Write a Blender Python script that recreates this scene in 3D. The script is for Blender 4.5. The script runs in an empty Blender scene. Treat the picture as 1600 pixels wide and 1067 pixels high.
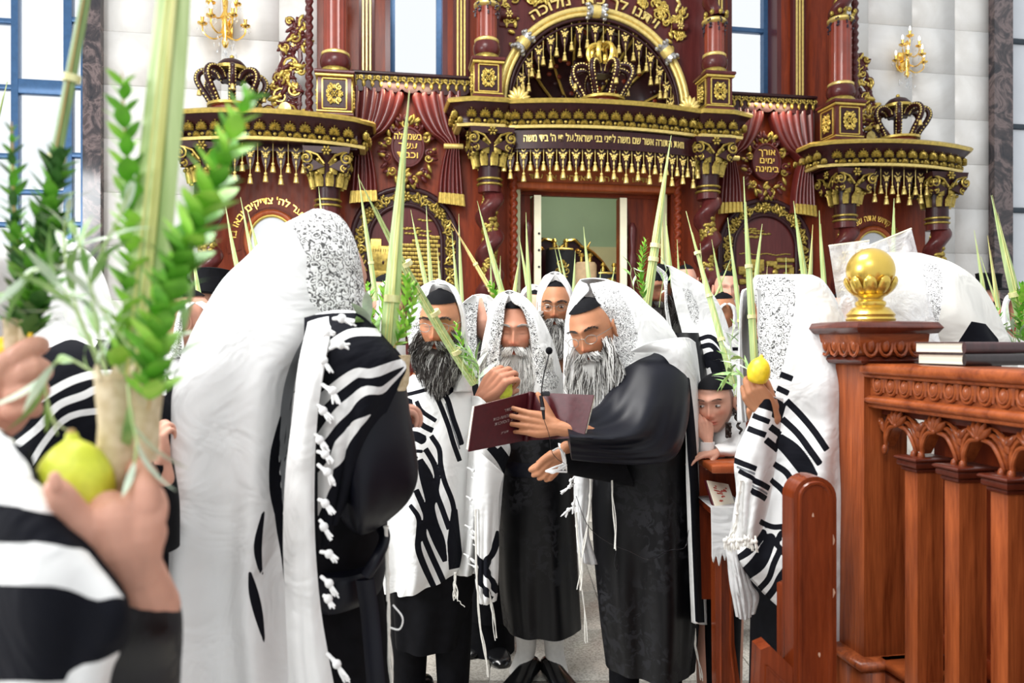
import bpy, math, random
import numpy as np
from mathutils import Vector, Matrix
R = math.radians; PI = math.pi
random.seed(7); rng = np.random.default_rng(7)
SC = bpy.context.scene; COL = SC.collection
# ---------------------------------------------------------------- camera, sky, lamps, exposure
F, CX, CY, CAMH = 1200.0, 800.0, 533.5, 1.5
cam = bpy.data.cameras.new('camera'); cam_o = bpy.data.objects.new('camera', cam); COL.objects.link(cam_o)
cam_o.location = (0, 0, CAMH); cam_o.rotation_euler = (PI/2, 0, 0)
cam.sensor_width = 36; cam.lens = 27; cam.clip_start = 0.05
cam.dof.use_dof = True; cam.dof.focus_distance = 3.4; cam.dof.aperture_fstop = 3.6
SC.camera = cam_o
w = bpy.data.worlds.new('sky'); SC.world = w; w.use_nodes = True
bg = w.node_tree.nodes['Background']; bg.inputs[0].default_value = (0.93, 0.965, 1.0, 1); bg.inputs[1].default_value = 0.70
def lamp(name, loc, target, size, power, color=(1, 1, 1), sy=None):
    l = bpy.data.lights.new(name, 'AREA'); l.size = size; l.energy = power; l.color = color
    if sy: l.shape = 'RECTANGLE'; l.size_y = sy
    o = bpy.data.objects.new(name, l); COL.objects.link(o); o.location = loc
    o.rotation_euler = (Vector(target) - Vector(loc)).to_track_quat('-Z', 'Y').to_euler(); return o
lamp('added_key_light', (-1.2, 2.6, 6.2), (0.6, 4.0, .6), 2.6, 270, (1, .98, .95), 2)  # unseen key light added from upper left to give the figures shape
lamp('added_rear_fill', (-1.5, -1.5, 5.0), (0.5, 6, 2.2), 2.2, 85, (1, .98, .95), 1.6)  # unseen soft fill added from behind the camera
lamp('side_window_light', (-5.5, 1.0, 3.2), (1.0, 3.2, 1.2), 2.4, 235, (.97, .99, 1))
lamp('ark_interior_lamp', (.95, 8.4, 3.45), (.95, 9.3, 2.4), .5, 16, (1, .96, .85))
for X_, Y_ in ((-1.02, 7.45), (2.78, 8.1)): lamp('cornice_downlight', (X_, Y_, 4.02), (X_, Y_+.15, 3.3), .5, 3.5, (1, .75, .5), .08)
lamp('lintel_downlight', (.95, 7.75, 3.6), (.95, 8.2, 2.9), 1.2, 6, (1, .72, .45), .08)
SC.view_settings.view_transform = 'Standard'; SC.view_settings.look = 'None'
SC.view_settings.gamma = 1.0; SC.view_settings.use_curve_mapping = False
SC.view_settings.exposure = 0.55
# ---------------------------------------------------------------- helpers
def at(px, py, Y): return Vector(((px-CX)*Y/F, Y, CAMH-(py-CY)*Y/F))
def empty(name, loc=(0, 0, 0), rz=0, parent=None):
    o = bpy.data.objects.new(name, None); COL.objects.link(o); o.location = loc; o.rotation_euler = (0, 0, rz)
    o.empty_display_size = .05
    if parent: o.parent = parent
    return o
def tag(o, label=None, cat=None, group=None, kind=None):
    if label: o['label'] = label
    if cat: o['category'] = cat
    if group: o['group'] = group
    if kind: o['kind'] = kind
    return o
WORLD_PARENTS = {}
def link(name, me, parent=None, local=False):
    """links a mesh; vertices are world coordinates unless local (then in the parent's frame)"""
    o = bpy.data.objects.new(name, me); COL.objects.link(o)
    if parent:
        o.parent = parent
        if not local: o.matrix_parent_inverse = world_of(parent).inverted()
    return o
def world_of(o):
    m = o.matrix_parent_inverse @ Matrix.LocRotScale(o.location, o.rotation_euler, o.scale) if o.parent else Matrix.LocRotScale(o.location, o.rotation_euler, o.scale)
    return world_of(o.parent) @ m if o.parent else m
class MB:
    def __init__(s): s.v = []; s.f = []; s.m = []; s.off = 0; s.attr = {}
    def add(s, verts, faces, mi=0):
        b = s.off; verts = np.asarray(verts, float).reshape(-1, 3); s.v.append(verts); s.off += len(verts)
        s.f += [tuple(i+b for i in f) for f in faces]; s.m += [mi]*len(faces); return s
    def box(s, c, d, mi=0, M=None, bev=0):
        x, y, z = d[0]/2, d[1]/2, d[2]/2
        if bev:
            b = min(bev, x*.9, y*.9, z*.9); V = []; 
            for zz, k in ((-z, b), (-z+b, 0), (z-b, 0), (z, b)):
                for a, e in ((-1, -1), (1, -1), (1, 1), (-1, 1)):
                    V.append((a*(x-k), e*(y-k), zz))
            f = [(3, 2, 1, 0), (12, 13, 14, 15)]
            for r in range(3):
                for i in range(4): f.append((r*4+i, r*4+(i+1) % 4, r*4+4+(i+1) % 4, r*4+4+i))
        else:
            V = [(a*x, e*y, g*z) for g in (-1, 1) for a, e in ((-1, -1), (1, -1), (1, 1), (-1, 1))]
            f = [(3, 2, 1, 0), (4, 5, 6, 7)]+[(i, (i+1) % 4, 4+(i+1) % 4, 4+i) for i in range(4)]
        V = [Vector(p) for p in V]
        if M is not None: V = [M @ p for p in V]
        return s.add([p+Vector(c) for p in V], f, mi)
    def span(s, x0, x1, y0, y1, z0, z1, mi=0, bev=0): return s.box(((x0+x1)/2, (y0+y1)/2, (z0+z1)/2), (abs(x1-x0), abs(y1-y0), abs(z1-z0)), mi, None, bev)
    def grid(s, P, mi=0, wu=False, wv=False):
        P = np.asarray(P); n, m = P.shape[:2]; F_ = []
        for i in range(n if wu else n-1):
            for j in range(m if wv else m-1):
                a, b = (i+1) % n, (j+1) % m; F_.append((i*m+j, i*m+b, a*m+b, a*m+j))
        return s.add(P.reshape(-1, 3), F_, mi)
    def tube(s, pts, r, n=8, mi=0, cap=True, flat=1.0, up=None):
        P = np.asarray([tuple(p) for p in pts], float); k = len(P)
        rr = np.full(k, r, float) if np.isscalar(r) else np.asarray(r, float)
        T = np.gradient(P, axis=0); T /= np.maximum(np.linalg.norm(T, axis=1)[:, None], 1e-9)
        u = np.cross(T[0], (0, 0, 1) if abs(T[0][2]) < .9 else (0, 1, 0)) if up is None else np.asarray(up, float)
        rows = []
        for i in range(k):
            u = u-T[i]*np.dot(u, T[i]); u /= max(np.linalg.norm(u), 1e-9); w_ = np.cross(T[i], u)
            a = np.arange(n)*2*PI/n
            rows.append(P[i]+rr[i]*(np.cos(a)[:, None]*u+flat*np.sin(a)[:, None]*w_))
        s.grid(np.array(rows), mi, wv=True)
        if cap:
            b = s.off-k*n
            s.f += [tuple(b+i for i in range(n))[::-1], tuple(b+(k-1)*n+i for i in range(n))]; s.m += [mi]*2
        return s
    def ball(s, c, r, nu=10, nv=7, mi=0, M=None):
        r = (r, r, r) if np.isscalar(r) else r; V = []; f = []
        for j in range(1, nv):
            t = PI*j/nv
            for i in range(nu): a = 2*PI*i/nu; V.append((r[0]*math.sin(t)*math.cos(a), r[1]*math.sin(t)*math.sin(a), r[2]*math.cos(t)))
        V += [(0, 0, r[2]), (0, 0, -r[2])]; T, B = len(V)-2, len(V)-1
        for j in range(nv-2):
            for i in range(nu): k = (i+1) % nu; f.append((j*nu+i, (j+1)*nu+i, (j+1)*nu+k, j*nu+k))
        for i in range(nu): k = (i+1) % nu; f += [(T, i, k), (B, (nv-2)*nu+k, (nv-2)*nu+i)]
        V = np.array(V)
        if M is not None: V = V @ np.array(M.to_3x3()).T
        return s.add(V+np.array(tuple(c)), f, mi)
    def lathe(s, prof, c=(0, 0, 0), n=20, mi=0, wob=None):
        a = np.arange(n)*2*PI/n; rows = []
        for i, (r, z) in enumerate(prof):
            rad = r*(1+wob(a, z)) if wob else r
            rows.append(np.stack([c[0]+rad*np.cos(a), c[1]+rad*np.sin(a), np.full(n, c[2]+z)], 1))
        s.grid(np.array(rows), mi, wv=True); b = s.off-len(prof)*n
        s.f += [tuple(b+i for i in range(n))[::-1], tuple(b+(len(prof)-1)*n+i for i in range(n))]; s.m += [mi]*2
        return s
    def prism(s, poly, y0, y1, mi=0, M=None):
        n = len(poly); V = [(p[0], y0, p[1]) for p in poly]+[(p[0], y1, p[1]) for p in poly]
        f = [tuple(range(n)), tuple(range(2*n-1, n-1, -1))]+[(i, i+n, (i+1) % n+n, (i+1) % n) for i in range(n)]
        if M is not None: V = [M @ Vector(p) for p in V]
        return s.add([tuple(p) for p in V], f, mi)
    def sweep(s, path, prof, mi=0):
        """profile (out, z) swept along a plan path (x, y); out is to the right of travel = towards -y when going +x"""
        P = np.asarray(path, float); T = np.gradient(P, axis=0); T /= np.linalg.norm(T, axis=1)[:, None]
        N = np.stack([T[:, 1], -T[:, 0]], 1)
        rows = [[(P[i][0]+N[i][0]*o, P[i][1]+N[i][1]*o, z) for o, z in prof] for i in range(len(P))]
        s.grid(np.array(rows), mi, wv=True); k = len(prof); b = s.off-len(P)*k
        s.f += [tuple(b+i for i in range(k)), tuple(b+(len(P)-1)*k+i for i in range(k))[::-1]]; s.m += [mi]*2
        return s
    def merge(s, o, M=None):
        V = np.concatenate(o.v) if o.v else np.zeros((0, 3))
        if M is not None: M = np.array(M); V = V @ M[:3, :3].T+M[:3, 3]
        b = s.off; s.v.append(V); s.off += len(V); s.f += [tuple(i+b for i in f) for f in o.f]; s.m += o.m; return s
    def mesh(s, name, mats, smooth=True):
        me = bpy.data.meshes.new(name); V = np.concatenate(s.v)
        lens = np.array([len(f) for f in s.f], np.int32); loops = np.fromiter((i for f in s.f for i in f), np.int32)
        me.vertices.add(len(V)); me.vertices.foreach_set('co', V.astype(np.float32).ravel())
        me.loops.add(len(loops)); me.loops.foreach_set('vertex_index', loops)
        me.polygons.add(len(lens)); me.polygons.foreach_set('loop_start', np.concatenate([[0], np.cumsum(lens)[:-1]]).astype(np.int32))
        for m in (mats if isinstance(mats, (list, tuple)) else [mats]): me.materials.append(m)
        me.polygons.foreach_set('material_index', np.array(s.m, np.int32))
        me.update(calc_edges=True); me.validate()
        if smooth:
            me.polygons.foreach_set('use_smooth', [True]*len(me.polygons))
            try: me.set_sharp_from_angle(angle=R(50))
            except Exception: pass
        for k, a in s.attr.items():
            at_ = me.attributes.new(k, 'FLOAT', 'POINT'); at_.data.foreach_set('value', np.asarray(a, np.float32))
        return me
    def build(s, name, mats, parent=None, local=False, smooth=True):
        return link(name, s.mesh(name, mats, smooth), parent, local)
def spl(P, n):
    """Catmull-Rom through P (k, ...) resampled to n rows"""
    P = np.asarray(P, float); k = len(P)
    if k == 2: t = np.linspace(0, 1, n).reshape((-1,)+(1,)*(P.ndim-1)); return P[0]*(1-t)+P[1]*t
    Q = np.concatenate([[2*P[0]-P[1]], P, [2*P[-1]-P[-2]]]); t = np.linspace(0, k-1, n); i = np.minimum(t.astype(int), k-2)
    u = (t-i).reshape((-1,)+(1,)*(P.ndim-1)); a, b, c, d = Q[i], Q[i+1], Q[i+2], Q[i+3]
    return .5*((2*b)+(-a+c)*u+(2*a-5*b+4*c-d)*u*u+(-a+3*b-3*c+d)*u**3)
def W(px, py, Y): return np.stack([(px-CX)*Y/F, Y*np.ones_like(px), CAMH-(py-CY)*Y/F], -1)
def dup(o, parent=None, loc=None, rot=None, scale=None):
    c = o.copy(); COL.objects.link(c)
    if parent is not None: c.parent = parent
    if loc is not None: c.location = loc
    if rot is not None: c.rotation_euler = rot
    if scale is not None: c.scale = scale
    return c
# ---------------------------------------------------------------- materials
class NT:
    def __init__(s, name):
        s.mat = bpy.data.materials.new(name); s.mat.use_nodes = True; s.t = s.mat.node_tree; s.b = s.t.nodes['Principled BSDF']
    def n(s, ty, ins=None, **kw):
        nd = s.t.nodes.new(ty)
        for k, v in kw.items(): setattr(nd, k, v)
        for k, v in (ins or {}).items():
            if isinstance(v, bpy.types.NodeSocket): s.t.links.new(v, nd.inputs[k])
            else: nd.inputs[k].default_value = v
        return nd
    def l(s, a, k): s.t.links.new(a, s.b.inputs[k])
    def co(s, sc=(1, 1, 1), kind='Object'):
        return s.n('ShaderNodeMapping', {'Vector': s.n('ShaderNodeTexCoord').outputs[kind], 'Scale': sc}).outputs[0]
    def ramp(s, fac, stops):
        r = s.n('ShaderNodeValToRGB', {'Fac': fac}); e = r.color_ramp.elements
        while len(e) < len(stops): e.new(.5)
        for q, (p, c) in zip(e, stops): q.position = p; q.color = tuple(c)+(1,) if len(c) == 3 else c
        return r.outputs[0]
    def bump(s, h, st=.3, d=.01):
        s.l(s.n('ShaderNodeBump', {'Height': h, 'Strength': st, 'Distance': d}).outputs[0], 'Normal')
    def noise(s, vec, sc=5, det=3, rough=.5, dist=0):
        return s.n('ShaderNodeTexNoise', {'Vector': vec, 'Scale': sc, 'Detail': det, 'Roughness': rough, 'Distortion': dist}).outputs[0]
def plain(name, c, rough=.5, metal=0, var=.12, nsc=20, bump=0, coat=0, **kw):
    m = NT(name); m.b.inputs['Roughness'].default_value = rough; m.b.inputs['Metallic'].default_value = metal
    m.b.inputs['Coat Weight'].default_value = coat
    nz = m.noise(m.co(), nsc, 3); lo = [x*(1-var) for x in c]; hi = [min(1, x*(1+var)) for x in c]
    m.l(m.ramp(nz, [(.3, lo), (.7, hi)]), 'Base Color')
    if bump: m.bump(nz, bump, .004)
    for k, v in kw.items(): m.b.inputs[k.replace('_', ' ')].default_value = v
    return m.mat
def wood(name, c1, c2, sc=(14, 14, 1.2), rough=.32, coat=.35, bump=.05):
    m = NT(name); v = m.co(sc); nz = m.noise(v, 1.6, 6, .62, .6); n2 = m.noise(m.co(tuple(x*6 for x in sc)), 2, 3)
    mx = m.n('ShaderNodeMath', {0: nz, 1: n2}, operation='MULTIPLY_ADD'); mx.inputs[2].default_value = 0
    mm = m.n('ShaderNodeMath', {0: nz, 1: .75}, operation='MULTIPLY'); ad = m.n('ShaderNodeMath', {0: mm.outputs[0], 1: m.n('ShaderNodeMath', {0: n2, 1: .25}, operation='MULTIPLY').outputs[0]}, operation='ADD')
    m.l(m.ramp(ad.outputs[0], [(.32, c1), (.68, c2)]), 'Base Color')
    m.b.inputs['Roughness'].default_value = rough; m.b.inputs['Specular IOR Level'].default_value = .22; m.b.inputs['Coat Weight'].default_value = coat; m.b.inputs['Coat Roughness'].default_value = .15
    m.bump(ad.outputs[0], bump, .01); return m.mat
MT = {}
MT['mahogany'] = wood('mahogany', (.085, .011, .003), (.23, .034, .007), rough=.42, coat=.06)
MT['mahogany_light'] = wood('mahogany_light', (.24, .045, .012), (.42, .10, .028), coat=.15)
MT['plum'] = wood('plum_wood', (.016, .003, .004), (.035, .008, .009), rough=.38, coat=.1)
MT['plum_light'] = wood('plum_wood_light', (.055, .009, .009), (.10, .02, .018), coat=.15)
MT['gold'] = plain('gold_paint', (.55, .40, .09), .36, .55, .22, 30, .15)
MT['gold_pale'] = plain('gold_pale', (.72, .55, .18), .34, .5, .15, 30)
MT['gold_bright'] = plain('gold_bright', (.95, .60, .14), .2, .9, .1, 30)
MT['gold_olive'] = plain('gold_olive', (.34, .245, .05), .36, .6, .35, 40, .2)
MT['brass'] = plain('brass', (.72, .50, .10), .26, .8, .12, 12)
MT['black_gloss'] = plain('black_gloss', (.012, .011, .014), .2, 0, .1)
MT['crystal'] = plain('crystal', (.92, .94, .96), .08, 0, .02, 20, Transmission_Weight=.85, IOR=1.45)
MT['silver'] = plain('silver_trim', (.45, .44, .42), .3, .7, .3, 40)
m = NT('stone_tile'); v = m.n('ShaderNodeVectorMath', {0: m.co(), 1: m.n('ShaderNodeVectorMath', {0: m.n('ShaderNodeObjectInfo').outputs['Location'], 'Scale': 3.7}, operation='SCALE').outputs[0]}, operation='ADD').outputs[0]; nz = m.noise(v, 2.2, 6, .6, .8)
oi = m.n('ShaderNodeObjectInfo').outputs['Random']
mixc = m.n('ShaderNodeMix', {'Factor': oi}, data_type='RGBA'); 
m.t.links.new(m.ramp(nz, [(.3, (.60, .57, .53)), (.55, (.72, .70, .665)), (.8, (.79, .775, .745))]), mixc.inputs[6])
m.t.links.new(m.ramp(nz, [(.3, (.66, .635, .59)), (.7, (.77, .755, .73))]), mixc.inputs[7]); m.l(mixc.outputs[2], 'Base Color')
m.b.inputs['Roughness'].default_value = .32; MT['tile'] = m.mat
MT['grout'] = plain('grout', (.50, .48, .45), .8)
m = NT('dark_marble'); v = m.co(); nz = m.noise(v, 3.2, 8, .65, 2.2)
m.l(m.ramp(nz, [(.3, (.012, .014, .02)), (.46, (.05, .04, .042)), (.56, (.17, .125, .12)), (.62, (.06, .045, .045)), (.8, (.11, .08, .08))]), 'Base Color')
m.b.inputs['Roughness'].default_value = .12; MT['marble'] = m.mat
m = NT('floor_stone'); v = m.n('ShaderNodeVectorMath', {0: m.co(), 1: m.n('ShaderNodeVectorMath', {0: m.n('ShaderNodeObjectInfo').outputs['Location'], 'Scale': 3.7}, operation='SCALE').outputs[0]}, operation='ADD').outputs[0]; br = m.n('ShaderNodeTexVoronoi', {'Vector': v, 'Scale': 90}); nz = m.noise(v, 3, 5, .6)
m.l(m.ramp(m.n('ShaderNodeMath', {0: br.outputs['Distance'], 1: nz}, operation='MULTIPLY').outputs[0], [(0, (.30, .28, .24)), (.35, (.58, .55, .49))]), 'Base Color')
m.b.inputs['Roughness'].default_value = .22; MT['floor'] = m.mat
MT['blue_frame'] = plain('blue_frame', (.045, .115, .24), .35, .3, .1)
MT['dark_frame'] = plain('dark_frame', (.03, .042, .055), .35, .4, .1)
m = NT('clear_pane'); m.b.inputs['Alpha'].default_value = .12; m.b.inputs['Roughness'].default_value = .05; m.b.inputs['Base Color'].default_value = (.9, .95, 1, 1); MT['pane'] = m.mat
MT['frosted'] = plain('frosted_pane', (.60, .62, .65), .3, 0, .04, 3)
MT['green_wall'] = plain('green_wall', (.35, .50, .34), .7, 0, .05, 2)
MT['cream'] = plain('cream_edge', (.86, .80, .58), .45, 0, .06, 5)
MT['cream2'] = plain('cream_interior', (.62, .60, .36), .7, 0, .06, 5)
MT['velvet'] = plain('black_velvet', (.008, .010, .012), .8, 0, .3)
MT['beige'] = plain('beige_cloth', (.62, .44, .25), .8, 0, .15, 15)
# Hebrew lettering: glyph runs laid right-to-left
def text_mb(s, h, depth, mi=0):
    cu = bpy.data.curves.new('t', 'FONT'); cu.body = s[::-1]; cu.size = h/.7; cu.extrude = depth/2; cu.resolution_u = 2; cu.align_x = 'CENTER'; cu.offset = h*.018
    o = bpy.data.objects.new('t', cu); COL.objects.link(o); dg = bpy.context.evaluated_depsgraph_get()
    me = bpy.data.meshes.new_from_object(o.evaluated_get(dg)); V = np.zeros(len(me.vertices)*3); me.vertices.foreach_get('co', V); V = V.reshape(-1, 3)
    f = [tuple(p.vertices) for p in me.polygons]; COL.objects.unlink(o); bpy.data.objects.remove(o); bpy.data.meshes.remove(me); bpy.data.curves.remove(cu)
    return V, f     # x right, y up, z out
# ================================================================ THE ARK'S FRAME OF REFERENCE (the far wall is turned 9.5 degrees)
AA = R(9.5); AC, AS = math.cos(AA), math.sin(AA); AO = Vector((.831, 7.9835, 0))
def L(px, py, yl=0):
    rx = (px-CX)/F; x = (rx*(AO.y+yl*AC)-AO.x+yl*AS)/(AC-rx*AS); return x, CAMH-(py-CY)/F*(AO.y+x*AS+yl*AC)
def AW(x, y, z): return Vector((AO.x+x*AC-y*AS, AO.y+x*AS+y*AC, z))
def anchor(name, kind=None):
    o = empty(name, AO, AA)
    if kind: o['kind'] = kind
    return o
# ---------------------------------------------------------------- floor
fl = MB(); fl.span(-9, 9, -1.5, 11, -.12, -.012); floor = fl.build('floor', MT['grout'], smooth=False); tag(floor, kind='structure')
t0 = MB(); t0.box((0, 0, -.006), (.594, .594, .012), 0, None, .002); tile_me = t0.mesh('floor_tile', MT['floor'], False)
for i in range(-5, 6):
    for j in range(3, 12):
        if abs(i*.6) < j*.6*.75+.6:
            o = link('floor_tile', tile_me, floor, True); o.location = (i*.6+.2, j*.6+.1, 0)
# ---------------------------------------------------------------- far wall with its stone tiles
wall = anchor('wall_back', 'structure'); YB = .32
b = MB()
for x0, x1 in ((-4.86, -2.3), (2.3, 5.05)): b.span(x0, x1, YB+.02, YB+.3, 0, 6.2)
b.span(-2.3, 2.3, YB+.02, YB+.3, 0, .3)
b.build('wall_core', MT['grout'], wall, True, False)
TW, TH = .56, .525
tm = MB().box((0, 0, 0), (TW-.003, .03, TH-.003), 0, None, .0015).mesh('stone_tile', MT['tile'], False)
for side in (0, 1):
    for i in range(5):
        for k in range(12):
            x = (-4.86+TW/2+i*TW) if side == 0 else (5.05-TW/2-i*TW)
            if abs(x) < 2.3: continue
            z = L(157, 48, YB)[1]-TH/2+(3-k)*TH if side == 0 else L(1555, 52, YB)[1]-TH/2+(3-k)*TH
            if z < 0: continue
            o = link('stone_tile', tm, wall, True); o.location = (x, YB+.005+random.uniform(-.0015, .0015), z)
# marble pilasters
for n, (pa, pb) in enumerate(((129, 157), (1554, 1583))):
    xa = L(pa, 300, YB-.1)[0]; xb = L(pb, 300, YB-.1)[0]
    b = MB().span(xa, xb, YB-.1, YB+.3, 0, 6.2, 0, .01)
    tag(b.build('trim_%d' % (n+1), MT['marble'], None, False), kind='structure'); bpy.data.objects['trim_%d' % (n+1)].location = AO; bpy.data.objects['trim_%d' % (n+1)].rotation_euler = (0, 0, AA)
# left window: blue frame, blown-out sky behind
def bars(win, vs, hs, mat, y=YB, t=.08):
    for (pa, pb, ya, yb) in vs:
        xa, xb = L(pa, 200, y)[0], L(pb, 200, y)[0]
        MB().span(xa, xb, y, y+t, max(0, L(pa, yb, y)[1]), L(pa, ya, y)[1], 0, .006).build('mullion', mat, win, True)
    for (ya, yb, pa, pb) in hs:
        xa, xb = L(pa, 200, y)[0], L(pb, 200, y)[0]; pm = (pa+pb)/2
        MB().span(xa, xb, y+.004, y+t-.004, L(pm, yb, y)[1], L(pm, ya, y)[1], 0, .006).build('glazing_bar', mat, win, True)
w1 = anchor('window_1', 'structure')
bars(w1, [(17, 28, -60, 900), (99, 112, -60, 900), (126, 131, -60, 900), (-60, -50, -60, 900)],
     [(124, 147, 26, 101), (296, 304, 26, 101), (452, 462, 26, 101)]+[(a, a+8, p, q) for a in (26, 130, 238, 346, 456) for p, q in ((-52, 18), (110, 128))], MT['blue_frame'])
MB().span(L(-60, 0, YB+.04)[0], L(128, 0, YB+.04)[0], YB+.036, YB+.044, 0, 6.0).build('pane', MT['pane'], w1, True)
w2 = anchor('window_2', 'structure')
bars(w2, [(1571, 1580, -60, 800), (1665, 1675, -60, 800)], [(a, a+8, 1578, 1668) for a in (62, 195, 325, 455)], MT['dark_frame'])
MB().span(L(1575, 0, YB+.04)[0], L(1670, 0, YB+.04)[0], YB+.036, YB+.05, 0, 6.0).build('pane', MT['frosted'], w2, True)
# ================================================================ THE CARVED ARK (built in the far wall's frame; x along, -y towards the hall, z up)
ark = anchor('torah_ark'); tag(ark, 'huge carved mahogany and gold ark covering the far wall', 'ark')
MG, ML, PL, PLL, GO, GP, GOL = MT['mahogany'], MT['mahogany_light'], MT['plum'], MT['plum_light'], MT['gold'], MT['gold_pale'], MT['gold_olive']
def P_(name, mb, mats, parent=ark, **k):
    o = mb.build(name, mats, parent, True, **k)
    if name in ('lettering', 'gilt_scrollwork', 'gilt_fringe'): o['kind'] = 'stuff'
    return o
# --- little ornaments (x, z plane, front at y)
def fan(b, cx, cz, r, y, n=7, mi=0, a0=0.0, a1=PI, dep=.025):
    for i in range(n):
        a = a0+(a1-a0)*(i+.5)/n; l = r*(.75+.25*math.sin(a)); M = Matrix.Rotation(-a, 3, 'Y')
        b.ball((cx+math.cos(a)*l*.5, y-dep*.4, cz+math.sin(a)*l*.5), (l*.52, dep, r*1.5/n), 6, 4, mi, M)
    b.ball((cx, y-dep*.5, cz), (r*.16, dep, r*.16), 6, 4, mi)
def spiral(b, cx, cz, r, y, turns=1.4, hand=1, a0=0, th=.012, mi=0, tail=None):
    n = int(9*turns)+3; pts = []
    for i in range(n):
        t = i/(n-1); q = r*(1-t)**.8+.006; a = a0+hand*turns*2*PI*t; pts.append((cx+q*math.cos(a), y-.006, cz+q*math.sin(a)))
    if tail: pts = [(tx, y, tz) for tx, tz in tail]+pts
    b.tube(pts, [th*(1-.4*i/len(pts)) for i in range(len(pts))], 5, mi); b.ball((cx, y-.01, cz), th*1.5, 6, 4, mi)
def leaf(b, x, z, l, a, y, wd=.35, dep=.018, mi=0):
    M = Matrix.Rotation(-a, 3, 'Y'); b.ball((x+math.cos(a)*l/2, y-dep*.4, z+math.sin(a)*l/2), (l/2, dep, l*wd/2), 6, 4, mi, M)
def rosette(b, cx, cz, r, y, n=6, mi=0):
    for i in range(n): leaf(b, cx+.25*r*math.cos(2*PI*i/n), cz+.25*r*math.sin(2*PI*i/n), r*.8, 2*PI*i/n, y, .7, .014, mi)
    b.ball((cx, y-.016, cz), r*.25, 6, 5, mi)
def foliage(b, x0, z0, w_, h_, y, n, seed, mi=0, inside=None, sc=1.0):
    """a spray of scrolls and leaves filling a field"""
    r_ = random.Random(seed)
    for i in range(n):
        x, z = x0+r_.random()*w_, z0+r_.random()*h_
        if inside and not inside(x, z): continue
        spiral(b, x, z, sc*r_.uniform(.025, .045), y, 1.2, r_.choice((-1, 1)), r_.uniform(0, 6), .009*sc, mi)
        for k in range(2): leaf(b, x, z, sc*r_.uniform(.05, .08), r_.uniform(0, 6.3), y, .4, .014, mi)
# --- tassel mesh, copied everywhere
tb = MB(); tb.lathe([(.004, 0), (.012, -.006), (.016, -.018), (.008, -.03), (.017, -.036), (.024, -.08), (.026, -.092), (.001, -.092)], n=8)
tb.tube([(0, 0, 0), (0, 0, .12)], .0035, 5); TAS = tb.mesh('tassel', GP)
tb = MB(); tb.lathe([(.004, 0), (.012, -.006), (.016, -.018), (.008, -.03), (.017, -.036), (.024, -.08), (.026, -.092), (.001, -.092)], n=8)
tb.tube([(0, 0, 0), (0, 0, .2)], .0035, 5); TASL = tb.mesh('tassel_long', GP)
def drop_mesh():     # pendant of the lambrequin: dark tongue with a gold flower hanging from a bow
    b = MB(); b.prism([(-.038, 0), (.038, 0), (.038, -.10), (.028, -.15), (.012, -.19), (0, -.215), (-.012, -.19), (-.028, -.15), (-.038, -.10)], 0, .02, 0)
    for s_ in (-1, 1): b.tube([(0, -.008, -.03), (s_*.013, -.01, -.015), (s_*.022, -.008, -.002)], [.007, .006, .004], 5, 1); leaf(b, s_*.012, -.06, .04, R(90+s_*-50), -.004, .5, .01, 1)
    b.ball((0, -.006, -.075), (.02, .014, .026), 8, 5, 1)
    for k in range(5): leaf(b, 0, -.075, .032, R(72*k+90), -.006, .6, .012, 1)
    leaf(b, 0, -.11, .05, R(-90), -.004, .45, .012, 1); b.ball((0, -.006, -.17), (.008, .008, .013), 6, 4, 1)
    return b.mesh('pendant', [PL, GP])
DROP = drop_mesh()
def place(name, me, parent, x, y, z, rz=0):
    o = bpy.data.objects.new(name, me); COL.objects.link(o); o.parent = parent; o.location = (x, y, z); o.rotation_euler = (0, 0, rz); return o
# --- body panels with openings
b = MB(); y0, y1 = 0, .30
for s in (-1, 1):
    X = lambda a, c_: (min(s*a, s*c_), max(s*a, s*c_))
    for a, c_, z0, z1 in ((.86, 2.78, 0, 4.1), (2.12, 2.78, 4.1, 6.2), (1.04, 1.5, 4.1, 6.2), (2.6, 3.86, 0, 3.45)):
        xa, xb = X(a, c_); b.span(xa, xb, y0, y1, z0, z1)
b.span(-.95, .95, .1, .3, 3.22, 3.6); b.span(-1.1, 1.1, .55, .6, 3.6, 6.2)
P_('back_panel', b, MG)
b = MB()
for s in (-1, 1):                       # recess beside the doorway and its lining
    b.span(s*.86, s*.9, -.02, .9, 0, 3.3); b.span(-.86 if s < 0 else .40, -.63 if s < 0 else .86, .12, .16, 0, 3.05)
b.span(-.86, .86, .1, .16, 3.02, 3.22)
P_('doorway_lining', b, MG)
b = MB(); b.span(-.95, .95, 1.7, 1.75, 0, 3.6, 0); P_('recess_wall', b, MT['green_wall'])
b = MB()
for s in (-1, 1): b.span(s*.95, s*.99, .3, 1.75, 0, 3.5)
b.span(-.99, .99, .3, 1.75, 3.5, 3.54); b.span(-.95, .95, 1.68, 1.7, 2.0, 2.70)
P_('recess_lining', b, MT['cream2'])
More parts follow.
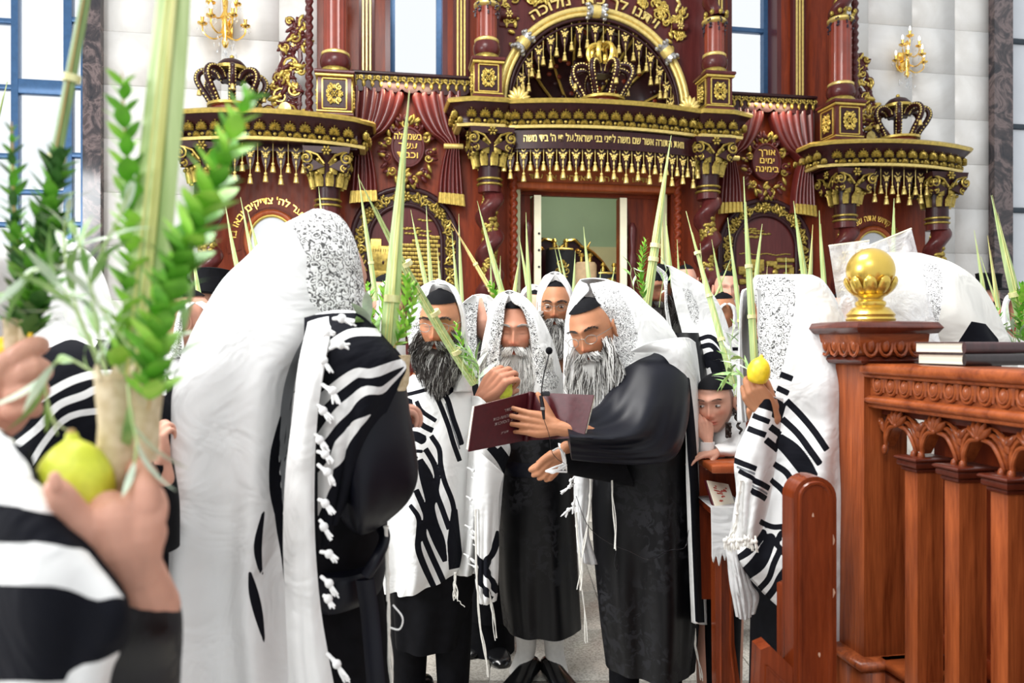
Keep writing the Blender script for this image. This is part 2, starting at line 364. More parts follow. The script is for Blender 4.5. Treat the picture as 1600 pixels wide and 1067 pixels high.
# inner dark crested cupboard
b = MB(); cr = [(-.46, 1.5), (-.46, 2.70), (-.33, 2.76), (-.2, 2.72), (-.12, 2.66), (-.04, 2.74), (.08, 2.75), (.17, 2.66), (.3, 2.58), (.42, 2.44), (.55, 2.30), (.7, 2.26), (.7, 1.5)]
b.prism([(x, z-.06) for x, z in cr], .95, 1.0, 0)
for s, ox in ((-1, -.13), (1, -.13)):
    spiral(b, ox+s*.05, 2.56, .045, .945, 1.3, s, R(90), .014, 1); b.tube([(ox+s*.02, .94, 2.55), (ox+s*.08, .94, 2.66), (ox+s*.18, .94, 2.68), (ox+s*.27, .94, 2.60)], [.012, .02, .02, .008], 6, 1)
    spiral(b, ox+s*.22, 2.555, .03, .945, 1.2, -s, 0, .01, 1)
b.tube([(.12, .94, 2.6), (.2, .94, 2.58), (.28, .94, 2.53), (.38, .94, 2.44), (.5, .94, 2.28)], [.02, .022, .018, .014, .01], 6, 1); b.tube([(.2, .94, 2.58), (.24, .94, 2.66)], [.02, .004], 6, 1)
P_('inner_crest', b, [PL, MT['gold_bright']])
# doors standing open: seen edge-on, cream edge with bolt holes, carved outer face with turned half columns
for s in (-1, 1):
    d = MB(); xi = -.615 if s < 0 else .300; xo = xi+s*.055; xw = .12
    d.span(xi, xi+xw*.6, -.02, .0, .4, 3.0, 0); P_('door_edge', d, MT['cream'])
    d = MB(); d.span(xi, xi+.06 if s > 0 else xi+.05, .0, .12 if s > 0 else .5, .4, 3.0, 0)
    dd = P_('door', d, MG)
    d = MB(); xx = xi-.05 if s < 0 else xi+.15
    d.lathe([(.035, .5), (.05, .9), (.03, 1.0), (.045, 1.6), (.05, 1.7), (.03, 1.75), (.05, 1.85), (.032, 2.1), (.045, 2.3), (.055, 2.38), (.03, 2.45), (.04, 2.6), (.05, 2.68), (.02, 2.75)], (xx, .04, 0), 12, 0)
    P_('turned_half_column', d, PLL, dd)
    if s < 0:
        d = MB()
        for pz in (365, 391, 417): 
            x_, z_ = L(849.5, pz, -.02); d.lathe([(.012, 0), (.012, .012)], (0, 0, 0), 10, 0); d.v[-1] = d.v[-1][:, [0, 2, 1]]*[1, -1, 1]+[xi+xw*.4, -.02, z_]
        P_('bolt_hole', d, MT['black_gloss'], dd)
# lintel with gilt Hebrew line (partly behind the fringe)
b = MB(); b.span(-.86, .86, -.06, .12, 3.12, 3.30); b.span(-.88, .88, -.1, .1, 3.05, 3.12, 0, .01); lin = P_('lintel', b, ML)
V, f = text_mb('ודעו כי ה הוא האלהים אין עוד', .055, .012); b = MB(); V = V*(1.25/(V[:, 0].max()-V[:, 0].min()), 1, 1)
b.add(np.stack([V[:, 0]-.05, -.066-V[:, 2], V[:, 1]+3.155], 1), f); P_('lettering', b, MT['gold_bright'], lin)
# --- text frieze, bowed
def bow(x, y=-.42, k=.16, hw=1.0): return y-k*max(0, 1-(x/hw)**2)
def bowpath(x0, x1, n, y=-.42, k=.16, hw=1.0): return [(x, bow(x, y, k, hw)) for x in np.linspace(x0, x1, n)]
b = MB(); b.sweep(bowpath(-.97, .97, 20), [(0, 3.36), (.0, 3.53), (-.06, 3.53), (-.06, 3.36)], 0); b.sweep(bowpath(-.97, .97, 20), [(.012, 3.35), (.012, 3.365), (-.03, 3.365), (-.03, 3.35)], 0)
fr = P_('text_frieze', b, PL)
V, f = text_mb("וזאת התורה אשר שם משה לפני בני ישראל.על פי ה' ביד משה", .052, .012); V = V*(1.62/(V[:, 0].max()-V[:, 0].min()), 1.35, 1)
b = MB(); b.add(np.stack([V[:, 0], [bow(x)-.003-z for x, z in zip(V[:, 0], V[:, 2])], V[:, 1]+3.42], 1), f); P_('lettering', b, GP, fr)
# --- fringe of pendants and tassels under it
val = MB(); val.sweep(bowpath(-.97, .97, 20, -.40), [(0, 3.33), (0, 3.37), (-.03, 3.37), (-.03, 3.33)]); val = P_('lambrequin', val, PL)
for i in range(16):
    x = -.93+i*1.86/15; place('pendant', DROP, val, x, bow(x, -.40), 3.355, math.atan(.32*x)); place('tassel', TAS, val, x, bow(x, -.41), 3.13 if i % 2 else 3.16)
for i in range(17):
    x = -.99+i*1.98/16; place('tassel', TAS, val, x, bow(x, -.405), 3.235)
# --- cornices
PROF = [(-.16, -.2), (.02, -.2), (.03, -.165), (.015, -.15), (.03, -.1), (.08, -.05), (.11, -.02), (.13, 0), (-.16, 0)]
def cornice(name, path, z, fans, fr_=.062, parent=ark):
    b = MB(); b.sweep(path, [(o, z+h*1.05) for o, h in PROF], 0)
    b.sweep(path, [(.06, z-.004), (.14, z-.004), (.155, z+.022), (.135, z+.042), (.06, z+.042)], 1)
    b.sweep(path, [(.0, z-.212), (.05, z-.215), (.058, z-.19), (.04, z-.18), (.0, z-.18)], 2)
    c_ = P_(name, b, [PL, GO, GP], parent)
    P = np.array(path); seg = np.r_[0, np.cumsum(np.linalg.norm(np.diff(P, axis=0), axis=1))]; T = np.gradient(P, axis=0); T /= np.linalg.norm(T, axis=1)[:, None]
    g = MB()
    for k, q in enumerate(np.linspace(.5/fans, 1-.5/fans, fans)):
        d = q*seg[-1]; x, y = np.interp(d, seg, P[:, 0]), np.interp(d, seg, P[:, 1]); tx, ty = np.interp(d, seg, T[:, 0]), np.interp(d, seg, T[:, 1]); nx, ny = ty, -tx
        M = Matrix(((tx, -nx, 0, x+nx*.045), (ty, -ny, 0, y+ny*.045), (0, 0, 1, 0), (0, 0, 0, 1)))
        o = MB(); fan(o, 0, z-.125, fr_*1.12, -.02, 9, 0, R(-15), R(195), .03); o2 = MB(); fan(o2, seg[-1]/fans/2, z-.18, fr_*.85, .01, 7, 0, 0, PI, .025); o2.ball((0, -.015, z-.165), (.018, .012, .018), 5, 4)
        g.merge(o, M); g.merge(o2, M); g.ball((x+nx*.075, y+ny*.075, z-.045), (.014, .012, .012), 5, 4, 0)
    P_('shell_carving', g, GOL, c_)
    c_.children[0]['kind'] = 'stuff'; return c_
cpath = [(-1.40, .0), (-1.40, -.2), (-1.40, -.44), (-1.3, -.45), (-1.0, -.45), (-.98, -.40)]+bowpath(-.92, .92, 18, -.40)+[(.98, -.40), (1.0, -.45), (1.3, -.45), (1.40, -.44), (1.40, -.2), (1.40, 0)]
cornice('main_cornice', cpath, 3.76, 32)
b = MB(); b.span(-1.38, 1.38, -.36, .1, 3.535, 3.57); b.sweep(cpath, [(-.3, 3.54), (-.02, 3.54), (-.02, 3.76), (-.3, 3.76)]); P_('cornice_block', b, PL)
for s in (-1, 1):
    pth = [(2.36, .05), (2.36, -.38), (2.45, -.42)]+[(x, -.42-.14*max(0, 1-((x-3.15)/.7)**2)) for x in np.linspace(2.5, 3.85, 12)]+[(3.93, -.40), (3.98, -.3), (3.98, .05)]
    if s < 0: pth = [(-x, y) for x, y in pth][::-1]
    cornice('side_cornice', pth, 3.52, 20)
    b = MB(); b.span(s*2.38, s*3.95, -.42, .05, 3.29, 3.45); P_('cornice_block', b, PL)
    # fringe of the side bay
    v_ = P_('lambrequin', MB().span(s*2.85, s*3.55, -.42, -.39, 3.25, 3.31), PL)
    for i in range(5): x = s*(2.93+i*.135); place('pendant', DROP, v_, x, -.43, 3.28); place('tassel', TAS, v_, x, -.44, 3.03 if i % 2 else 3.05)
    for i in range(6): x = s*(2.865+i*.135); place('tassel', TASL, v_, x, -.44, 3.14)
# --- Corinthian capitals and twisted columns
def capital_mb():
    b = MB(); b.lathe([(.115, -.02), (.12, 0), (.125, .03), (.13, .12), (.15, .2), (.19, .27)], n=16)
    b.prism([(-.2, .27), (-.215, .33), (.215, .33), (.2, .27)], -.2, .2, 0)
    for a in (-.135, -.185): b.lathe([(.118, a-.012), (.128, a-.006), (.128, a+.006), (.118, a+.012)], n=16, mi=1)
    b.lathe([(.112, -.2), (.112, 0)], n=16)
    for row, (r_, z_, n, l) in enumerate(((.135, -.02, 9, .12), (.15, .09, 8, .13))):
        for i in range(n):
            a = 2*PI*(i+.5*row)/n; u = Vector((math.cos(a), math.sin(a), 0)); base = u*r_+Vector((0, 0, z_))
            b.tube([base, base+Vector((0, 0, l*.55))+u*.008, base+Vector((0, 0, l*.95))+u*.035, base+Vector((0, 0, l*.9))+u*.062], [.034, .04, .03, .012], 6, 1, True, .4)
            b.ball(base+u*.05+Vector((0, 0, l*.92)), .02, 6, 4, 1)
    for qa in (0, 1, 2, 3):
        M = Matrix.Rotation(qa*PI/2, 4, 'Z'); o = MB()
        for s_ in (-1, 1):
            spiral(o, s_*.18, .22, .05, -.2, 1.5, s_, R(90), .011, 1, [(s_*.02, .17), (s_*.08, .25), (s_*.15, .275)]); spiral(o, s_*.155, .14, .028, -.18, 1.2, -s_, R(-90), .009, 1)
            o.prism([(s_*.02, .15), (s_*.2, .26), (s_*.21, .16), (s_*.15, .1)][::s_], -.185, -.15, 0)
        rosette(o, 0, .29, .045, -.21, 6, 1); b.merge(o, M)
    return b
CAPM = capital_mb().mesh('capital', [PL, GOL])
def twist_col_mb(z0, z1, r=.1, pitch=.37):
    n = int((z1-z0)/.02); a = np.arange(20)*2*PI/20; rows = []
    for i in range(n+1):
        z = z0+(z1-z0)*i/n; ph = 2*PI*z/pitch; e = .034
        rad = r*(1+.10*np.cos(a-ph)); rows.append(np.stack([e*math.cos(ph)+rad*np.cos(a), e*math.sin(ph)+rad*np.sin(a), np.full(20, z)], 1))
    return MB().grid(np.array(rows), 0, wv=True)
def vine_mb(z0, z1, r=.1, pitch=.37):
    g = MB(); r_ = random.Random(3); n = int((z1-z0)/pitch*26)
    for i in range(n):
        z = z0+(z1-z0)*i/n; a = 2*PI*z/pitch+PI
        for k in (0, 1):
            aa = a+r_.uniform(-.25, .25); zz = z+r_.uniform(-.05, .05); rr = r*.88
            M = (Matrix.Rotation(aa, 3, 'Z') @ Matrix.Rotation(r_.uniform(-1, 1), 3, 'X'))
            ec = 2*PI*zz/pitch; c_ = (.034*math.cos(ec)+rr*math.cos(aa), .034*math.sin(ec)+rr*math.sin(aa), zz)
            g.ball(c_, (.022, .03, .022), 6, 4, 0, M)
    return g
SHAFT = twist_col_mb(.9, 2.96).mesh('shaft', PLL); VINE = vine_mb(1.0, 2.9).mesh('gilt_vine', GOL)
for s in (-1, 1):
    for x, dz in ((1.12, 0), (2.65, -.25), (3.73, -.25)):
        e = empty('twisted_column', (s*x, -.35, dz), s*.4, ark); sh = place('shaft', SHAFT, e, 0, 0, 0, 0 if s > 0 else 1.5); place('gilt_vine', VINE, sh, 0, 0, 0)
        place('capital', CAPM, e, 0, 0, 3.2, -s*.4)
        bb = MB(); bb.lathe([(.2, -dz), (.2, .8), (.17, .82), (.15, .86), (.12, .9)], n=18); bb.build('column_base', PL, e, True)
        bb = MB(); bb.lathe([(.112, 2.94), (.112, 3.02)], n=16); bb.build('neck', PLL, e, True)
# rope-twist posts beside the doorway and at the ark's flanks
def rope_mb(z0, z1, r=.035):
    n = int((z1-z0)/.012); a = np.arange(12)*2*PI/12; rows = []
    for i in range(n+1):
        z = z0+(z1-z0)*i/n; ph = z*2*PI/.16; rad = r*(1+.25*np.cos(2*(a-ph))); rows.append(np.stack([rad*np.cos(a), rad*np.sin(a), np.full(12, z)], 1))
    return MB().grid(np.array(rows), 0, wv=True)
ROPE = rope_mb(0, 3.36).mesh('rope_post', MT['mahogany']); ROPE2 = rope_mb(3.55, 6.2, .032).mesh('rope_post_tall', MT['plum_light'])
for s in (-1, 1): place('rope_post', ROPE, ark, s*.86, -.2, 0); place('rope_post', ROPE2, ark, s*2.83, -.25, 0)
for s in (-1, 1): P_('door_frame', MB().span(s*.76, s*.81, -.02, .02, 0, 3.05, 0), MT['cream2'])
# --- pedestals with fluted columns above
def panel_frame(b, x, y, z, w_, h_, mi=1, t=.012):
    for s_ in (-1, 1): b.span(x+s_*w_/2-t/2, x+s_*w_/2+t/2, y-.012, y+.01, z-h_/2, z+h_/2, mi, .003); b.span(x-w_/2, x+w_/2, y-.012, y+.01, z+s_*h_/2-t/2, z+s_*h_/2+t/2, mi, .003)
def arabesque(b, x, y, z, h, mi=1):
    rosette(b, x, z, h*.16, y, 6, mi)
    for sx in (-1, 1):
        for sz in (-1, 1):
            spiral(b, x+sx*h*.2, z+sz*h*.3, h*.12, y, 1.2, sx*sz, R(90)*sz, h*.045, mi); leaf(b, x+sx*h*.08, z+sz*h*.12, h*.25, math.atan2(sz*1.4, sx), y, .4, .012, mi)
            spiral(b, x+sx*h*.26, z+sz*h*.08, h*.08, y, 1.1, -sx*sz, 0, h*.04, mi)
        leaf(b, x, z+sx*h*.2, h*.25, sx*PI/2, y, .5, .012, mi)
def pedestal(x, y, z0, z1, w_):
    b = MB(); b.span(x-w_/2, x+w_/2, y-w_/2, y+w_/2, z0, z1, 0, .01); b.span(x-w_/2-.03, x+w_/2+.03, y-w_/2-.03, y+w_/2+.03, z1-.02, z1+.015, 0, .008); b.span(x-w_/2-.02, x+w_/2+.02, y-w_/2-.02, y+w_/2+.02, z0-.0, z0+.03, 0, .008)
    b.span(x-w_/2-.02, x+w_/2+.02, y-w_/2-.022, y+w_/2, z1-.045, z1-.022, 1, .005); b.span(x-w_/2-.01, x+w_/2+.01, y-w_/2-.012, y+w_/2, z0+.035, z0+.05, 1, .003)
    zc, h = (z0+z1)/2, (z1-z0)
    for rot in (0, PI/2, -PI/2):
        o = MB(); o.span(-w_*.33, w_*.33, -w_/2-.004, -w_/2+.01, zc-h*.3, zc+h*.3, 2); panel_frame(o, 0, -w_/2, zc, w_*.72, h*.68, 1); arabesque(o, 0, -w_/2-.008, zc, h*.5, 1)
        b.merge(o, Matrix.Translation((x, y, 0)) @ Matrix.Rotation(rot, 4, 'Z'))
    return b
def red_column(x, y, z0, r, top=6.2, cut=None):
    b = MB(); b.lathe([(r*1.35, 0), (r*1.38, .03), (r*1.2, .05), (r*1.15, .055)], (x, y, z0), 24, 1)
    b.lathe([(r*1.1, .05), (r*1.3, .075), (r*1.38, .11), (r*1.34, .15), (r*1.2, .175)], (x, y, z0), 24, 0); b.lathe([(r*1.15, .172), (r*1.25, .18), (r*1.25, .2), (r*1.05, .215)], (x, y, z0), 24, 2)
    n = 48; a = np.arange(n)*2*PI/n; rad = r*(1+.035*np.cos(a*16)); zz = [z0+.2, (cut or top)]
    b.grid(np.array([np.stack([x+rad*np.cos(a), y+rad*np.sin(a), np.full(n, z)], 1) for z in zz]), 3, wv=True)
    return b
def grapes(b, x, y, z, r, mi):
    r_ = random.Random(5)
    for i in range(8):
        a = 2*PI*i/8; cx, cy = x+math.cos(a)*r*1.1, y+math.sin(a)*r*1.1; leaf(b, cx, z+.05, .06, 1.2, cy-.01, .8, .02, mi+1)
        for k in range(12): t = r_.random(); q = .03*(1-t); b.ball((cx+r_.uniform(-q, q), cy+r_.uniform(-q, q), z+.02-t*.12), .011, 5, 4, mi)
MT['red_col'] = plain('fluted_red_wood', (.20, .03, .014), .4, 0, .15, 8, 0, .2); MT['grape'] = plain('dark_grapes', (.03, .018, .03), .25)
for s in (-1, 1):
    b = pedestal(s*2.58, -.38, 3.565, 3.97, .30); P_('pedestal', b, [PLL, GO, PL])
    b = red_column(s*2.58, -.38, 3.985, .105, cut=4.85); b.lathe([(.11, 0), (.135, .02), (.135, .04), (.11, .06)], (s*2.58, -.38, 4.82), 20, 2); grapes(b, s*2.58, -.38, 4.84, .11, 4)
    tw = twist_col_mb(4.9, 6.2, .085, .3); tw.v = [v+[s*2.58, -.38, 0] for v in tw.v]; b.merge(tw); q = vine_mb(4.9, 6.2, .085, .3); q.v = [v+[s*2.58, -.38, 0] for v in q.v]; q.m = [1]*len(q.m); b.merge(q)
    P_('fluted_column', b, [PLL, GOL, GP, MT['red_col'], MT['grape'], GOL])
    b = pedestal(s*1.16, -.42, 3.80, 4.17, .26); P_('pedestal', b, [PLL, GO, PL])
    b = red_column(s*1.16, -.42, 4.185, .095, cut=4.72); b.lathe([(.1, 0), (.125, .02), (.125, .04), (.1, .06)], (s*1.16, -.42, 4.69), 20, 2); grapes(b, s*1.16, -.42, 4.71, .1, 4)
    tw = twist_col_mb(4.78, 6.2, .08, .3); tw.v = [v+[s*1.16, -.42, 0] for v in tw.v]; b.merge(tw)
    P_('fluted_column', b, [PLL, GOL, GP, MT['red_col'], MT['grape'], GOL])
    # upper pilasters with gold reeds
    for xc, zb in ((2.3, 4.13), (1.37, 4.13), (.9, 3.80)):
        b = MB(); b.span(s*(xc-.075), s*(xc+.075), -.06, .02, zb, 6.2, 0, .006)
        for k in (-1, 0, 1): b.tube([(s*xc+k*.035, -.065, zb+.03), (s*xc+k*.035, -.065, 6.2 if xc > 1 else 4.62)], .011, 6, 1)
        b.span(s*(xc-.085), s*(xc+.085), -.075, .02, zb, zb+.025, 1, .005)
        if xc < 1:
            b.span(s*(xc-.09), s*(xc+.09), -.12, .02, 4.66, 4.72, 0, .01); b.tube([(s*xc-.08, -.14, 4.77), (s*xc+.08, -.14, 4.77)], .04, 10, 0); rosette(b, s*xc, 4.77, .04, -.17, 6, 1)
            for k in range(7): leaf(b, s*xc+random.uniform(-.04, .04), 4.83+k*.05, .08, random.uniform(.8, 2.3), -.09, .5, .02, 1)
        P_('reeded_pilaster', b, [PLL, GP])
    # window in the ark: blue frame
    b = MB(); xa, xb = s*1.5, s*2.12
    x0, x1 = min(xa, xb), max(xa, xb)
    b.span(x0, x0+.05, .0, .3, 4.12, 6.2); b.span(x1-.05, x1, 0, .3, 4.12, 6.2); b.span(x0, x1, 0, .3, 4.08, 4.13)
    P_('window_jamb', b, PLL)
    b = MB(); b.span(x0+.05, x0+.1, .2, .28, 4.13, 6.2, 0, .005); b.span(x1-.1, x1-.05, .2, .28, 4.13, 6.2, 0, .005)
    if s > 0: b.span(x0+.1, x1-.1, .2, .27, 4.92, 4.97, 0, .005)
    P_('window_frame', b, MT['blue_frame'])
    # scalloped gold-leaf band
    b = MB(); xa, xb = min(s*1.3, s*2.45), max(s*1.3, s*2.45); poly = [(xa, 4.12), (xa, 3.97)]
    for i in range(7):
        c0 = xa+(xb-xa)*(i+.5)/7; hw = (xb-xa)/14
        poly += [(c0+hw*math.sin(t), 3.985-.05*math.cos(t)) for t in np.linspace(-1.3, 1.3, 6)]
    poly += [(xb, 3.97), (xb, 4.12)]; b.prism(poly, -.14, -.08, 0); b.span(xa, xb, -.16, -.05, 4.10, 4.13, 0, .004)
    for i in range(14):
        c0 = xa+(xb-xa)*(i+.5)/14; bb_ = .0 if i % 2 else .0
        for sg in (-1, 1): spiral(b, c0+sg*.022, 4.07, .016, -.142, 1.1, sg, R(-90), .007, 1); leaf(b, c0, 4.03, .05, R(90+sg*45), -.142, .5, .012, 1)
        leaf(b, c0, 4.05, .075, R(-90), -.142, .5, .012, 1)
    P_('gilt_band', b, [PL, GOL])
# --- carved curtains (tied back)
def curtain(inner, outer):
    """inner = x of the edge swept towards the middle at the top; outer = x of the hanging side"""
    s = 1 if inner > outer else -1; wd = abs(inner-outer); nf = 6; nu = 72; rows = []
    for z, xa, xb, pinch in ((3.99, 0, wd, 0), (3.93, 0, wd*.99, 0), (3.75, 0, wd*.86, .1), (3.6, .01, wd*.66, .3), (3.5, .02, wd*.46, .7), (3.44, .03, wd*.34, 1), (3.42, .03, wd*.33, 1), (3.3, .02, wd*.40, .7), (3.1, -.0, wd*.47, .4), (2.88, -.02, wd*.5, .3)):
        t = np.linspace(0, 1, nu); x = outer+s*(xa+(xb-xa)*t)
        y = -.11-.035*np.abs(np.sin(t*PI*nf))**.7-.03*pinch*np.sin(t*PI); zz = z-.05*t*(z > 3.5)*(1-pinch) + (.0 if z > 2.96 else -.03*(1-t))
        rows.append(np.stack([x, y, zz+0*t], 1))
    G = spl(np.array(rows), 40); G2 = G.copy(); G2[:, :, 1] = -.04
    b = MB(); b.grid(G, 0); b.grid(G2[:, ::-1], 0); b.grid(np.stack([G[:, 0], G2[:, 0]], 1)[::-1]); b.grid(np.stack([G[:, -1], G2[:, -1]], 1)); b.grid(np.stack([G[-1], G2[-1]], 1)[::-1])
    c_ = P_('carved_curtain', b, MT['drape'])
    q = MB(); g = G[-3:].copy(); g[:, :, 1] -= .004; g[:, :, 2] -= .01
    for i in range(0, nu-3, 3): q.tube([tuple(g[0, i+1]), tuple(g[-1, i+1])], [.008, .011], 6)
    P_('gilt_fringe', q, GO, c_)
    q = MB(); zt = 3.43; q.tube([(outer+s*.0, -.16, zt), (outer+s*wd*.38, -.16, zt-.005)], .026, 10); P_('tie_band', q, GP, c_)
MT['drape'] = plain('carved_drape', (.10, .014, .012), .35, 0, .15, 10, 0, .3)
for s in (-1, 1): curtain(s*1.86, s*1.42 if False else s*1.36); curtain(s*1.94, s*2.44)
# --- oval medallions with wreaths and text
for s, lines in ((-1, ('בשמאלה', 'עשר', 'וכבוד')), (1, ('אורך', 'ימים', 'בימינה'))):
    b = MB(); cx, cz = s*1.9, 3.40
    el = [(cx+.155*math.cos(t), cz+.02+.19*math.sin(t)) for t in np.linspace(0, 2*PI, 28)[:-1]]; b.prism(el, -.09, -.0, 0)
    b.tube([(x, -.09, z) for x, z in el+el[:1]], .016, 6, 0)
    me_ = P_('medallion', b, MT['plum_light']); g = MB()
    for i in range(34):
        t = 2*PI*i/34; rx_, rz_ = .205, .275; x, z = cx+rx_*math.cos(t), cz-.035+rz_*math.sin(t); r_ = random.Random(i)
        leaf(g, x, z, .10, t+r_.uniform(-.9, .9), -.07, .42, .022, i % 2)
        if i % 3 == 0: spiral(g, x, z, .035, -.085, 1.2, r_.choice((-1, 1)), t, .011, 1-i % 2)
    for k in range(14): r_ = random.Random(k); leaf(g, cx+r_.uniform(-.08, .08), cz-.28+r_.uniform(-.06, .03), .09, r_.uniform(0, 6.3), -.09, .45, .02, k % 2)
    for k in range(8): r_ = random.Random(k+50); leaf(g, cx+r_.uniform(-.07, .07), cz+.26, .09, r_.uniform(.4, 2.7), -.09, .4, .02, k % 2)
    g.ball((cx, -.09, cz-.37), .022, 6, 5, 0)
    P_('wreath', g, [GOL, PLL], me_)['kind'] = 'stuff'
    q = MB()
    for k, ln in enumerate(lines):
        V, f = text_mb(ln, .058, .012); wd = V[:, 0].max()-V[:, 0].min(); V = V*(min(1.2, .27/wd), 1.1, 1); q.add(np.stack([V[:, 0]+cx, -.1-V[:, 2], V[:, 1]+cz+.09-k*.09], 1), f)
    P_('lettering', q, MT['gold_bright'], me_)
# --- arched relief panels
def arch_pts(cx, cz, r, n=22, a0=0, a1=PI): return [(cx+r*math.cos(t), cz+r*math.sin(t)) for t in np.linspace(a0, a1, n)]
for s in (-1, 1):
    cx, cz, ro = s*1.92, 2.50, .52
    b = MB(); out = arch_pts(cx, cz, ro); inn = arch_pts(cx, cz, .36)
    path = [(cx+ro, 1.2)]+out+[(cx-ro, 1.2)]; pin = [(cx+.36, 1.2)]+inn+[(cx-.36, 1.2)]
    for A_, th in ((path, .03), (pin, .022)): b.tube([(x, -.03, z) for x, z in A_], th, 8, 0)
    rows = np.array([[(x, -.035, z) for x, z in path], [(x, -.035, z) for x, z in pin]]); b.grid(rows, 0); b.prism(pin, -.015, .01, 1); fr_ = P_('arched_panel', b, [PL, PLL])
    g = MB(); mid = [(cx+.44*math.cos(t), cz+.44*math.sin(t), t) for t in np.linspace(0, PI, 15)]+[(cx+sx*.44, z, 0) for sx in (-1, 1) for z in np.arange(1.4, 2.48, .1)]
    for i, (x, z, t) in enumerate(mid):
        spiral(g, x, z, .045, -.04, 1.4, 1 if i % 2 else -1, t, .012, 0)
        for k in range(3): leaf(g, x, z, .07, t+2.1*k+i, -.04, .4, .016, 0)
    for i in (3, 7, 11): rosette(g, mid[i][0], mid[i][1], .055, -.055, 7, 0)
    P_('gilt_scrollwork', g, GOL, fr_)
    # the city in relief
    g = MB(); r_ = random.Random(11+s)
    for k in range(6):
        x, z = cx+r_.uniform(-.2, .2), cz+r_.uniform(.05, .22)
        for q in range(4): g.ball((x+q*.035-.05, -.02, z+r_.uniform(-.006, .006)), (.03, .01, .012), 6, 4, 0)
    if s < 0:     # the old wall with its courses of blocks
        for row in range(12):
            z = cz-.42+row*.042
            for q in range(9):
                x = cx-.12+q*.052+(row % 2)*.026; top = cz-.05+.11*(x-cx+.12)/.45
                if x < cx+.33 and z < top: g.box((x, -.02, z), (.047, .03, .036), 0, None, .006)
        for x, z, w_, h in ((-.29, -.16, .1, .36), (-.2, -.2, .08, .3), (-.25, -.34, .2, .1)): g.box((cx+x, -.02, cz+z), (w_, .04, h), 0, None, .01)
        for k in range(10): g.box((cx-.34+k*.024, -.02, cz-.1+.0*k+.0), (.012, .04, .03), 0)
        g.ball((cx-.22, -.04, cz-.22), (.012, .01, .02), 6, 5, 1)
    else:         # hill town: low walls, blocks and domes
        for k in range(16): g.box((cx-.28+k*.037, -.02, cz-.06+.008*math.sin(k)), (.04, .014, .012), 0, None, .003)
        for x, z, w_, h in ((-.12, -.18, .2, .13), (.07, -.16, .12, .06), (.23, -.12, .2, .05), (.2, -.19, .22, .04), (-.26, -.24, .1, .09), (.0, -.3, .3, .06), (.1, -.33, .1, .12), (.25, -.3, .08, .1), (-.05, -.36, .5, .06), (-.15, -.28, .1, .06), (.3, -.24, .05, .1)):
            g.box((cx+x, -.02, cz+z), (w_, .04, h), 0, None, .008)
        for k in range(20): g.box((cx+r_.uniform(-.3, .3), -.03, cz+r_.uniform(-.42, -.2)), (.03, .03, .03), 0, None, .005)
        g.ball((cx+.12, -.02, cz-.25), (.035, .02, .035), 8, 6, 0)
    P_('city_relief', g, [GOL, PL], fr_)['kind'] = 'stuff'
    b = MB(); b.span(cx-.5, cx+.5, -.08, .02, 1.55, 1.6, 0, .008); b.span(cx-.36, cx+.36, -.03, 0, 2.0, 2.03, 0); P_('shelf_moulding', b, PLL)
# --- side niches: oval light with arched lettering
for s, ln in ((-1, "זה השער לה' צדיקים יבאו בו"), (1, "אדון עולם קדוש אתה שם אזני הטה")):
    cx, cz = s*3.2, 2.48; b = MB()
    el = [(cx+.24*math.cos(t), cz+.27*math.sin(t)) for t in np.linspace(0, 2*PI, 30)[:-1]]
    for r_, th, mi in ((1.0, .03, 0), (.88, .016, 1)): b.tube([(cx+(x-cx)*r_, -.03, cz+(z-cz)*r_) for x, z in el+el[:1]], th, 8, mi)
    n_ = P_('oval_niche', b, [MT['mahogany_light'], GO]); b = MB(); b.prism([(cx+(x-cx)*.88, cz+(z-cz)*.88) for x, z in el], -.02, .0); P_('niche_pane', b, MT['frosted'], n_)
    b = MB(); rosette(b, cx+.02, cz-.1, .1, -.04, 7, 0); spiral(b, cx, cz-.06, .07, -.05, 1.4, 1, 0, .014, 0); P_('gilt_ornament', b, MT['gold'], n_)
    b = MB(); rows = np.array([[(cx+r_*math.cos(t), -.01, cz+r_*1.06*math.sin(t)) for t in np.linspace(-.3, PI+.3, 30)] for r_ in (.3, .43)]); b.grid(rows, 0); P_('letter_arch', b, MT['mahogany'], n_)
    V, f = text_mb(ln, .062, .01); wd = V[:, 0].max()-V[:, 0].min(); a = PI/2-V[:, 0]/wd*PI*.98; r_ = .335+V[:, 1]
    b = MB(); b.add(np.stack([cx+r_*np.cos(a), -.016-V[:, 2], cz+1.06*r_*np.sin(a)], 1), f); P_('lettering', b, MT['gold_bright'], n_)
# --- great upper arch
b = MB(); n = 36
for r0, th, mi in ((.99, .03, 0), (.94, .024, 0), (.895, .018, 1)):
    b.tube([(x, -.14, z) for x, z in [(r0, 3.80)]+arch_pts(0, 3.9, r0, n)+[(-r0, 3.80)]], th, 8, mi)
ga = P_('great_arch', b, [GP, PL])
b = MB(); spn = []
for t in np.linspace(0, PI, n): spn.append([(1.0*math.cos(t), -.1, 3.9+1.0*math.sin(t)), (1.25*math.cos(t), -.1, 3.9+1.3*math.sin(t)), (1.25*math.cos(t), -.1, 6.2 if .3 < t < 2.8 else 3.9+1.3*math.sin(t))])
b.grid(np.array(spn), 0); b.span(-1.1, 1.1, -.04, .1, 4.95, 6.2); P_('spandrel', b, PLL, ga)
V, f = text_mb('ויתנו לך כתר מלוכה', .1, .02); wd = V[:, 0].max()-V[:, 0].min(); a = PI/2-V[:, 0]/wd*1.28; r_ = 1.075+V[:, 1]
b = MB(); b.add(np.stack([r_*np.cos(a), -.125-V[:, 2], 3.88+r_*np.sin(a)], 1), f); P_('lettering', b, GP, ga)
b = MB()
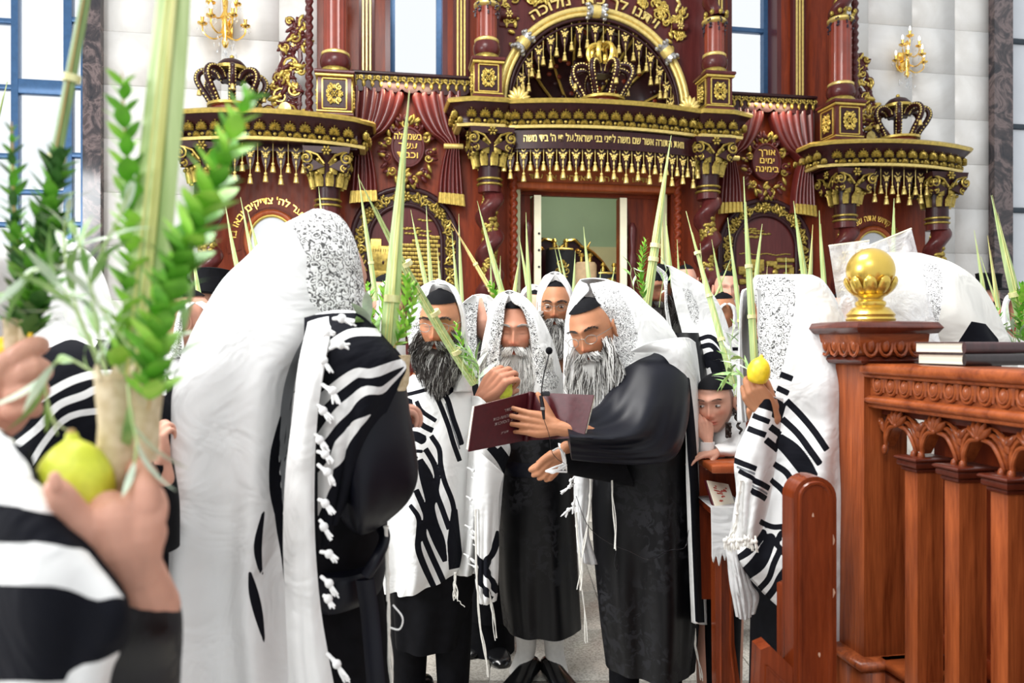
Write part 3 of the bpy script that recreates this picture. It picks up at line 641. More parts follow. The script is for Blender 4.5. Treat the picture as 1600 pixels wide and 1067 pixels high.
for s in (-1, 1):
    foliage(b, s*.8 if s < 0 else .5, 4.5, .3, .6, -.125, 0, 2)
    ins = lambda x, z: 1.2 < math.hypot(x, z-3.88) < 1.42 and .45 < abs(x) < .95
    foliage(b, -.95 if s < 0 else .45, 4.4, .5, 1.0, -.12, 110, 4+s, 0, ins, 1.1)
    for k in range(7): t = R(38)+k*.02; leaf(b, s*.83, 4.35+k*.05, .08, random.uniform(0, 3), -.12, .5, .02, 0)
P_('spandrel_carving', b, GO, ga)['kind'] = 'stuff'
for a in (R(38), R(90), R(142)):       # silvered bands clasping the arch
    o = MB(); o.lathe([(.05, -.1), (.075, -.085), (.06, -.05), (.062, .05), (.075, .085), (.05, .1)], n=14, mi=0); o.lathe([(.066, -.04), (.07, 0), (.066, .04)], n=14, mi=1)
    for sg in (-1, 1):
        for k in range(8): q = 2*PI*k/8; o.ball((.07*math.cos(q), .07*math.sin(q), sg*.09), (.02, .02, .025), 6, 4, 0)
    M = Matrix.Translation((.96*math.cos(a), -.16, 3.9+.96*math.sin(a))) @ Matrix.Rotation(-a, 4, 'Y') @ Matrix.Rotation(0, 4, 'X')
    b = MB(); b.merge(o, M); P_('arch_clasp', b, [MT['silver'], GP], ga)
b = MB()                               # half-dome behind, ribbed
for i in range(9):
    t0, t1 = PI*i/9, PI*(i+1)/9
    b.tube([(.9*math.cos(t0)*math.cos(q), -.1+.62*math.sin(q), 3.85+.95*math.sin(t0)*math.cos(q)) for q in np.linspace(0, 1.5, 8)], .016, 6, 1)
rows = [[(.92*math.cos(t)*math.cos(q), -.1+.64*math.sin(q), 3.85+.97*math.sin(t)*math.cos(q)) for q in np.linspace(0, PI/2, 10)] for t in np.linspace(0, PI, 28)]
b.grid(np.array(rows), 0); r_ = random.Random(9)
for i in range(120):
    t = r_.uniform(.1, PI-.1); q = r_.uniform(.1, 1.2); x, y, z = .88*math.cos(t)*math.cos(q), -.1+.6*math.sin(q), 3.85+.93*math.sin(t)*math.cos(q); b.ball((x, y-.02, z), (.026, .01, .026), 6, 4, 2 if i % 2 else 0)
P_('ribbed_dome', b, [PL, GO, MT['mahogany']], ga)
fr_ = P_('arch_fringe', MB().tube([(x, -.13, z) for x, z in arch_pts(0, 3.88, .87, 30)], .014, 6), PL, ga)
for i in range(15):
    t = PI*(i+.8)/15.6; x, z = .82*math.cos(t), 3.9+.86*math.sin(t)
    o = place('pendant', DROP, ga, x, -.12, z); place('tassel', TAS, ga, x, -.13, z-.25)
    t2 = PI*(i+.3)/15.6; place('tassel', TASL, ga, .84*math.cos(t2), -.13, max(3.86, 3.9+.86*math.sin(t2)-.17))
for s in (-1, 1):
    b = MB(); fan(b, s*.86, 3.80, .14, -.5, 9, 0, R(-10), R(190), .03); P_('shell_finial', b, GP)
# --- open scroll brackets on the flanks
for s in (-1, 1):
    b = MB(); spec = [(3.02, 4.55, .035), (2.97, 4.4, .06), (3.06, 4.3, .05), (3.0, 4.14, .085), (3.12, 4.0, .07), (2.98, 3.9, .07), (3.1, 3.83, .09), (3.02, 3.68, .09), (3.22, 3.68, .08), (3.36, 3.65, .085), (3.5, 3.6, .06), (3.16, 3.92, .05)]
    for i, (x, z, r_) in enumerate(spec):
        spiral(b, s*x, z, r_, -.15, 1.5, (1 if i % 2 else -1)*s, R(70*i), .020, 0); spiral(b, s*x, z, r_*.8, -.17, 1.4, (1 if i % 2 else -1)*s, R(70*i), .011, 1)
        for k in range(2): leaf(b, s*x, z, r_*1.5, R(70*i+140*k), -.17, .4, .02, k)
    edge = lambda z: np.interp(z, [3.56, 3.75, 3.9, 4.1, 4.3, 4.62], [.62, .42, .30, .24, .20, .06])
    r_ = random.Random(21)
    for k in range(46):
        z = r_.uniform(3.6, 4.6); x = 2.87+r_.random()*edge(z); q = r_.uniform(.03, .06); spiral(b, s*x, z, q, -.15, 1.3, r_.choice((-1, 1)), r_.uniform(0, 6), .013, k % 3 == 0); leaf(b, s*x, z, .10, r_.uniform(0, 6.3), -.155, .38, .02, k % 2)
    b.tube([(s*(2.87+edge(z)+.012*math.sin(z*22)), -.15, z) for z in np.linspace(3.57, 4.6, 16)], .018, 6, 0)
    b.tube([(s*2.9, -.15, 4.6), (s*2.94, -.15, 4.45), (s*2.92, -.15, 4.2), (s*3.0, -.15, 4.05), (s*2.93, -.15, 3.85), (s*2.95, -.15, 3.56)], .022, 6, 0)
    b.tube([(s*2.95, -.15, 3.56), (s*3.2, -.15, 3.575), (s*3.55, -.15, 3.57)], .022, 6, 0); b.lathe([(.0, -.02), (.055, -.02), (.06, 0), (0, .012)], n=14, mi=2); b.v[-1] = b.v[-1][:, [0, 2, 1]]*[1, -1, 1.2]+[s*3.06, -.2, 3.70]
    P_('scroll_bracket', b, [PLL, GO, MT['gold_pale']])['kind'] = 'stuff'
# ================================================================ crowns standing on the cornices
def crown(name, x, y, z, sc, label, two=False, dark=True):
    e = empty(name, AW(x, y, z), AA); e.scale = (sc, sc, sc); tag(e, label, 'crown', 'carved crowns on the ark')
    b = MB(); b.lathe([(.19, 0), (.2, .02), (.2, .085), (.22, .1)], n=40, mi=0, wob=lambda a, z: .02*np.cos(a*20)); b.lathe([(.215, .095), (.245, .1), (.25, .125), (.21, .135)], n=32, mi=1); b.build('crown_base', [MT['red_col'], GO], e, True)
    for i in range(8):
        a = 2*PI*i/8+.2; u = Vector((math.cos(a), math.sin(a), 0)); tn = Vector((-math.sin(a), math.cos(a), 0))
        P = spl([tuple(u*r_+Vector((0, 0, z_))) for r_, z_ in ((.2, .13), (.24, .2), (.31, .3), (.34, .38), (.31, .45), (.22, .475), (.14, .44), (.11, .4))], 22)
        b = MB(); b.tube(P, .034, 8, 0)
        for sg in (-1, 1):
            for q in range(22):
                if q % 1 == 0: nrm = Vector(P[q])-Vector((0, 0, .3)); nrm.normalize(); b.ball(Vector(P[q])+tn*sg*.024+nrm*.014, (.013, .013, .013), 5, 4, 1)
        for q in range(2, 20, 3): nrm = Vector(P[q])-Vector((0, 0, .3)); nrm.normalize(); b.ball(Vector(P[q])+nrm*.033, .007, 5, 4, 2)
        b.build('crown_rib', [PL if dark else GO, GP, MT['crystal']], e, True)
        if i % 2 == 0: o = place('tassel', TAS, e, u.x*.32, u.y*.32, .3)
    b = MB(); b.lathe([(.1, .38), (.11, .44), (.08, .47), (.09, .49)], n=20, mi=0)
    if not two: b.lathe([(.09, .49), (.16, .5), (.165, .53), (.12, .535)], n=24, mi=1); b.lathe([(.15, .53), (.14, .56), (.1, .6), (.04, .625), (.0, .63)], n=24, mi=0); b.ball((0, 0, .645), .024, 8, 6, 1)
    else:
        for i in range(6):
            a = 2*PI*i/6; u = Vector((math.cos(a), math.sin(a), 0)); b.tube(spl([tuple(u*r_+Vector((0, 0, z_))) for r_, z_ in ((.1, .5), (.15, .58), (.14, .68), (.07, .72), (.02, .7))], 12), .028, 6, 3); 
        b.ball((0, 0, .73), .03, 8, 6, 1)
    b.build('crown_top', [PL, GO, GP, MT['brass']], e, True); return e
crown('carved_crown', -3.52, -.3, 3.562, .88, 'carved dark crown with gold beading on left side cornice')
crown('carved_crown', 3.30, -.3, 3.562, .88, 'carved dark crown with gold beading on right side cornice')
crown('carved_crown', .02, -.30, 3.802, .92, 'large two-tier crown in the middle of the great arch', True)
# ================================================================ scrolls standing in the ark
def scroll(name, x, y, z, w_, h, label, mat, deco=False):
    e = empty(name, AW(x, y, z), AA); tag(e, label, 'torah scroll')
    b = MB(); b.lathe([(w_*.46, 0), (w_*.5, .03), (w_*.5, h-.03), (w_*.42, h)], n=20); b.v[-1] = b.v[-1]*[1, .6, 1]; b.build('mantle', mat, e, True)
    for s_ in (-1, 1): MB().lathe([(.02, h), (.02, h+.06), (.035, h+.07), (.02, h+.1)], (s_*w_*.2, 0, 0), 10).build('roller_handle', MT['brass'], e, True)
    if deco:
        g = MB(); y_ = -w_*.3-.005
        for s_ in (-1, 1): spiral(g, s_*.045, h*.62, .05, y_, 1.2, s_, R(90), .008, 0); spiral(g, s_*.03, h*.72, .035, y_, 1.1, -s_, 0, .007, 0)
        g.tube([(-.06, y_, h*.52), (.06, y_, h*.52)], .008, 5); fan(g, 0, h*.74, .04, y_, 5)
        for s_ in (-1, 1): g.tube([(x_+s_*.03, y_-.004, z_) for x_, z_ in ((-.025, h*.2), (-.025, h*.4), (0, h*.45), (.025, h*.4), (.025, h*.2), (-.025, h*.2))], .005, 5, 1)
        g.tube([(-w_*.4, y_+.05, h-.02), (0, y_, h-.02), (w_*.4, y_+.05, h-.02)], .012, 5, 0); g.build('embroidery', [MT['gold'], MT['silver']], e, True)
    return e
scroll('torah_scroll', -.2, .6, 1.86, .33, .68, 'torah scroll in black mantle with gold crown and tablets', MT['velvet'], True)
scroll('torah_scroll', .08, .55, 1.86, .25, .52, 'torah scroll in beige cloth cover inside the open ark', MT['beige'])
scroll('torah_scroll', .36, .6, 1.86, .32, .42, 'low black velvet torah scroll at right inside the open ark', MT['velvet'], True)
b = MB(); b.span(-.84, .84, .3, 1.2, 1.82, 1.857); P_('ark_shelf', b, MG)
# ================================================================ gilt crystal wall sconces
def sconce(px, py, label, sc=1.0):
    x, z = L(px, py, .1); e = empty('wall_sconce', AW(x, .3, z), AA); e.scale = (sc,)*3; tag(e, label, 'wall lamp', 'gilt wall sconces')
    b = MB(); b.lathe([(.0, -.26), (.02, -.25), (.035, -.2), (.02, -.16), (.045, -.1), (.02, -.02), (.05, .04), (.02, .1), (.03, .2), (.0, .26)], (0, -.14, 0), 14); b.box((0, -.03, 0), (.1, .04, .24), 0, None, .01); b.tube([(0, 0, 0), (0, -.14, 0)], .02, 8); b.build('stem', MT['gold_bright'], e, True)
    for k, (dx, dy, dz) in enumerate(((-.2, -.2, -.06), (.2, -.2, -.06), (-.1, -.3, -.02), (.1, -.3, -.0), (-.12, -.22, .14), (.12, -.22, .14), (0, -.2, .27))):
        b = MB(); P = spl([(0, -.14, dz-.06), (dx*.5, -.14+(dy+.14)*.6, dz-.13), (dx*.95, dy, dz-.08), (dx, dy, dz)], 12); b.tube(P, .008, 6)
        b.lathe([(.006, -.02), (.045, 0), (.048, .012), (.012, .014), (.014, .03), (.018, .07), (0, .07)], (dx, dy, dz), 12); a_ = b.build('arm', MT['gold_bright'], e, True)
        b = MB(); b.lathe([(.008, .07), (.011, .09), (.008, .12), (0, .135)], (dx, dy, dz), 8); b.build('candle_bulb', MT['bulb'], a_, True)
        b = MB()
        for q in range(6):
            t = 2*PI*q/6; cx_, cy_ = dx+.045*math.cos(t), dy+.045*math.sin(t)
            b.lathe([(0, -.065), (.007, -.05), (0, -.02)], (cx_, cy_, dz), 6); b.ball((cx_, cy_, dz-.012), .005, 5, 4)
        b.build('crystal_drop', MT['crystal'], a_, True)['kind'] = 'stuff'
    b = MB(); 
    for q in range(30): t = random.uniform(0, 6.3); r_ = random.uniform(.02, .12); b.lathe([(0, -.05), (.009, -.03), (0, 0)], (r_*math.cos(t), -.16+r_*.6*math.sin(t), -.14-random.uniform(0, .2)), 6)
    b.build('crystal_drop', MT['crystal'], e, True)['kind'] = 'stuff'
m = NT('bulb'); m.b.inputs['Emission Color'].default_value = (1, .93, .8, 1); m.b.inputs['Emission Strength'].default_value = 3; MT['bulb'] = m.mat
sconce(350, 30, 'gilt crystal sconce on stone wall left of the ark', 1.0); sconce(1424, 88, 'gilt crystal sconce on stone wall right of the ark', .88)
# ================================================================ CLOTH, HEADS, HANDS, PALM BRANCHES
def sdf_line(X, Y_, pts, w=None):
    best = np.full(X.shape, -1e3)
    n_ = len(pts)-1
    for i_, (p, q) in enumerate(zip(pts[:-1], pts[1:])):
        x0, y0 = p[:2]; x1, y1 = q[:2]; w0 = p[2] if len(p) > 2 else w; w1 = q[2] if len(q) > 2 else w
        dx, dy = x1-x0, y1-y0; t = np.clip(((X-x0)*dx+(Y_-y0)*dy)/max(dx*dx+dy*dy, 1e-9), 0, 1)
        ln = max(math.hypot(dx, dy), 1e-6); tr = ((X-x0)*dx+(Y_-y0)*dy)/ln; val = (w0+(w1-w0)*t)/2-np.hypot(X-x0-dx*t, Y_-y0-dy*t)
        if i_ == 0: val = np.minimum(val, tr+.5)          # woven stripes end square
        if i_ == n_-1: val = np.minimum(val, ln-tr+.5)
        best = np.maximum(best, val)
    return best
def sdf_poly(X, Y_, P):
    d = np.full(X.shape, 1e9); ins = np.zeros(X.shape, bool)
    for (x0, y0), (x1, y1) in zip(P, P[1:]+P[:1]):
        dx, dy = x1-x0, y1-y0; t = np.clip(((X-x0)*dx+(Y_-y0)*dy)/max(dx*dx+dy*dy, 1e-9), 0, 1)
        d = np.minimum(d, np.hypot(X-x0-dx*t, Y_-y0-dy*t))
        c = ((y0 > Y_) != (y1 > Y_)) & (X < (x1-x0)*(Y_-y0)/((y1-y0) if y1 != y0 else 1e-9)+x0); ins ^= c
    return np.where(ins, d, -d)
def marks(V, specs):
    """woven stripes and collar pattern as a distance field stored on the cloth's vertices"""
    X = V[:, 0]*F/V[:, 1]+CX; Y_ = CY-(V[:, 2]-CAMH)*F/V[:, 1]; out = np.full(len(V), -50.0)
    for s_ in specs:
        if s_[0] == 'poly': out = np.maximum(out, sdf_poly(X, Y_, list(s_[1]))); continue
        pts = [tuple(p) if len(p) > 2 else tuple(p)+(s_[0],) for p in s_[1]]
        if len(pts) > 2: pts = [tuple(q) for q in spl(np.array(pts, float), (len(pts)-1)*4+1)]
        out = np.maximum(out, sdf_line(X, Y_, pts))
    return out
def fabric(name, base, dark=(.006, .0065, .010), lace_sc=75, weave=900):
    m = NT(name); v = m.co()
    A = lambda k: m.n('ShaderNodeMath', {0: m.n('ShaderNodeAttribute', attribute_name=k).outputs['Fac'], 1: 0.0}, operation='GREATER_THAN').outputs[0]
    nz = m.noise(v, 9, 4); cb = m.ramp(nz, [(.3, [c*.93 for c in base]), (.7, base)])
    vo = m.n('ShaderNodeTexVoronoi', {'Vector': m.n('ShaderNodeVectorMath', {0: v, 1: m.n('ShaderNodeVectorMath', {0: m.n('ShaderNodeTexNoise', {'Vector': v, 'Scale': lace_sc*.6, 'Detail': 2}).outputs[1], 'Scale': 1.6/lace_sc}, operation='SCALE').outputs[0]}, operation='ADD').outputs[0], 'Scale': lace_sc})
    wv = m.n('ShaderNodeMath', {0: m.n('ShaderNodeMath', {0: vo.outputs['Distance'], 1: 17.0}, operation='MULTIPLY').outputs[0]}, operation='SINE').outputs[0]
    n2 = m.noise(v, lace_sc*1.3, 2, .5, 1.0); s2 = m.n('ShaderNodeMath', {0: wv, 1: m.n('ShaderNodeMath', {0: n2, 1: 4.0}, operation='MULTIPLY').outputs[0]}, operation='ADD').outputs[0]
    lc = m.ramp(m.n('ShaderNodeMath', {0: s2, 1: .25}, operation='MULTIPLY').outputs[0], [(.28, (.10, .10, .10)), (.38, (.34, .335, .33)), (.46, (.80, .80, .79)), (.6, (.92, .92, .91))])
    def mix(f, a, b):
        q = m.n('ShaderNodeMix', {'Factor': f}, data_type='RGBA'); m.t.links.new(a, q.inputs[6])
        if isinstance(b, bpy.types.NodeSocket): m.t.links.new(b, q.inputs[7])
        else: q.inputs[7].default_value = tuple(b)+(1,)
        return q.outputs[2]
    c = mix(A('lace'), cb, lc); c = mix(A('grey'), c, (.20, .21, .22)); c = mix(A('ink'), c, dark); m.l(c, 'Base Color')
    m.b.inputs['Roughness'].default_value = .9; m.b.inputs['Specular IOR Level'].default_value = .12
    wb = m.n('ShaderNodeTexNoise', {'Vector': v, 'Scale': weave, 'Detail': 1}).outputs[0]; h = m.n('ShaderNodeMath', {0: m.n('ShaderNodeMath', {0: s2, 1: A('lace')}, operation='MULTIPLY').outputs[0], 1: wb}, operation='ADD').outputs[0]
    b1 = m.n('ShaderNodeBump', {'Height': m.noise(v, 5.5, 3, .55, .8), 'Strength': .55, 'Distance': .05}); b2 = m.n('ShaderNodeBump', {'Height': h, 'Strength': .35, 'Distance': .002, 'Normal': b1.outputs[0]}); m.l(b2.outputs[0], 'Normal'); return m.mat
MT['wool'] = fabric('white_wool', (.80, .797, .785)); MT['wool_fine'] = fabric('white_wool_fine_collar', (.80, .797, .78), lace_sc=110)
MT['wool_cream'] = fabric('cream_wool', (.80, .785, .73), lace_sc=115); MT['wool_big'] = fabric('white_wool_bold_collar', (.78, .78, .777), lace_sc=62)
MT['wool_grey'] = fabric('white_cotton', (.66, .66, .66))
def satin(name, c, sc=22, amt=.5):
    m = NT(name); v = m.co(); nz = m.noise(v, sc, 4, .62, 1.2); f = m.ramp(nz, [(.50, (0, 0, 0)), (.54, (1, 1, 1))])
    big = m.ramp(m.noise(v, 3.2, 2), [(.42, (0, 0, 0)), (.55, (1, 1, 1))])
    g = m.n('ShaderNodeMath', {0: f, 1: big}, operation='MULTIPLY').outputs[0]
    q = m.n('ShaderNodeMix', {'Factor': g}, data_type='RGBA'); q.inputs[6].default_value = tuple(c)+(1,); q.inputs[7].default_value = tuple(x*3+.004 for x in c)+(1,); m.l(q.outputs[2], 'Base Color')
    rr = m.n('ShaderNodeMapRange', {'Value': g, 3: .42, 4: .62}).outputs[0]; m.l(rr, 'Roughness'); m.b.inputs['Specular IOR Level'].default_value = amt*.5; return m.mat
MT['damask'] = satin('black_damask', (.0035, .0035, .0045)); MT['satin'] = plain('black_satin', (.003, .0035, .008), .44, 0, .2, 6, Specular_IOR_Level=.24); MT['blackcloth'] = plain('black_cloth', (.004, .004, .0055), .8, 0, .3, 30, Specular_IOR_Level=.12)
MT['shirt'] = plain('white_shirt', (.80, .79, .78), .75, 0, .03, 8); MT['sock'] = plain('white_sock', (.76, .74, .70), .8, 0, .05, 60)
MT['shoe'] = plain('black_shoe', (.008, .008, .009), .18); MT['string'] = plain('wool_string', (.80, .78, .72), .8, 0, .08, 80); MT['string_w'] = plain('white_string', (.86, .86, .85), .8, 0, .05, 80)
def skin(name, c):
    m = NT(name); v = m.co(); nz = m.noise(v, 28, 3); a = lambda k: m.n('ShaderNodeAttribute', attribute_name=k).outputs['Fac']
    base = m.ramp(nz, [(.3, [x*.88 for x in c]), (.7, c)])
    def mix(f, a_, b_): q = m.n('ShaderNodeMix', {'Factor': f}, data_type='RGBA'); m.t.links.new(a_, q.inputs[6]); q.inputs[7].default_value = tuple(b_)+(1,); return q.outputs[2]
    c1 = mix(a('lip'), base, (c[0]*.75, c[1]*.38, c[2]*.36)); c1 = mix(a('red'), c1, (c[0]*.95, c[1]*.62, c[2]*.55)); c1 = mix(a('dark'), c1, (.03, .018, .012)); m.l(c1, 'Base Color')
    m.b.inputs['Roughness'].default_value = .55; m.b.inputs['Specular IOR Level'].default_value = .35; m.b.inputs['Subsurface Weight'].default_value = .08; m.b.inputs['Subsurface Radius'].default_value = (.012, .004, .002)
    m.bump(m.noise(v, 260, 2), .08, .002); return m.mat
MT['skin'] = skin('skin', (.56, .25, .155)); MT['skin_pale'] = skin('skin_pale', (.64, .33, .235)); MT['skin_in_shade'] = skin('skin_shaded', (.26, .10, .05)); MT['skin_olive'] = skin('skin_olive', (.46, .20, .10))  # the shaded skin copy holds one man's facial shadow in its colour
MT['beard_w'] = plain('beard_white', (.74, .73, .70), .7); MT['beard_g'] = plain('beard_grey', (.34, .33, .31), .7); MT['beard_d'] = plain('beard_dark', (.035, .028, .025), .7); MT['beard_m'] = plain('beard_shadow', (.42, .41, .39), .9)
MT['hair'] = plain('dark_hair', (.018, .010, .007), .5); MT['eye'] = plain('eye_white', (.42, .38, .36), .3, 0, .01); MT['iris'] = plain('iris', (.02, .012, .008), .1)
MT['lens'] = MT['pane']; MT['wire'] = plain('wire_frame', (.3, .28, .25), .3, .8)
def finish(mb, V, name, mat, parent, ink, lace, grey, thick, invert=False, front=None):
    for k, sp in (('ink', ink), ('lace', lace), ('grey', grey)):
        if sp or (k == 'ink' and invert):
            a = marks(V, sp or [])
            if invert and k == 'ink': a = -a
            if front is not None: a = np.where(front, a, -50)
            mb.attr[k] = a
    o = mb.build(name, mat, parent)
    if thick: md = o.modifiers.new('thickness', 'SOLIDIFY'); md.thickness = thick; md.offset = -1
    return o
def fold_fn(u, v, folds, seed=0):
    """u across in radians-like units, v 0..1 down: soft pleats"""
    d = np.zeros(np.broadcast(u, v).shape)
    for k, amp, ph, v0, v1 in folds:
        wgt = np.clip((v-v0)/max(v1-v0, 1e-6), 0, 1); wgt = wgt*wgt*(3-2*wgt)
        q = np.sin(k*u+ph+1.1*np.sin(2.3*v+ph)+.5*np.sin(k*.37*u+5*v)); d = d+amp*wgt*(np.sign(q)*np.abs(q)**1.0)
    return d
def ring(name, secs, mat, parent, nu=96, nv=70, arc=None, folds=(), ink=(), lace=(), grey=(), thick=.004, allround=False, invert=False):
    S = spl(np.array([tuple(s_)+(0,)*(7-len(s_)) for s_ in secs], float), nv); full = arc is None
    t = np.linspace(0, 2*PI, nu, endpoint=False) if full else np.linspace(arc[0], arc[1], nu)
    PLf = W(S[:, 0], S[:, 1], S[:, 4]-S[:, 6]/2); PRt = W(S[:, 2], S[:, 3], S[:, 4]+S[:, 6]/2); c = (PLf+PRt)/2; a = (PRt-PLf)/2; an = np.linalg.norm(a, axis=1)
    hd = np.maximum(S[:, 5], .003)[:, None]; v = np.linspace(0, 1, nv)[:, None]; T = t[None, :]
    d = fold_fn(T, v, folds) if folds else np.zeros((nv, nu)); d = d*np.clip(np.minimum(an, hd[:, 0])/.08, 0, 1)[:, None]
    ka = 1+d/np.maximum(an, .02)[:, None]*.35; kb = 1+d/hd*1.0
    P = c[:, None, :]+a[:, None, :]*(np.cos(T)*ka)[..., None]; P[..., 1] -= hd*np.sin(T)*kb
    mb = MB(); mb.grid(P, 0, wv=full); V = P.reshape(-1, 3)
    if full:
        n = nu; mb.f += [tuple(range(n)), tuple((nv-1)*n+i for i in range(n))[::-1]]; mb.m += [0, 0]
    fr = None if allround else np.broadcast_to(np.sin(T) > -.25, (nv, nu)).ravel()
    return finish(mb, V, name, mat, parent, ink, lace, grey, 0 if full else thick, invert, fr)
def sheet(name, rows, mat, parent, nu=60, nv=60, folds=(), ink=(), lace=(), grey=(), thick=.005, invert=False, wav=0):
    P = spl(np.array(rows, float), nv); P = np.swapaxes(spl(np.swapaxes(P, 0, 1), nu), 0, 1)
    u = np.linspace(0, 2*PI, nu)[None, :]; v = np.linspace(0, 1, nv)[:, None]
    if folds: P[..., 2] += fold_fn(u, v, folds)
    Q = W(P[..., 0], P[..., 1], P[..., 2]); mb = MB(); mb.grid(Q)
    return finish(mb, Q.reshape(-1, 3), name, mat, parent, ink, lace, grey, thick, invert)
def hood(name, rows, Y, mat, parent, df=.10, db=.15, nu=80, nv=60, ink=(), lace=(), grey=(), folds=((5, .008, .3, 0, .6), (9, .004, 1, .2, 1)), thick=.005, yaw=0):
    """rows: (y, x_outer_left, x_rim_left, x_rim_right, x_outer_right[, y_rim_offset, depth scale]); cloth runs from one rim round the back of the head to the other"""
    R_ = []
    for r in rows:
        y, xl, ml, mr, xr = r[:5]; dy = r[5] if len(r) > 5 else 0; k = r[6] if len(r) > 6 else 1; w_ = (xr-xl)
        R_.append([(ml, y+dy, Y-df*k+yaw*0), ((ml+xl)/2-w_*.03, y+dy*.6, Y-df*.8*k), (xl, y, Y-.01*k), (xl+w_*.2, y-2, Y+db*.75*k), ((xl+xr)/2, y-3, Y+db*k), (xr-w_*.2, y-2, Y+db*.75*k), (xr, y, Y-.01*k), ((mr+xr)/2+w_*.03, y+dy*.6, Y-df*.8*k), (mr, y+dy, Y-df*k)])
    return sheet(name, R_, mat, parent, nu, nv, folds, ink, lace, grey, thick)
def fuse(mb, vox, it=4):
    me = mb.mesh('t', [], False); o = bpy.data.objects.new('t', me); COL.objects.link(o)
    r = o.modifiers.new('r', 'REMESH'); r.mode = 'VOXEL'; r.voxel_size = vox; s_ = o.modifiers.new('s', 'SMOOTH'); s_.iterations = it; s_.factor = .5
    e = o.evaluated_get(bpy.context.evaluated_depsgraph_get()); m2 = e.to_mesh(); V = np.zeros(len(m2.vertices)*3); m2.vertices.foreach_get('co', V)
    f = [tuple(p.vertices) for p in m2.polygons]; e.to_mesh_clear(); COL.objects.unlink(o); bpy.data.objects.remove(o); bpy.data.meshes.remove(me); return V.reshape(-1, 3), f
def chain(mb, pts, n=12, sub=4):
    """pts: world (x, y, z, r) -> tapering limb with round ends"""
    P = spl(np.array(pts, float), (len(pts)-1)*sub+1); mb.tube(P[:, :3], np.maximum(P[:, 3], .002), n); mb.ball(P[0, :3], P[0, 3], n, 8); mb.ball(P[-1, :3], P[-1, 3], n, 8)
def pc(*pts):
    """(px, py, Y, r_px) points to world chain"""
    return [tuple(at(a, b, c))+(r*c/F,) for a, b, c, r in pts]
def hand_mb(origin, Fv, Nv, Tv, curls=(40, 40, 40, 45), spread=6, thumb=(35, 25, 20), size=1.0, wrist=.06):
    """five-fingered hand: Fv finger direction, Nv palm normal, Tv thumb side"""
    Fv, Nv, Tv = Vector(Fv).normalized(), Vector(Nv).normalized(), Vector(Tv).normalized(); Nv = (Nv-Fv*Nv.dot(Fv)).normalized(); Tn = Fv.cross(Nv); Tv = Tn if Tn.dot(Tv) > 0 else -Tn
    O = Vector(origin); s_ = size; mb = MB(); loc = lambda x, y, z: O+(Tv*x+Nv*y+Fv*z)*s_
    T4 = lambda p, r: tuple(p)+(r*s_,)
    for x0, x1, z in ((-.016, .032, .092), (-.006, .011, .096), (.004, -.011, .092), (.012, -.031, .084)): chain(mb, [T4(loc(-x0*.6, 0, -.0), .021), T4(loc(x1*.9, 0, .05), .0165), T4(loc(x1, -.002, z), .0125)])
    chain(mb, [T4(loc(0, 0, -wrist), .027), T4(loc(0, 0, 0), .025), T4(loc(0, .004, .03), .022)])
    for i, (x, z, ls) in enumerate(((.032, .092, (.042, .026, .020)), (.011, .097, (.046, .030, .021)), (-.011, .093, (.043, .028, .020)), (-.031, .084, (.034, .021, .018)))):
        a = 0; p = loc(x, -.002, z); sp = R(spread*(1.5-i)); c = curls[i]; pts = [T4(p, .0115)]
        for k, l in enumerate(ls):
            a += R(c*(.9, 1.1, .8)[k]); d = Fv*math.cos(a)+Nv*math.sin(a); d = (d+Tv*math.sin(sp)*math.cos(a)).normalized(); p = p+d*l*s_; pts.append(T4(p, (.0095, .0085, .007)[k]*(1 if i < 3 else .88)))
        chain(mb, pts, 10, 3)
    a = R(thumb[0]); p = loc(.022, .006, .018); pts = [T4(p, .019)]; b_ = R(thumb[1])
    for l, r, da in ((.042, .0135, 0), (.032, .0115, thumb[2]), (.026, .0085, thumb[2])):
        a -= R(da*.6); b_ += R(da*.5); d = Fv*math.cos(a)*math.cos(b_)+Tv*math.sin(a)*math.cos(b_)+Nv*math.sin(b_); p = p+d*l*s_; pts.append(T4(p, r))
    chain(mb, pts, 10, 3); return mb
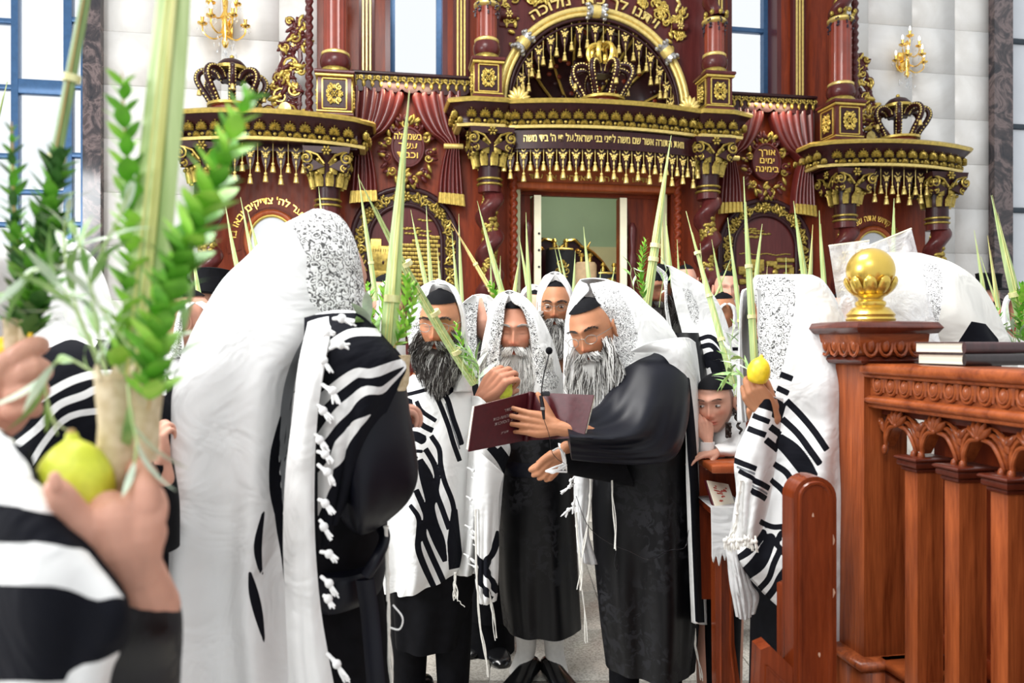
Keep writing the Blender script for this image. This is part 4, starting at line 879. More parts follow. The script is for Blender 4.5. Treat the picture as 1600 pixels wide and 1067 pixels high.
def head_geo(c, size, yaw=0, pitch=0, roll=0, nose=1.0, eyes_open=False, n=(110, 84), lean=1.0, stubble=None):
    """returns (V, faces, attrs, matrix): a head with brow, eye sockets, lids, nose, lips, chin and ears; face looks along local -y"""
    nu, nv = n; u = np.linspace(-1, 1, nu, endpoint=False); al = PI*(.45*u+.55*u**3); th = np.linspace(.02, PI-.02, nv); A, T = np.meshgrid(al, th)
    x = .074*np.sin(A)*np.sin(T); y = -.097*np.cos(A)*np.sin(T)**.9; z = .118*np.cos(T)
    t = np.clip((-.005-z)/.113, 0, 1); x = x*(1-.34*t**1.6)*lean; back = y > 0; y = np.where(back, y*(1-.35*t), y*(1+.10*t)); y = np.where((z > .04) & ~back, y*(1-.6*(z-.04)), y)
    fr = np.clip(-np.cos(PI-A)*1.0, 0, 1)**.7; g = lambda cx, cz, sx, sz: np.exp(-((np.abs(x)-cx)/sx)**2-((z-cz)/sz)**2); g0 = lambda cz, sx, sz: np.exp(-(x/sx)**2-((z-cz)/sz)**2)
    prof = np.interp(z, [-.05, -.043, -.037, -.029, -.01, .012, .03, .05], [0, .006, .023, .031, .021, .011, .006, 0])*nose; wn = np.interp(z, [-.045, -.03, 0, .03], [.012, .0115, .0085, .012])
    d = prof*np.exp(-(x/wn)**2)+.009*nose*g(.0135, -.034, .006, .007)
    d += -.019*g(.031, .008, .018, .013)+.0105*g(.031, .005, .0125, .008)+.0085*np.exp(-((z-.030)/.010)**2)*np.exp(-(x/.055)**4)
    mw = np.exp(-(x/.024)**4); d += .0065*mw*np.exp(-((z+.056)/.0045)**2)+.0075*mw*np.exp(-((z+.067)/.005)**2)-.004*mw*np.exp(-((z+.0612)/.0022)**2)
    d += .006*g(.042, -.022, .02, .02)+.014*g0(-.094, .022, .016)-.004*g(.036, -.055, .012, .02)
    y = y-d*fr; lip = fr*mw*np.clip(np.exp(-((z+.0615)/.0105)**4), 0, 1)
    dk = g(.031, .0035, .014, .0017)*.9 if not eyes_open else g(.031, .014, .014, .0018)*.9
    dk = np.maximum(dk, g(.031, .030, .019, .0038)*.8)*fr; red = np.clip(g0(-.032, .017, .012)+g(.045, -.022, .018, .014)*.7, 0, 1)*fr
    if stubble is not None: dk = np.maximum(dk, np.clip(stubble(x, y, z), 0, 1))
    V = np.stack([x, y, z], -1).reshape(-1, 3); F_ = []
    for j in range(nv-1):
        for i in range(nu): k = (i+1) % nu; F_.append((j*nu+i, (j+1)*nu+i, (j+1)*nu+k, j*nu+k))
    F_ += [tuple(range(nu))[::-1], tuple((nv-1)*nu+i for i in range(nu))]
    at_ = {'lip': lip.ravel(), 'dark': dk.ravel(), 'red': red.ravel()}
    ears = MB()
    for s_ in (-1, 1): ears.ball((s_*.077*lean, .008, -.006), (.009, .018, .03), 10, 8); ears.tube([(s_*.082*lean, .008+.018*math.cos(q), -.004+.03*math.sin(q)) for q in np.linspace(0, 2*PI, 14)], .004, 6)
    ev = np.concatenate(ears.v); b = len(V); V = np.concatenate([V, ev]); F_ += [tuple(i+b for i in f) for f in ears.f]; at_ = {k: np.r_[a, np.zeros(len(ev))] for k, a in at_.items()}
    k = size/.236; M = Matrix.Translation(c) @ Matrix.Rotation(R(yaw), 4, 'Z') @ Matrix.Rotation(R(pitch), 4, 'X') @ Matrix.Rotation(R(roll), 4, 'Y') @ Matrix.Scale(k, 4)
    Mn = np.array(M); return V @ Mn[:3, :3].T+Mn[:3, 3], F_, at_, M
def body(parent, mat, head=None, hands=(), chains_=(), name='body'):
    """one skin mesh: head, fused limbs and hands"""
    mb = MB(); attr = {k: [] for k in ('lip', 'dark', 'red')}
    if head is not None:
        V, f, a, M = head; mb.add(V, f)
        for k in attr: attr[k].append(a[k])
    if chains_:
        q = MB()
        for c_ in chains_: chain(q, c_, 10, 3)
        V, f = fuse(q, .016, 2); mb.add(V, f)
        for k in attr: attr[k].append(np.zeros(len(V)))
    for h, vox in hands:
        V, f = fuse(h, vox, 5); mb.add(V, f)
        for k in attr: attr[k].append(np.zeros(len(V)))
    mb.attr = {k: np.concatenate(v) for k, v in attr.items()}; return mb.build(name, mat, parent)
def beard(parent, M, mats, n=900, length=.18, spread=1.0, seed=1, r=.0016, lean=(0, 0, 0), moustache=True, core=None, wavy=.006, name='beard', zup=-.02):
    r_ = np.random.default_rng(seed); mb = MB(); Mn = M; k = M.to_scale()[0]
    def root(x, z): 
        c = math.sqrt(max(0, 1-(z/.118)**2)); yy = -.097*c**.9*math.sqrt(max(0, 1-min(1, (x/(.074*max(c, .2)))**2)))*1.05; return Vector((x, yy, z))
    for i in range(n):
        a = r_.uniform(-1, 1); x = .066*a; zt = zup-.065*(1-a*a)*.9; z = r_.uniform(-.112, zt) if abs(a) < .8 else r_.uniform(-.09, zup+.01)
        x *= (1-.3*max(0, (-z-.04)/.07)); p = M @ root(x, z); out = (M.to_3x3() @ Vector((x*1.2, -.05, 0))).normalized()
        L_ = length*k*(1-.35*abs(a))*r_.uniform(.75, 1.12); pts = []; ph = r_.uniform(0, 6); w_ = wavy*r_.uniform(.5, 1.6)
        for q in range(7):
            t = q/6; s_ = math.sin(min(1, t*2.2)*PI/2); pts.append(p+out*(.020*s_*k*r_.uniform(.9, 1.1))+Vector((x*spread*t*1.0*k-x*.9*max(0, t-.6)*k*spread*2+w_*math.sin(ph+t*9), w_*math.cos(ph+t*8)*.6, -L_*t))+Vector(lean)*t)
        mb.tube(pts, [r*.9, r, r, r, r*.9, r*.7, r*.3], 3, int(r_.integers(0, len(mats))), cap=False)
    if moustache:
        for i in range(n//3):
            sg = r_.choice((-1, 1)); x = sg*r_.uniform(.0, .034); z = -.045-.16*abs(x)+r_.uniform(-.006, .003); p0 = root(x, z)+Vector((0, -.009, 0)); dx_ = r_.uniform(.006, .016); dz_ = r_.uniform(.014, .028); pts = [M @ (p0+Vector((sg*dx_*t, -.006*math.sin(t*2.2), -dz_*t))) for t in np.linspace(0, 1, 4)]
            mb.tube(pts, [r, r*1.1, r, r*.4], 3, int(r_.integers(0, len(mats))), cap=False)
    if core:
        P = [M @ Vector((0, -.035, -.07))]; rows = []
        for t in np.linspace(0, 1, 10):
            c_ = (M @ Vector((0, -.04, -.078)))+Vector((0, 0, -length*k*.82*t))+Vector(lean)*t; wd = k*(.056*(1+.25*spread*math.sin(t*2.2)-.75*t*t)); a = np.linspace(0, 2*PI, 18, endpoint=False); rows.append([(c_.x+wd*math.cos(q), c_.y+wd*.62*math.sin(q)-.012, c_.z) for q in a])
        mb.grid(np.array(rows), len(mats), wv=True)
    o = mb.build(name, list(mats)+([core] if core else []), parent); o['kind'] = 'stuff'; return o
def glasses(parent, M, w_=.021, y=-.112, z=.004, drop=0):
    mb = MB(); T = lambda p: M @ Vector(p)
    for s_ in (-1, 1):
        P = [T((s_*.032+w_*math.cos(q), y-.004*math.cos(q)*s_*-1, z+.015*math.sin(q))) for q in np.linspace(0, 2*PI, 20)]; mb.tube(P, .0014, 5); mb.tube([T((s_*.053, y+.002, z+.006)), T((s_*.072, y+.035, z+.008)), T((s_*.078, .005, z+.004))], .0013, 5)
    mb.tube([T((-.012, y, z+.004)), T((0, y-.004, z+.009)), T((.012, y, z+.004))], .0014, 5); g = mb.build('glasses', MT['wire'], parent); return g
def eyes(parent, M, yaw=0, rad=.0118):
    for s_ in (-1, 1):
        c = Vector((s_*.031, -.0845, .0068)); o = MB(); o.ball((0, 0, 0), (rad*.95, rad*.9, rad*.42), 14, 10); 
        q = MB(); q.v = [np.concatenate(o.v)]; q.f = o.f; q.m = o.m; q.off = o.off; a = Vector((math.sin(R(yaw)), -math.cos(R(yaw)), 0)); q.ball(a*(rad*.46), (rad*.56, rad*.52, rad*.40), 10, 8, 1)
        out = MB(); out.merge(q, M @ Matrix.Translation(c)); out.build('eye', [MT['eye'], MT['iris']], parent)
def cap(parent, M, mat=None, name='skullcap', z0=.035, big=1.04):
    mb = MB(); rows = []
    for t in np.linspace(0, 1, 8):
        zz = z0+(.122-z0)*math.sin(t*PI/2); c = math.sqrt(max(0, 1-(min(zz, .1185)/.119)**2)); a = np.linspace(0, 2*PI, 26, endpoint=False); rows.append([tuple(M @ Vector((.074*c*big*math.cos(q), .097*c*big*math.sin(q)+.004, zz*1.0+.004))) for q in a])
    mb.grid(np.array(rows), 0, wv=True); mb.f.append(tuple(mb.off-26+i for i in range(26))); mb.m.append(0); return mb.build(name, mat or MT['blackcloth'], parent)
# --- knotted corner strings and edge tassels
def strings(parent, pts, n=3, r=.0022, knots=0, mat=None, name='fringe_string', sp=.006, seed=0):
    """pts (px, py, Y): a knotted cord that opens into loose threads"""
    r_ = random.Random(seed+int(pts[0][0])); P = spl(np.array([tuple(at(*p)) for p in pts]), 40); mb = MB(); k = int(40*knots)
    if k > 3:
        mb.tube(P[:k], [r*1.7*(1.6 if i % 6 == 0 else 1) for i in range(k)], 6)
    for i in range(n):
        ox, oy = r_.uniform(-sp, sp), r_.uniform(-sp, sp); st = max(0, k-1); Q = P[st:].copy(); t = np.linspace(0, 1, len(Q)); Q[:, 0] += ox*t+.003*np.sin(t*9+i); Q[:, 1] += oy*t; Q[:, 2] += (1-r_.uniform(0, .12)*t)*0+r_.uniform(0, .05)*t*.5; mb.tube(Q, r*.8, 5)
    return mb.build(name, mat or MT['string'], parent)
def edge_tassel(parent, a, b, Y, r=.005, mat=None, seed=0):
    r_ = random.Random(seed); A, B = at(a[0], a[1], Y), at(b[0], b[1], Y-.01); mb = MB(); d = B-A; L_ = d.length; mid = A+d*.55+Vector((r_.uniform(-.006, .006), 0, .006)); P = spl([tuple(A), tuple(A+d*.3+Vector((0, 0, .004))), tuple(mid)], 8)
    mb.tube(P, [r*.6, r*.7, r*.75, r*.7, r*.8, r*.9, r*1.3, r*1.4], 7); mb.ball(mid, r*1.7, 8, 6)
    for k in range(9):
        e = B+Vector((r_.uniform(-1, 1)*L_*.16, r_.uniform(-.004, .004), r_.uniform(-1, 1)*L_*.16)); m_ = mid+(e-mid)*.5+Vector((0, 0, r_.uniform(-.002, .002))); mb.tube([mid, m_, e], [r*.5, r*.6, r*.3], 4)
    return mb.build('knotted_tassel', mat or MT['string_w'], parent)
# --- palm fronds, myrtle, willow
def leafmat(name, c1, c2, sc=(60, 60, 3), rough=.5):
    m = NT(name); m.l(m.ramp(m.noise(m.co(sc), 2, 3), [(.3, c1), (.7, c2)]), 'Base Color'); m.b.inputs['Roughness'].default_value = rough; m.b.inputs['Subsurface Weight'].default_value = 0; return m.mat
MT['palm'] = leafmat('palm_frond', (.29, .41, .13), (.52, .62, .30)); MT['palm_y'] = leafmat('palm_frond_yellow', (.50, .50, .14), (.70, .68, .30)); MT['palm_d'] = leafmat('palm_frond_dark', (.10, .17, .05), (.20, .28, .09)); MT['palm_b'] = leafmat('palm_spine', (.36, .20, .06), (.55, .38, .14))
MT['tie'] = leafmat('palm_tie', (.62, .58, .25), (.78, .74, .40)); MT['holder'] = leafmat('woven_holder', (.50, .38, .20), (.74, .62, .42), (40, 40, 40))
MT['myrtle'] = leafmat('myrtle_leaf', (.09, .30, .02), (.20, .52, .05), (30, 30, 30)); MT['myrtle_l'] = leafmat('myrtle_leaf_light', (.22, .52, .04), (.42, .72, .10), (30, 30, 30)); MT['willow'] = leafmat('willow_leaf', (.16, .34, .08), (.34, .52, .18), (30, 30, 30)); MT['willow_p'] = leafmat('willow_leaf_pale', (.45, .55, .42), (.62, .70, .55), (30, 30, 30)); MT['myrtle_d'] = leafmat('myrtle_leaf_dark', (.03, .11, .02), (.07, .20, .04), (30, 30, 30))
def frond(parent, tip, base, w_, Y, Yt=None, mat='palm', nodes=(), blades=2, name='palm_frond', bend=0, taper=.35):
    """a closed palm frond: folded leaflets round a spine, tapering to a point; ties as sub-parts"""
    Yt = Y if Yt is None else Yt; A, B = at(*base, Y), at(*tip, Yt); d = B-A; L_ = d.length; hw = w_*Y/F/2; side = Vector((d.z, 0, -d.x)).normalized(); o = None; r_ = random.Random(int(tip[0]*7+tip[1]))
    mb = MB()
    P = [A+d*t+side*(bend*Y/F*math.sin(t*PI)) for t in np.linspace(0, 1, 12)]; wid = [hw*(taper*.0+1)*(1-.12*i/11) if i < 6 else hw*.94*max(.06, (1-((i-5)/6)**1.3)) for i in range(12)]
    for k in range(blades):
        off = side*hw*(.42*(k-(blades-1)/2)); Q = [p+off*(1-.8*i/11)+Vector((0, -.004*k, 0)) for i, p in enumerate(P)]; sh = 1-.13*k if k else 1; Q = [A+(q-A)*sh for q in Q]
        mb.tube(Q, [max(.0008, x*.68) for x in wid], 6, k % 2, True, .35, tuple(side))
        mb.tube([q+Vector((0, -hw*.3, 0)) for q in Q], [max(.0005, x*.10) for x in wid], 5, 2)
    mats = {'palm': [MT['palm'], MT['palm'], MT['palm_y']], 'palm_y': [MT['palm_y'], MT['palm'], MT['palm_b']], 'palm_d': [MT['palm_d'], MT['palm_d'], MT['palm_b']], 'palm_b': [MT['palm_b'], MT['palm_y'], MT['palm_b']]}[mat]
    o = mb.build(name, mats, parent)
    for t in nodes:
        c = A+d*t; q = MB(); q.tube([c-d.normalized()*hw*.4, c+d.normalized()*hw*.4], hw*(.98 if t < .5 else .9), 12, 0, True, .8, tuple(side)); q.build('palm_tie', MT['tie'], o if parent else o)
    return o
def leaf_me(name, L_, w_, mat, curl=.2):
    n = 6; rows = []
    for i in range(n+1):
        t = i/n; hw = w_/2*math.sin(PI*min(1, t*1.0+.04))**.8; rows.append([(-hw, -curl*L_*t*t+.1*hw, L_*t), (0, -curl*L_*t*t, L_*t), (hw, -curl*L_*t*t+.1*hw, L_*t)])
    return np.array(rows)
def sprig(parent, pts, n, ll, lw, mats, name='myrtle_branch', ang=36, seed=0, curl=.15, stem=.0018, dense=3, droop=0, leafname='leaf'):
    """pts (px, py, Y) from base to tip; leaves in whorls, one joined part of small leaves"""
    r_ = random.Random(seed+int(pts[0][0]*3)); P = spl(np.array([tuple(at(*p)) for p in pts]), n+2); mb = MB(); mb.tube(P, [stem]*(n+1)+[stem*.4], 5, len(mats)-1)
    T = np.gradient(P, axis=0)
    for i in range(1, n+1):
        t = i/n; tv = Vector(T[i]).normalized(); s_ = Vector((tv.z, 0, -tv.x)).normalized(); b_ = tv.cross(s_)
        for k in range(dense):
            a = 2*PI*k/dense+i*1.05+r_.uniform(-.3, .3); out = s_*math.cos(a)+b_*math.sin(a); an = R(ang+r_.uniform(-12, 12)); d = tv*math.cos(an)+out*math.sin(an)+Vector((0, 0, -droop)); d.normalize()
            L_ = ll*r_.uniform(.75, 1.1)*(1-.45*max(0, t-.75)/.25); G = leaf_me('', L_, lw*L_/ll, None, curl); x = d.cross(out.cross(d)).normalized() if out.cross(d).length > 1e-4 else s_
            yv = out-d*out.dot(d); yv = yv.normalized() if yv.length > 1e-4 else b_; xv = yv.cross(d); base = Vector(P[i])
            Mx = np.array([[xv.x, -yv.x, d.x], [xv.y, -yv.y, d.y], [xv.z, -yv.z, d.z]]); mb.grid(G @ Mx.T+np.array(base), r_.randrange(max(1, len(mats)-1)))
    o = mb.build(name, mats, parent); o['kind'] = 'stuff'; return o
def citron(label, px, py, Y, h, tilt=0, col='citron', cat='citron fruit', tip=True):
    c = at(px, py, Y); e = empty('citron', c); e['label'] = label; e['category'] = cat
    prof = [(.02, -.5), (.16, -.49), (.3, -.42), (.37, -.28), (.40, -.08), (.38, .1), (.31, .26), (.2, .38), (.11, .44), (.07, .48), (.06, .53), (.0, .55)]
    mb = MB(); mb.lathe([(r_*h, z*h) for r_, z in spl(np.array(prof), 30)], n=32, wob=lambda a, z: .018*np.sin(a*7+z*90)+.012*np.sin(a*13+z*50)); V = np.concatenate(mb.v); M = np.array(Matrix.Rotation(R(tilt), 3, 'Y')); mb.v = [V @ M.T]
    mb.build('fruit', MT[col], e, True); q = MB(); q.lathe([(.035*h, .5*h), (.05*h, .54*h), (.03*h, .58*h), (0, .585*h)], n=10); q.v = [np.concatenate(q.v) @ M.T]; q.build('stigma', MT['palm_b'], e, True); return e
MT['citron'] = plain('citron_skin', (.62, .66, .05), .45, 0, .15, 60, .5); MT['citron_y'] = plain('citron_skin_yellow', (.85, .60, .02), .4, 0, .12, 60, .4)

def brows(parent, M, mat, n=60, thick=.004, seed=3):
    b_ = MB(); r_ = random.Random(seed)
    for s_ in (-1, 1):
        for k in range(n):
            u = k/n; x = s_*(.012+.040*u); z = .030+.007*math.sin(u*PI)-.003*u+r_.uniform(-thick, thick)*.8; p = Vector((x, -.112+abs(x)*.55, z)); b_.tube([M @ p, M @ (p+Vector((s_*.008, -.002, .002)))], [.0013, .0005], 3)
    o = b_.build('eyebrows', mat, parent); o['kind'] = 'stuff'; return o
# ================================================================ PEOPLE
def cr(ox, oy, k, *L_):
    """stripes traced from an enlarged view: (width, points) pairs"""
    out = []
    for w_, pts in L_:
        if w_ == 'poly': out.append(('poly', [(ox+x/k, oy+y/k) for x, y in pts]))
        else: out.append((w_/k, [(ox+p[0]/k, oy+p[1]/k)+((p[2]/k,) if len(p) > 2 else ()) for p in pts]))
    return out
def person(label, px, Y, group=None):
    x = (px-CX)*Y/F; e = empty('person', (x, Y, 0)); tag(e, label, 'person', group); return e
def legs(px, Y, top=.9, w_=.1): x = (px-CX)*Y/F; return [[(x-w_, Y, top, .06), (x-w_, Y, .5, .045), (x-w_, Y, .08, .035)], [(x+w_, Y, top, .06), (x+w_, Y, .5, .045), (x+w_, Y, .08, .035)]]
def shoe(parent, x, y, rz, s=1.0):
    mb = MB(); prof = [(-.10, .034, .075), (-.06, .042, .085), (0, .044, .07), (.06, .050, .055), (.12, .052, .045), (.16, .042, .035), (.185, .018, .02)]
    rows = [[(wd*math.cos(q)*(1 if math.sin(q) > 0 else 1.05), -yy, max(.0, hh*(.5+.5*math.sin(q)))) for q in np.linspace(0, 2*PI, 18, endpoint=False)] for yy, wd, hh in prof]
    mb.grid(spl(np.array(rows), 18), 0, wv=True); k = mb.off; mb.f += [tuple(range(18)), tuple(k-18+i for i in range(18))[::-1]]; mb.m += [0, 0]
    M = Matrix.Translation((x, y, .002)) @ Matrix.Rotation(rz, 4, 'Z') @ Matrix.Scale(s, 4); o = MB(); o.merge(mb, M); return o.build('shoe', MT['shoe'], parent)
# ---------------------------------------------------------------- A: the tall figure seen from behind, left of centre
A = person('man seen from behind in long white prayer shawl with silver collar', 440, 1.98)
hA = hand_mb(at(590, 690, 1.84), (.5, .35, .8), (.9, .5, 0), (-.6, .3, .5), curls=(50, 55, 55, 55), size=.95)
body(A, MT['skin_pale'], head_geo(at(520, 440, 2.02), .24, 150, 10), [(hA, .003)], [pc((470, 560, 2.0, 70), (460, 760, 2.02, 80), (460, 900, 2.02, 80)), pc((560, 560, 1.95, 42), (600, 740, 1.86, 34), (592, 700, 1.82, 22))]+legs(470, 2.02))
ring('robe', [(400, 520, 590, 530, 1.98, .13), (400, 640, 606, 660, 1.99, .15), (400, 820, 604, 822, 2.0, .16), (405, 905, 596, 900, 2.0, .15), (400, 1010, 607, 1010, 2.0, .17), (392, 1180, 614, 1180, 2.0, .2), (385, 1425, 622, 1425, 2.0, .22)], MT['blackcloth'], A, folds=((9, .012, 0, .35, .8), (5, .01, 1, .4, 1)))
ring('sleeve', [(500, 505, 600, 520, 1.86, .08), (505, 560, 628, 570, 1.83, .10), (508, 640, 640, 650, 1.81, .11), (512, 700, 648, 705, 1.80, .115), (520, 750, 649, 748, 1.80, .11), (532, 792, 634, 784, 1.81, .10), (548, 822, 606, 812, 1.82, .07), (560, 832, 585, 828, 1.83, .03)], MT['satin'], A, folds=((4, .014, .6, .1, .6), (7, .006, 2, .3, 1)), nu=80)
sash = ring('sash', [(500, 872, 600, 872, 1.985, .165), (498, 890, 601, 880, 1.98, .175), (500, 915, 598, 905, 1.98, .175), (505, 930, 596, 918, 1.985, .165)], MT['satin'], A, folds=((3, .008, 0, 0, .5),))
MB().tube(spl([tuple(at(572, 900, 1.79)), tuple(at(590, 870, 1.8)), tuple(at(601, 840, 1.85)), tuple(at(592, 815, 1.9))], 14), .014, 8).build('sash_loop', MT['satin'], sash)
MB().tube(spl([tuple(at(570, 905, 1.79)), tuple(at(578, 960, 1.8)), tuple(at(585, 1040, 1.79)), tuple(at(590, 1100, 1.79))], 14), [.022]*14, 8, 0, True, .35, (1, 0, 0)).build('sash_end', MT['satin'], sash)
tA = ring('prayer_shawl', [(488, 328, 508, 328, 1.98, .02), (466, 343, 531, 338, 1.98, .07), (428, 365, 548, 362, 1.98, .11), (392, 402, 560, 398, 1.98, .14), (352, 440, 566, 438, 1.98, .155), (318, 495, 569, 488, 1.97, .17), (297, 540, 556, 540, 1.96, .19), (276, 600, 522, 590, 1.95, .20), (263, 700, 506, 700, 1.95, .20), (256, 800, 500, 800, 1.95, .205), (252, 900, 498, 900, 1.95, .21), (250, 1000, 512, 1000, 1.95, .215), (248, 1120, 530, 1120, 1.95, .22), (246, 1390, 545, 1390, 1.95, .24)],
    MT['wool_big'], A, nu=260, nv=230, folds=((6, .026, .4, .2, .9), (11, .014, 1.3, .35, 1), (3, .026, 2.0, .2, .8), (17, .005, .2, .5, 1)),
    lace=[('poly', [(480, 400), (455, 352), (480, 325), (505, 320), (545, 340), (575, 400), (585, 498), (540, 510), (510, 497), (484, 470), (478, 440)])],
    ink=cr(400, 480, 3.334, (0, [(378, 58, 16), (325, 92, 66), (278, 180, 46), (242, 280, 30), (214, 400, 14), (200, 450, 2)]), (0, [(130, 560, 6), (105, 700, 35), (95, 800, 50), (100, 950, 60), (118, 1060, 52)]), (3, [(150, 560), (130, 760), (135, 1000)]), (3, [(172, 480), (150, 700), (150, 900)]), (3, [(190, 440), (168, 640), (160, 820)]))+[(0, [(434, 796, 12), (440, 830, 15), (445, 871, 11), (450, 952, 3)]), (0, [(412, 798, 4), (403, 850, 13), (406, 885, 8), (411, 900, 2)]), (0, [(390, 892, 4), (396, 925, 15), (404, 960, 14), (413, 1003, 3)])],
    grey=cr(400, 480, 3.334, (0, [(292, 108, 16), (232, 220, 30), (192, 330, 45), (167, 450, 55), (152, 600, 58), (147, 750, 55), (147, 900, 35), (148, 1060, 18)])))
# paler woven lines inside the wide band: thin strips laid on it
for k, off in enumerate((2, 6, 10)):
    pass
tA2 = sheet('shawl_end', [[(478, 498, 1.80), (520, 488, 1.765), (560, 492, 1.77), (592, 520, 1.84)], [(478, 560, 1.735), (535, 540, 1.68), (592, 548, 1.69), (630, 568, 1.77)], [(482, 640, 1.72), (535, 620, 1.66), (580, 608, 1.67), (624, 596, 1.75)], [(488, 720, 1.71), (528, 700, 1.66), (560, 680, 1.67), (600, 648, 1.73)], [(494, 800, 1.72), (518, 780, 1.69), (542, 755, 1.69), (574, 705, 1.72)], [(500, 860, 1.74), (510, 850, 1.73), (522, 820, 1.72), (541, 780, 1.72)]],
    MT['wool'], A, 110, 110, folds=((2.2, .007, .5, 0, .5), (4, .004, 1, .2, 1)), invert=True, thick=.006,
    ink=cr(400, 480, 3.334, (42, [(360, 230), (450, 165), (520, 140), (640, 140)]), (0, [(330, 505, 60), (420, 420, 55), (520, 345, 50), (600, 345, 48), (700, 305, 42), (775, 292, 34)]), (0, [(775, 312, 10), (690, 390, 24), (640, 430, 36), (560, 440, 48), (450, 540, 55), (340, 690, 50)]), ('poly', [(335, 860), (390, 790), (420, 700), (470, 620), (595, 545), (540, 620), (480, 740), (410, 840), (400, 930), (335, 1090)]), (40, [(250, 30), (400, 20), (540, 20)])))
# the pale fringed edge in front of it
tA3 = sheet('shawl_edge', [[(484, 505, 1.775), (500, 500, 1.755), (522, 496, 1.755)], [(470, 570, 1.70), (492, 565, 1.66), (510, 560, 1.655)], [(461, 650, 1.69), (478, 650, 1.64), (496, 650, 1.645)], [(450, 740, 1.69), (472, 740, 1.64), (490, 740, 1.65)], [(446, 840, 1.70), (470, 840, 1.645), (492, 840, 1.65)], [(449, 940, 1.69), (474, 940, 1.645), (500, 940, 1.65)], [(452, 1020, 1.69), (478, 1020, 1.645), (512, 1020, 1.65)], [(455, 1100, 1.69), (486, 1100, 1.64), (526, 1100, 1.65)]],
    MT['wool'], A, 60, 120, folds=((2, .006, 0, .2, 1),), thick=.006)
for i, (a, b) in enumerate((((515, 545), (542, 541)), ((500, 555), (516, 578)), ((503, 600), (526, 627)), ((495, 632), (517, 658)), ((491, 678), (511, 703)), ((495, 705), (517, 722)), ((496, 725), (520, 756)), ((497, 780), (520, 800)), ((499, 812), (516, 840)), ((500, 862), (526, 876)), ((501, 900), (524, 929)), ((505, 930), (520, 948)), ((510, 1020), (540, 1060)), ((505, 525), (522, 522)), ((520, 498), (552, 505)))):
    edge_tassel(A, a, b, 1.64, .0058, seed=i)
strings(A, [(603, 822, 1.84), (605, 880, 1.84), (607, 960, 1.84), (610, 1040, 1.84), (612, 1100, 1.84)], 4, .0026, .45)
MB().tube(spl([tuple(at(614, 945, 1.84)), tuple(at(629, 965, 1.84)), tuple(at(624, 983, 1.84)), tuple(at(608, 980, 1.84))], 14), .0022, 6).build('fringe_string', MT['string_w'], A)
# ---------------------------------------------------------------- F: man with glasses behind the palm, striped shawl
Fp = person('bespectacled dark-bearded man in striped shawl behind slanting palm frond', 680, 3.1)
hd = head_geo(at(689, 506, 3.02), .262, -8, 10, 0, nose=1.2); body(Fp, MT['skin_olive'], hd, (), [pc((680, 600, 3.15, 40), (675, 760, 3.18, 55), (675, 880, 3.18, 50))]+legs(675, 3.2, .8, .09))
cap(Fp, hd[3], z0=.075, big=1.07); brows(Fp, hd[3], MT['beard_d']); glasses(Fp, hd[3]); beard(Fp, hd[3], [MT['beard_d'], MT['beard_d'], MT['beard_g']], 900, .15, .5, 3, .0017, core=MT['beard_d'])
hood('prayer_shawl_hood', [(440, 672, 684, 686, 697, 3), (450, 656, 673, 702, 712, -2, .8), (475, 642, 667, 716, 722), (505, 635, 670, 722, 728), (545, 640, 679, 718, 732), (580, 650, 685, 712, 736), (612, 660, 692, 708, 738)], 3.1, MT['wool'], Fp, .12, .12, ink=(), lace=[('poly', [(655, 452), (667, 452), (668, 480), (671, 508), (681, 560), (688, 590), (686, 603), (668, 606), (656, 590), (637, 530), (635, 490)])])
ring('prayer_shawl', [(645, 585, 728, 590, 3.12, .10), (615, 610, 738, 610, 3.12, .15), (596, 660, 745, 660, 3.12, .18), (590, 740, 742, 740, 3.12, .2), (594, 820, 742, 820, 3.12, .2), (600, 880, 738, 862, 3.12, .19), (604, 920, 722, 884, 3.12, .18)], MT['wool'], Fp, nu=300, nv=200, folds=((7, .02, .8, .1, .8), (12, .010, 0, .3, 1), (4, .02, 2, .2, 1)),
    ink=cr(590, 590, 2.963, (0, [(150, 590, 20), (190, 650, 24), (190, 720, 26), (188, 790, 30), (215, 870, 30), (268, 985, 26)]), (28, [(178, 520), (212, 600), (225, 650), (212, 720), (240, 800), (285, 900), (318, 975)]), (0, [(195, 380, 30), (225, 460, 62), (245, 550, 56), (245, 600, 40), (255, 680, 56), (285, 760, 56), (312, 850, 22)]), (26, [(222, 330), (262, 400), (277, 470), (272, 530), (300, 610), (332, 700)]), (24, [(248, 270), (285, 330), (292, 400), (310, 480), (345, 570), (355, 640), (342, 700)]),
        (23, [(270, 80), (300, 150), (330, 230), (350, 300), (380, 385)]), (24, [(300, 70), (325, 105), (350, 190), (375, 260), (390, 310)]), ('poly', [(342, 610), (370, 610), (398, 875), (330, 890), (322, 760)]), (18, [(95, 85), (150, 75), (228, 55)]), (22, [(280, 90), (320, 75), (350, 50)]), (50, [(135, 105), (145, 160), (150, 230)]), (20, [(180, 110), (205, 155), (270, 200)]), (26, [(185, 200), (215, 225), (255, 245)]), (46, [(130, 285), (170, 270), (215, 290)]), (15, [(112, 310), (150, 335), (208, 342)]), (13, [(145, 350), (185, 372)]), (16, [(100, 120), (110, 90)])), grey=cr(590, 590, 2.963, (8, [(315, 120), (345, 220), (380, 330)]), (8, [(345, 690), (368, 875)])))
ring('coat', [(640, 620, 735, 620, 3.2, .1), (612, 760, 738, 760, 3.2, .15), (610, 880, 745, 880, 3.2, .16), (616, 1000, 722, 1000, 3.2, .16)], MT['blackcloth'], Fp, folds=((8, .01, 0, .3, 1),))
for x in (640, 708): ring('trouser_leg', [(x-30, 940, x+30, 940, 3.22, .10), (x-28, 1010, x+28, 1010, 3.22, .09), (x-24, 1080, x+24, 1080, 3.22, .08)], MT['blackcloth'], Fp, nu=30, nv=20)
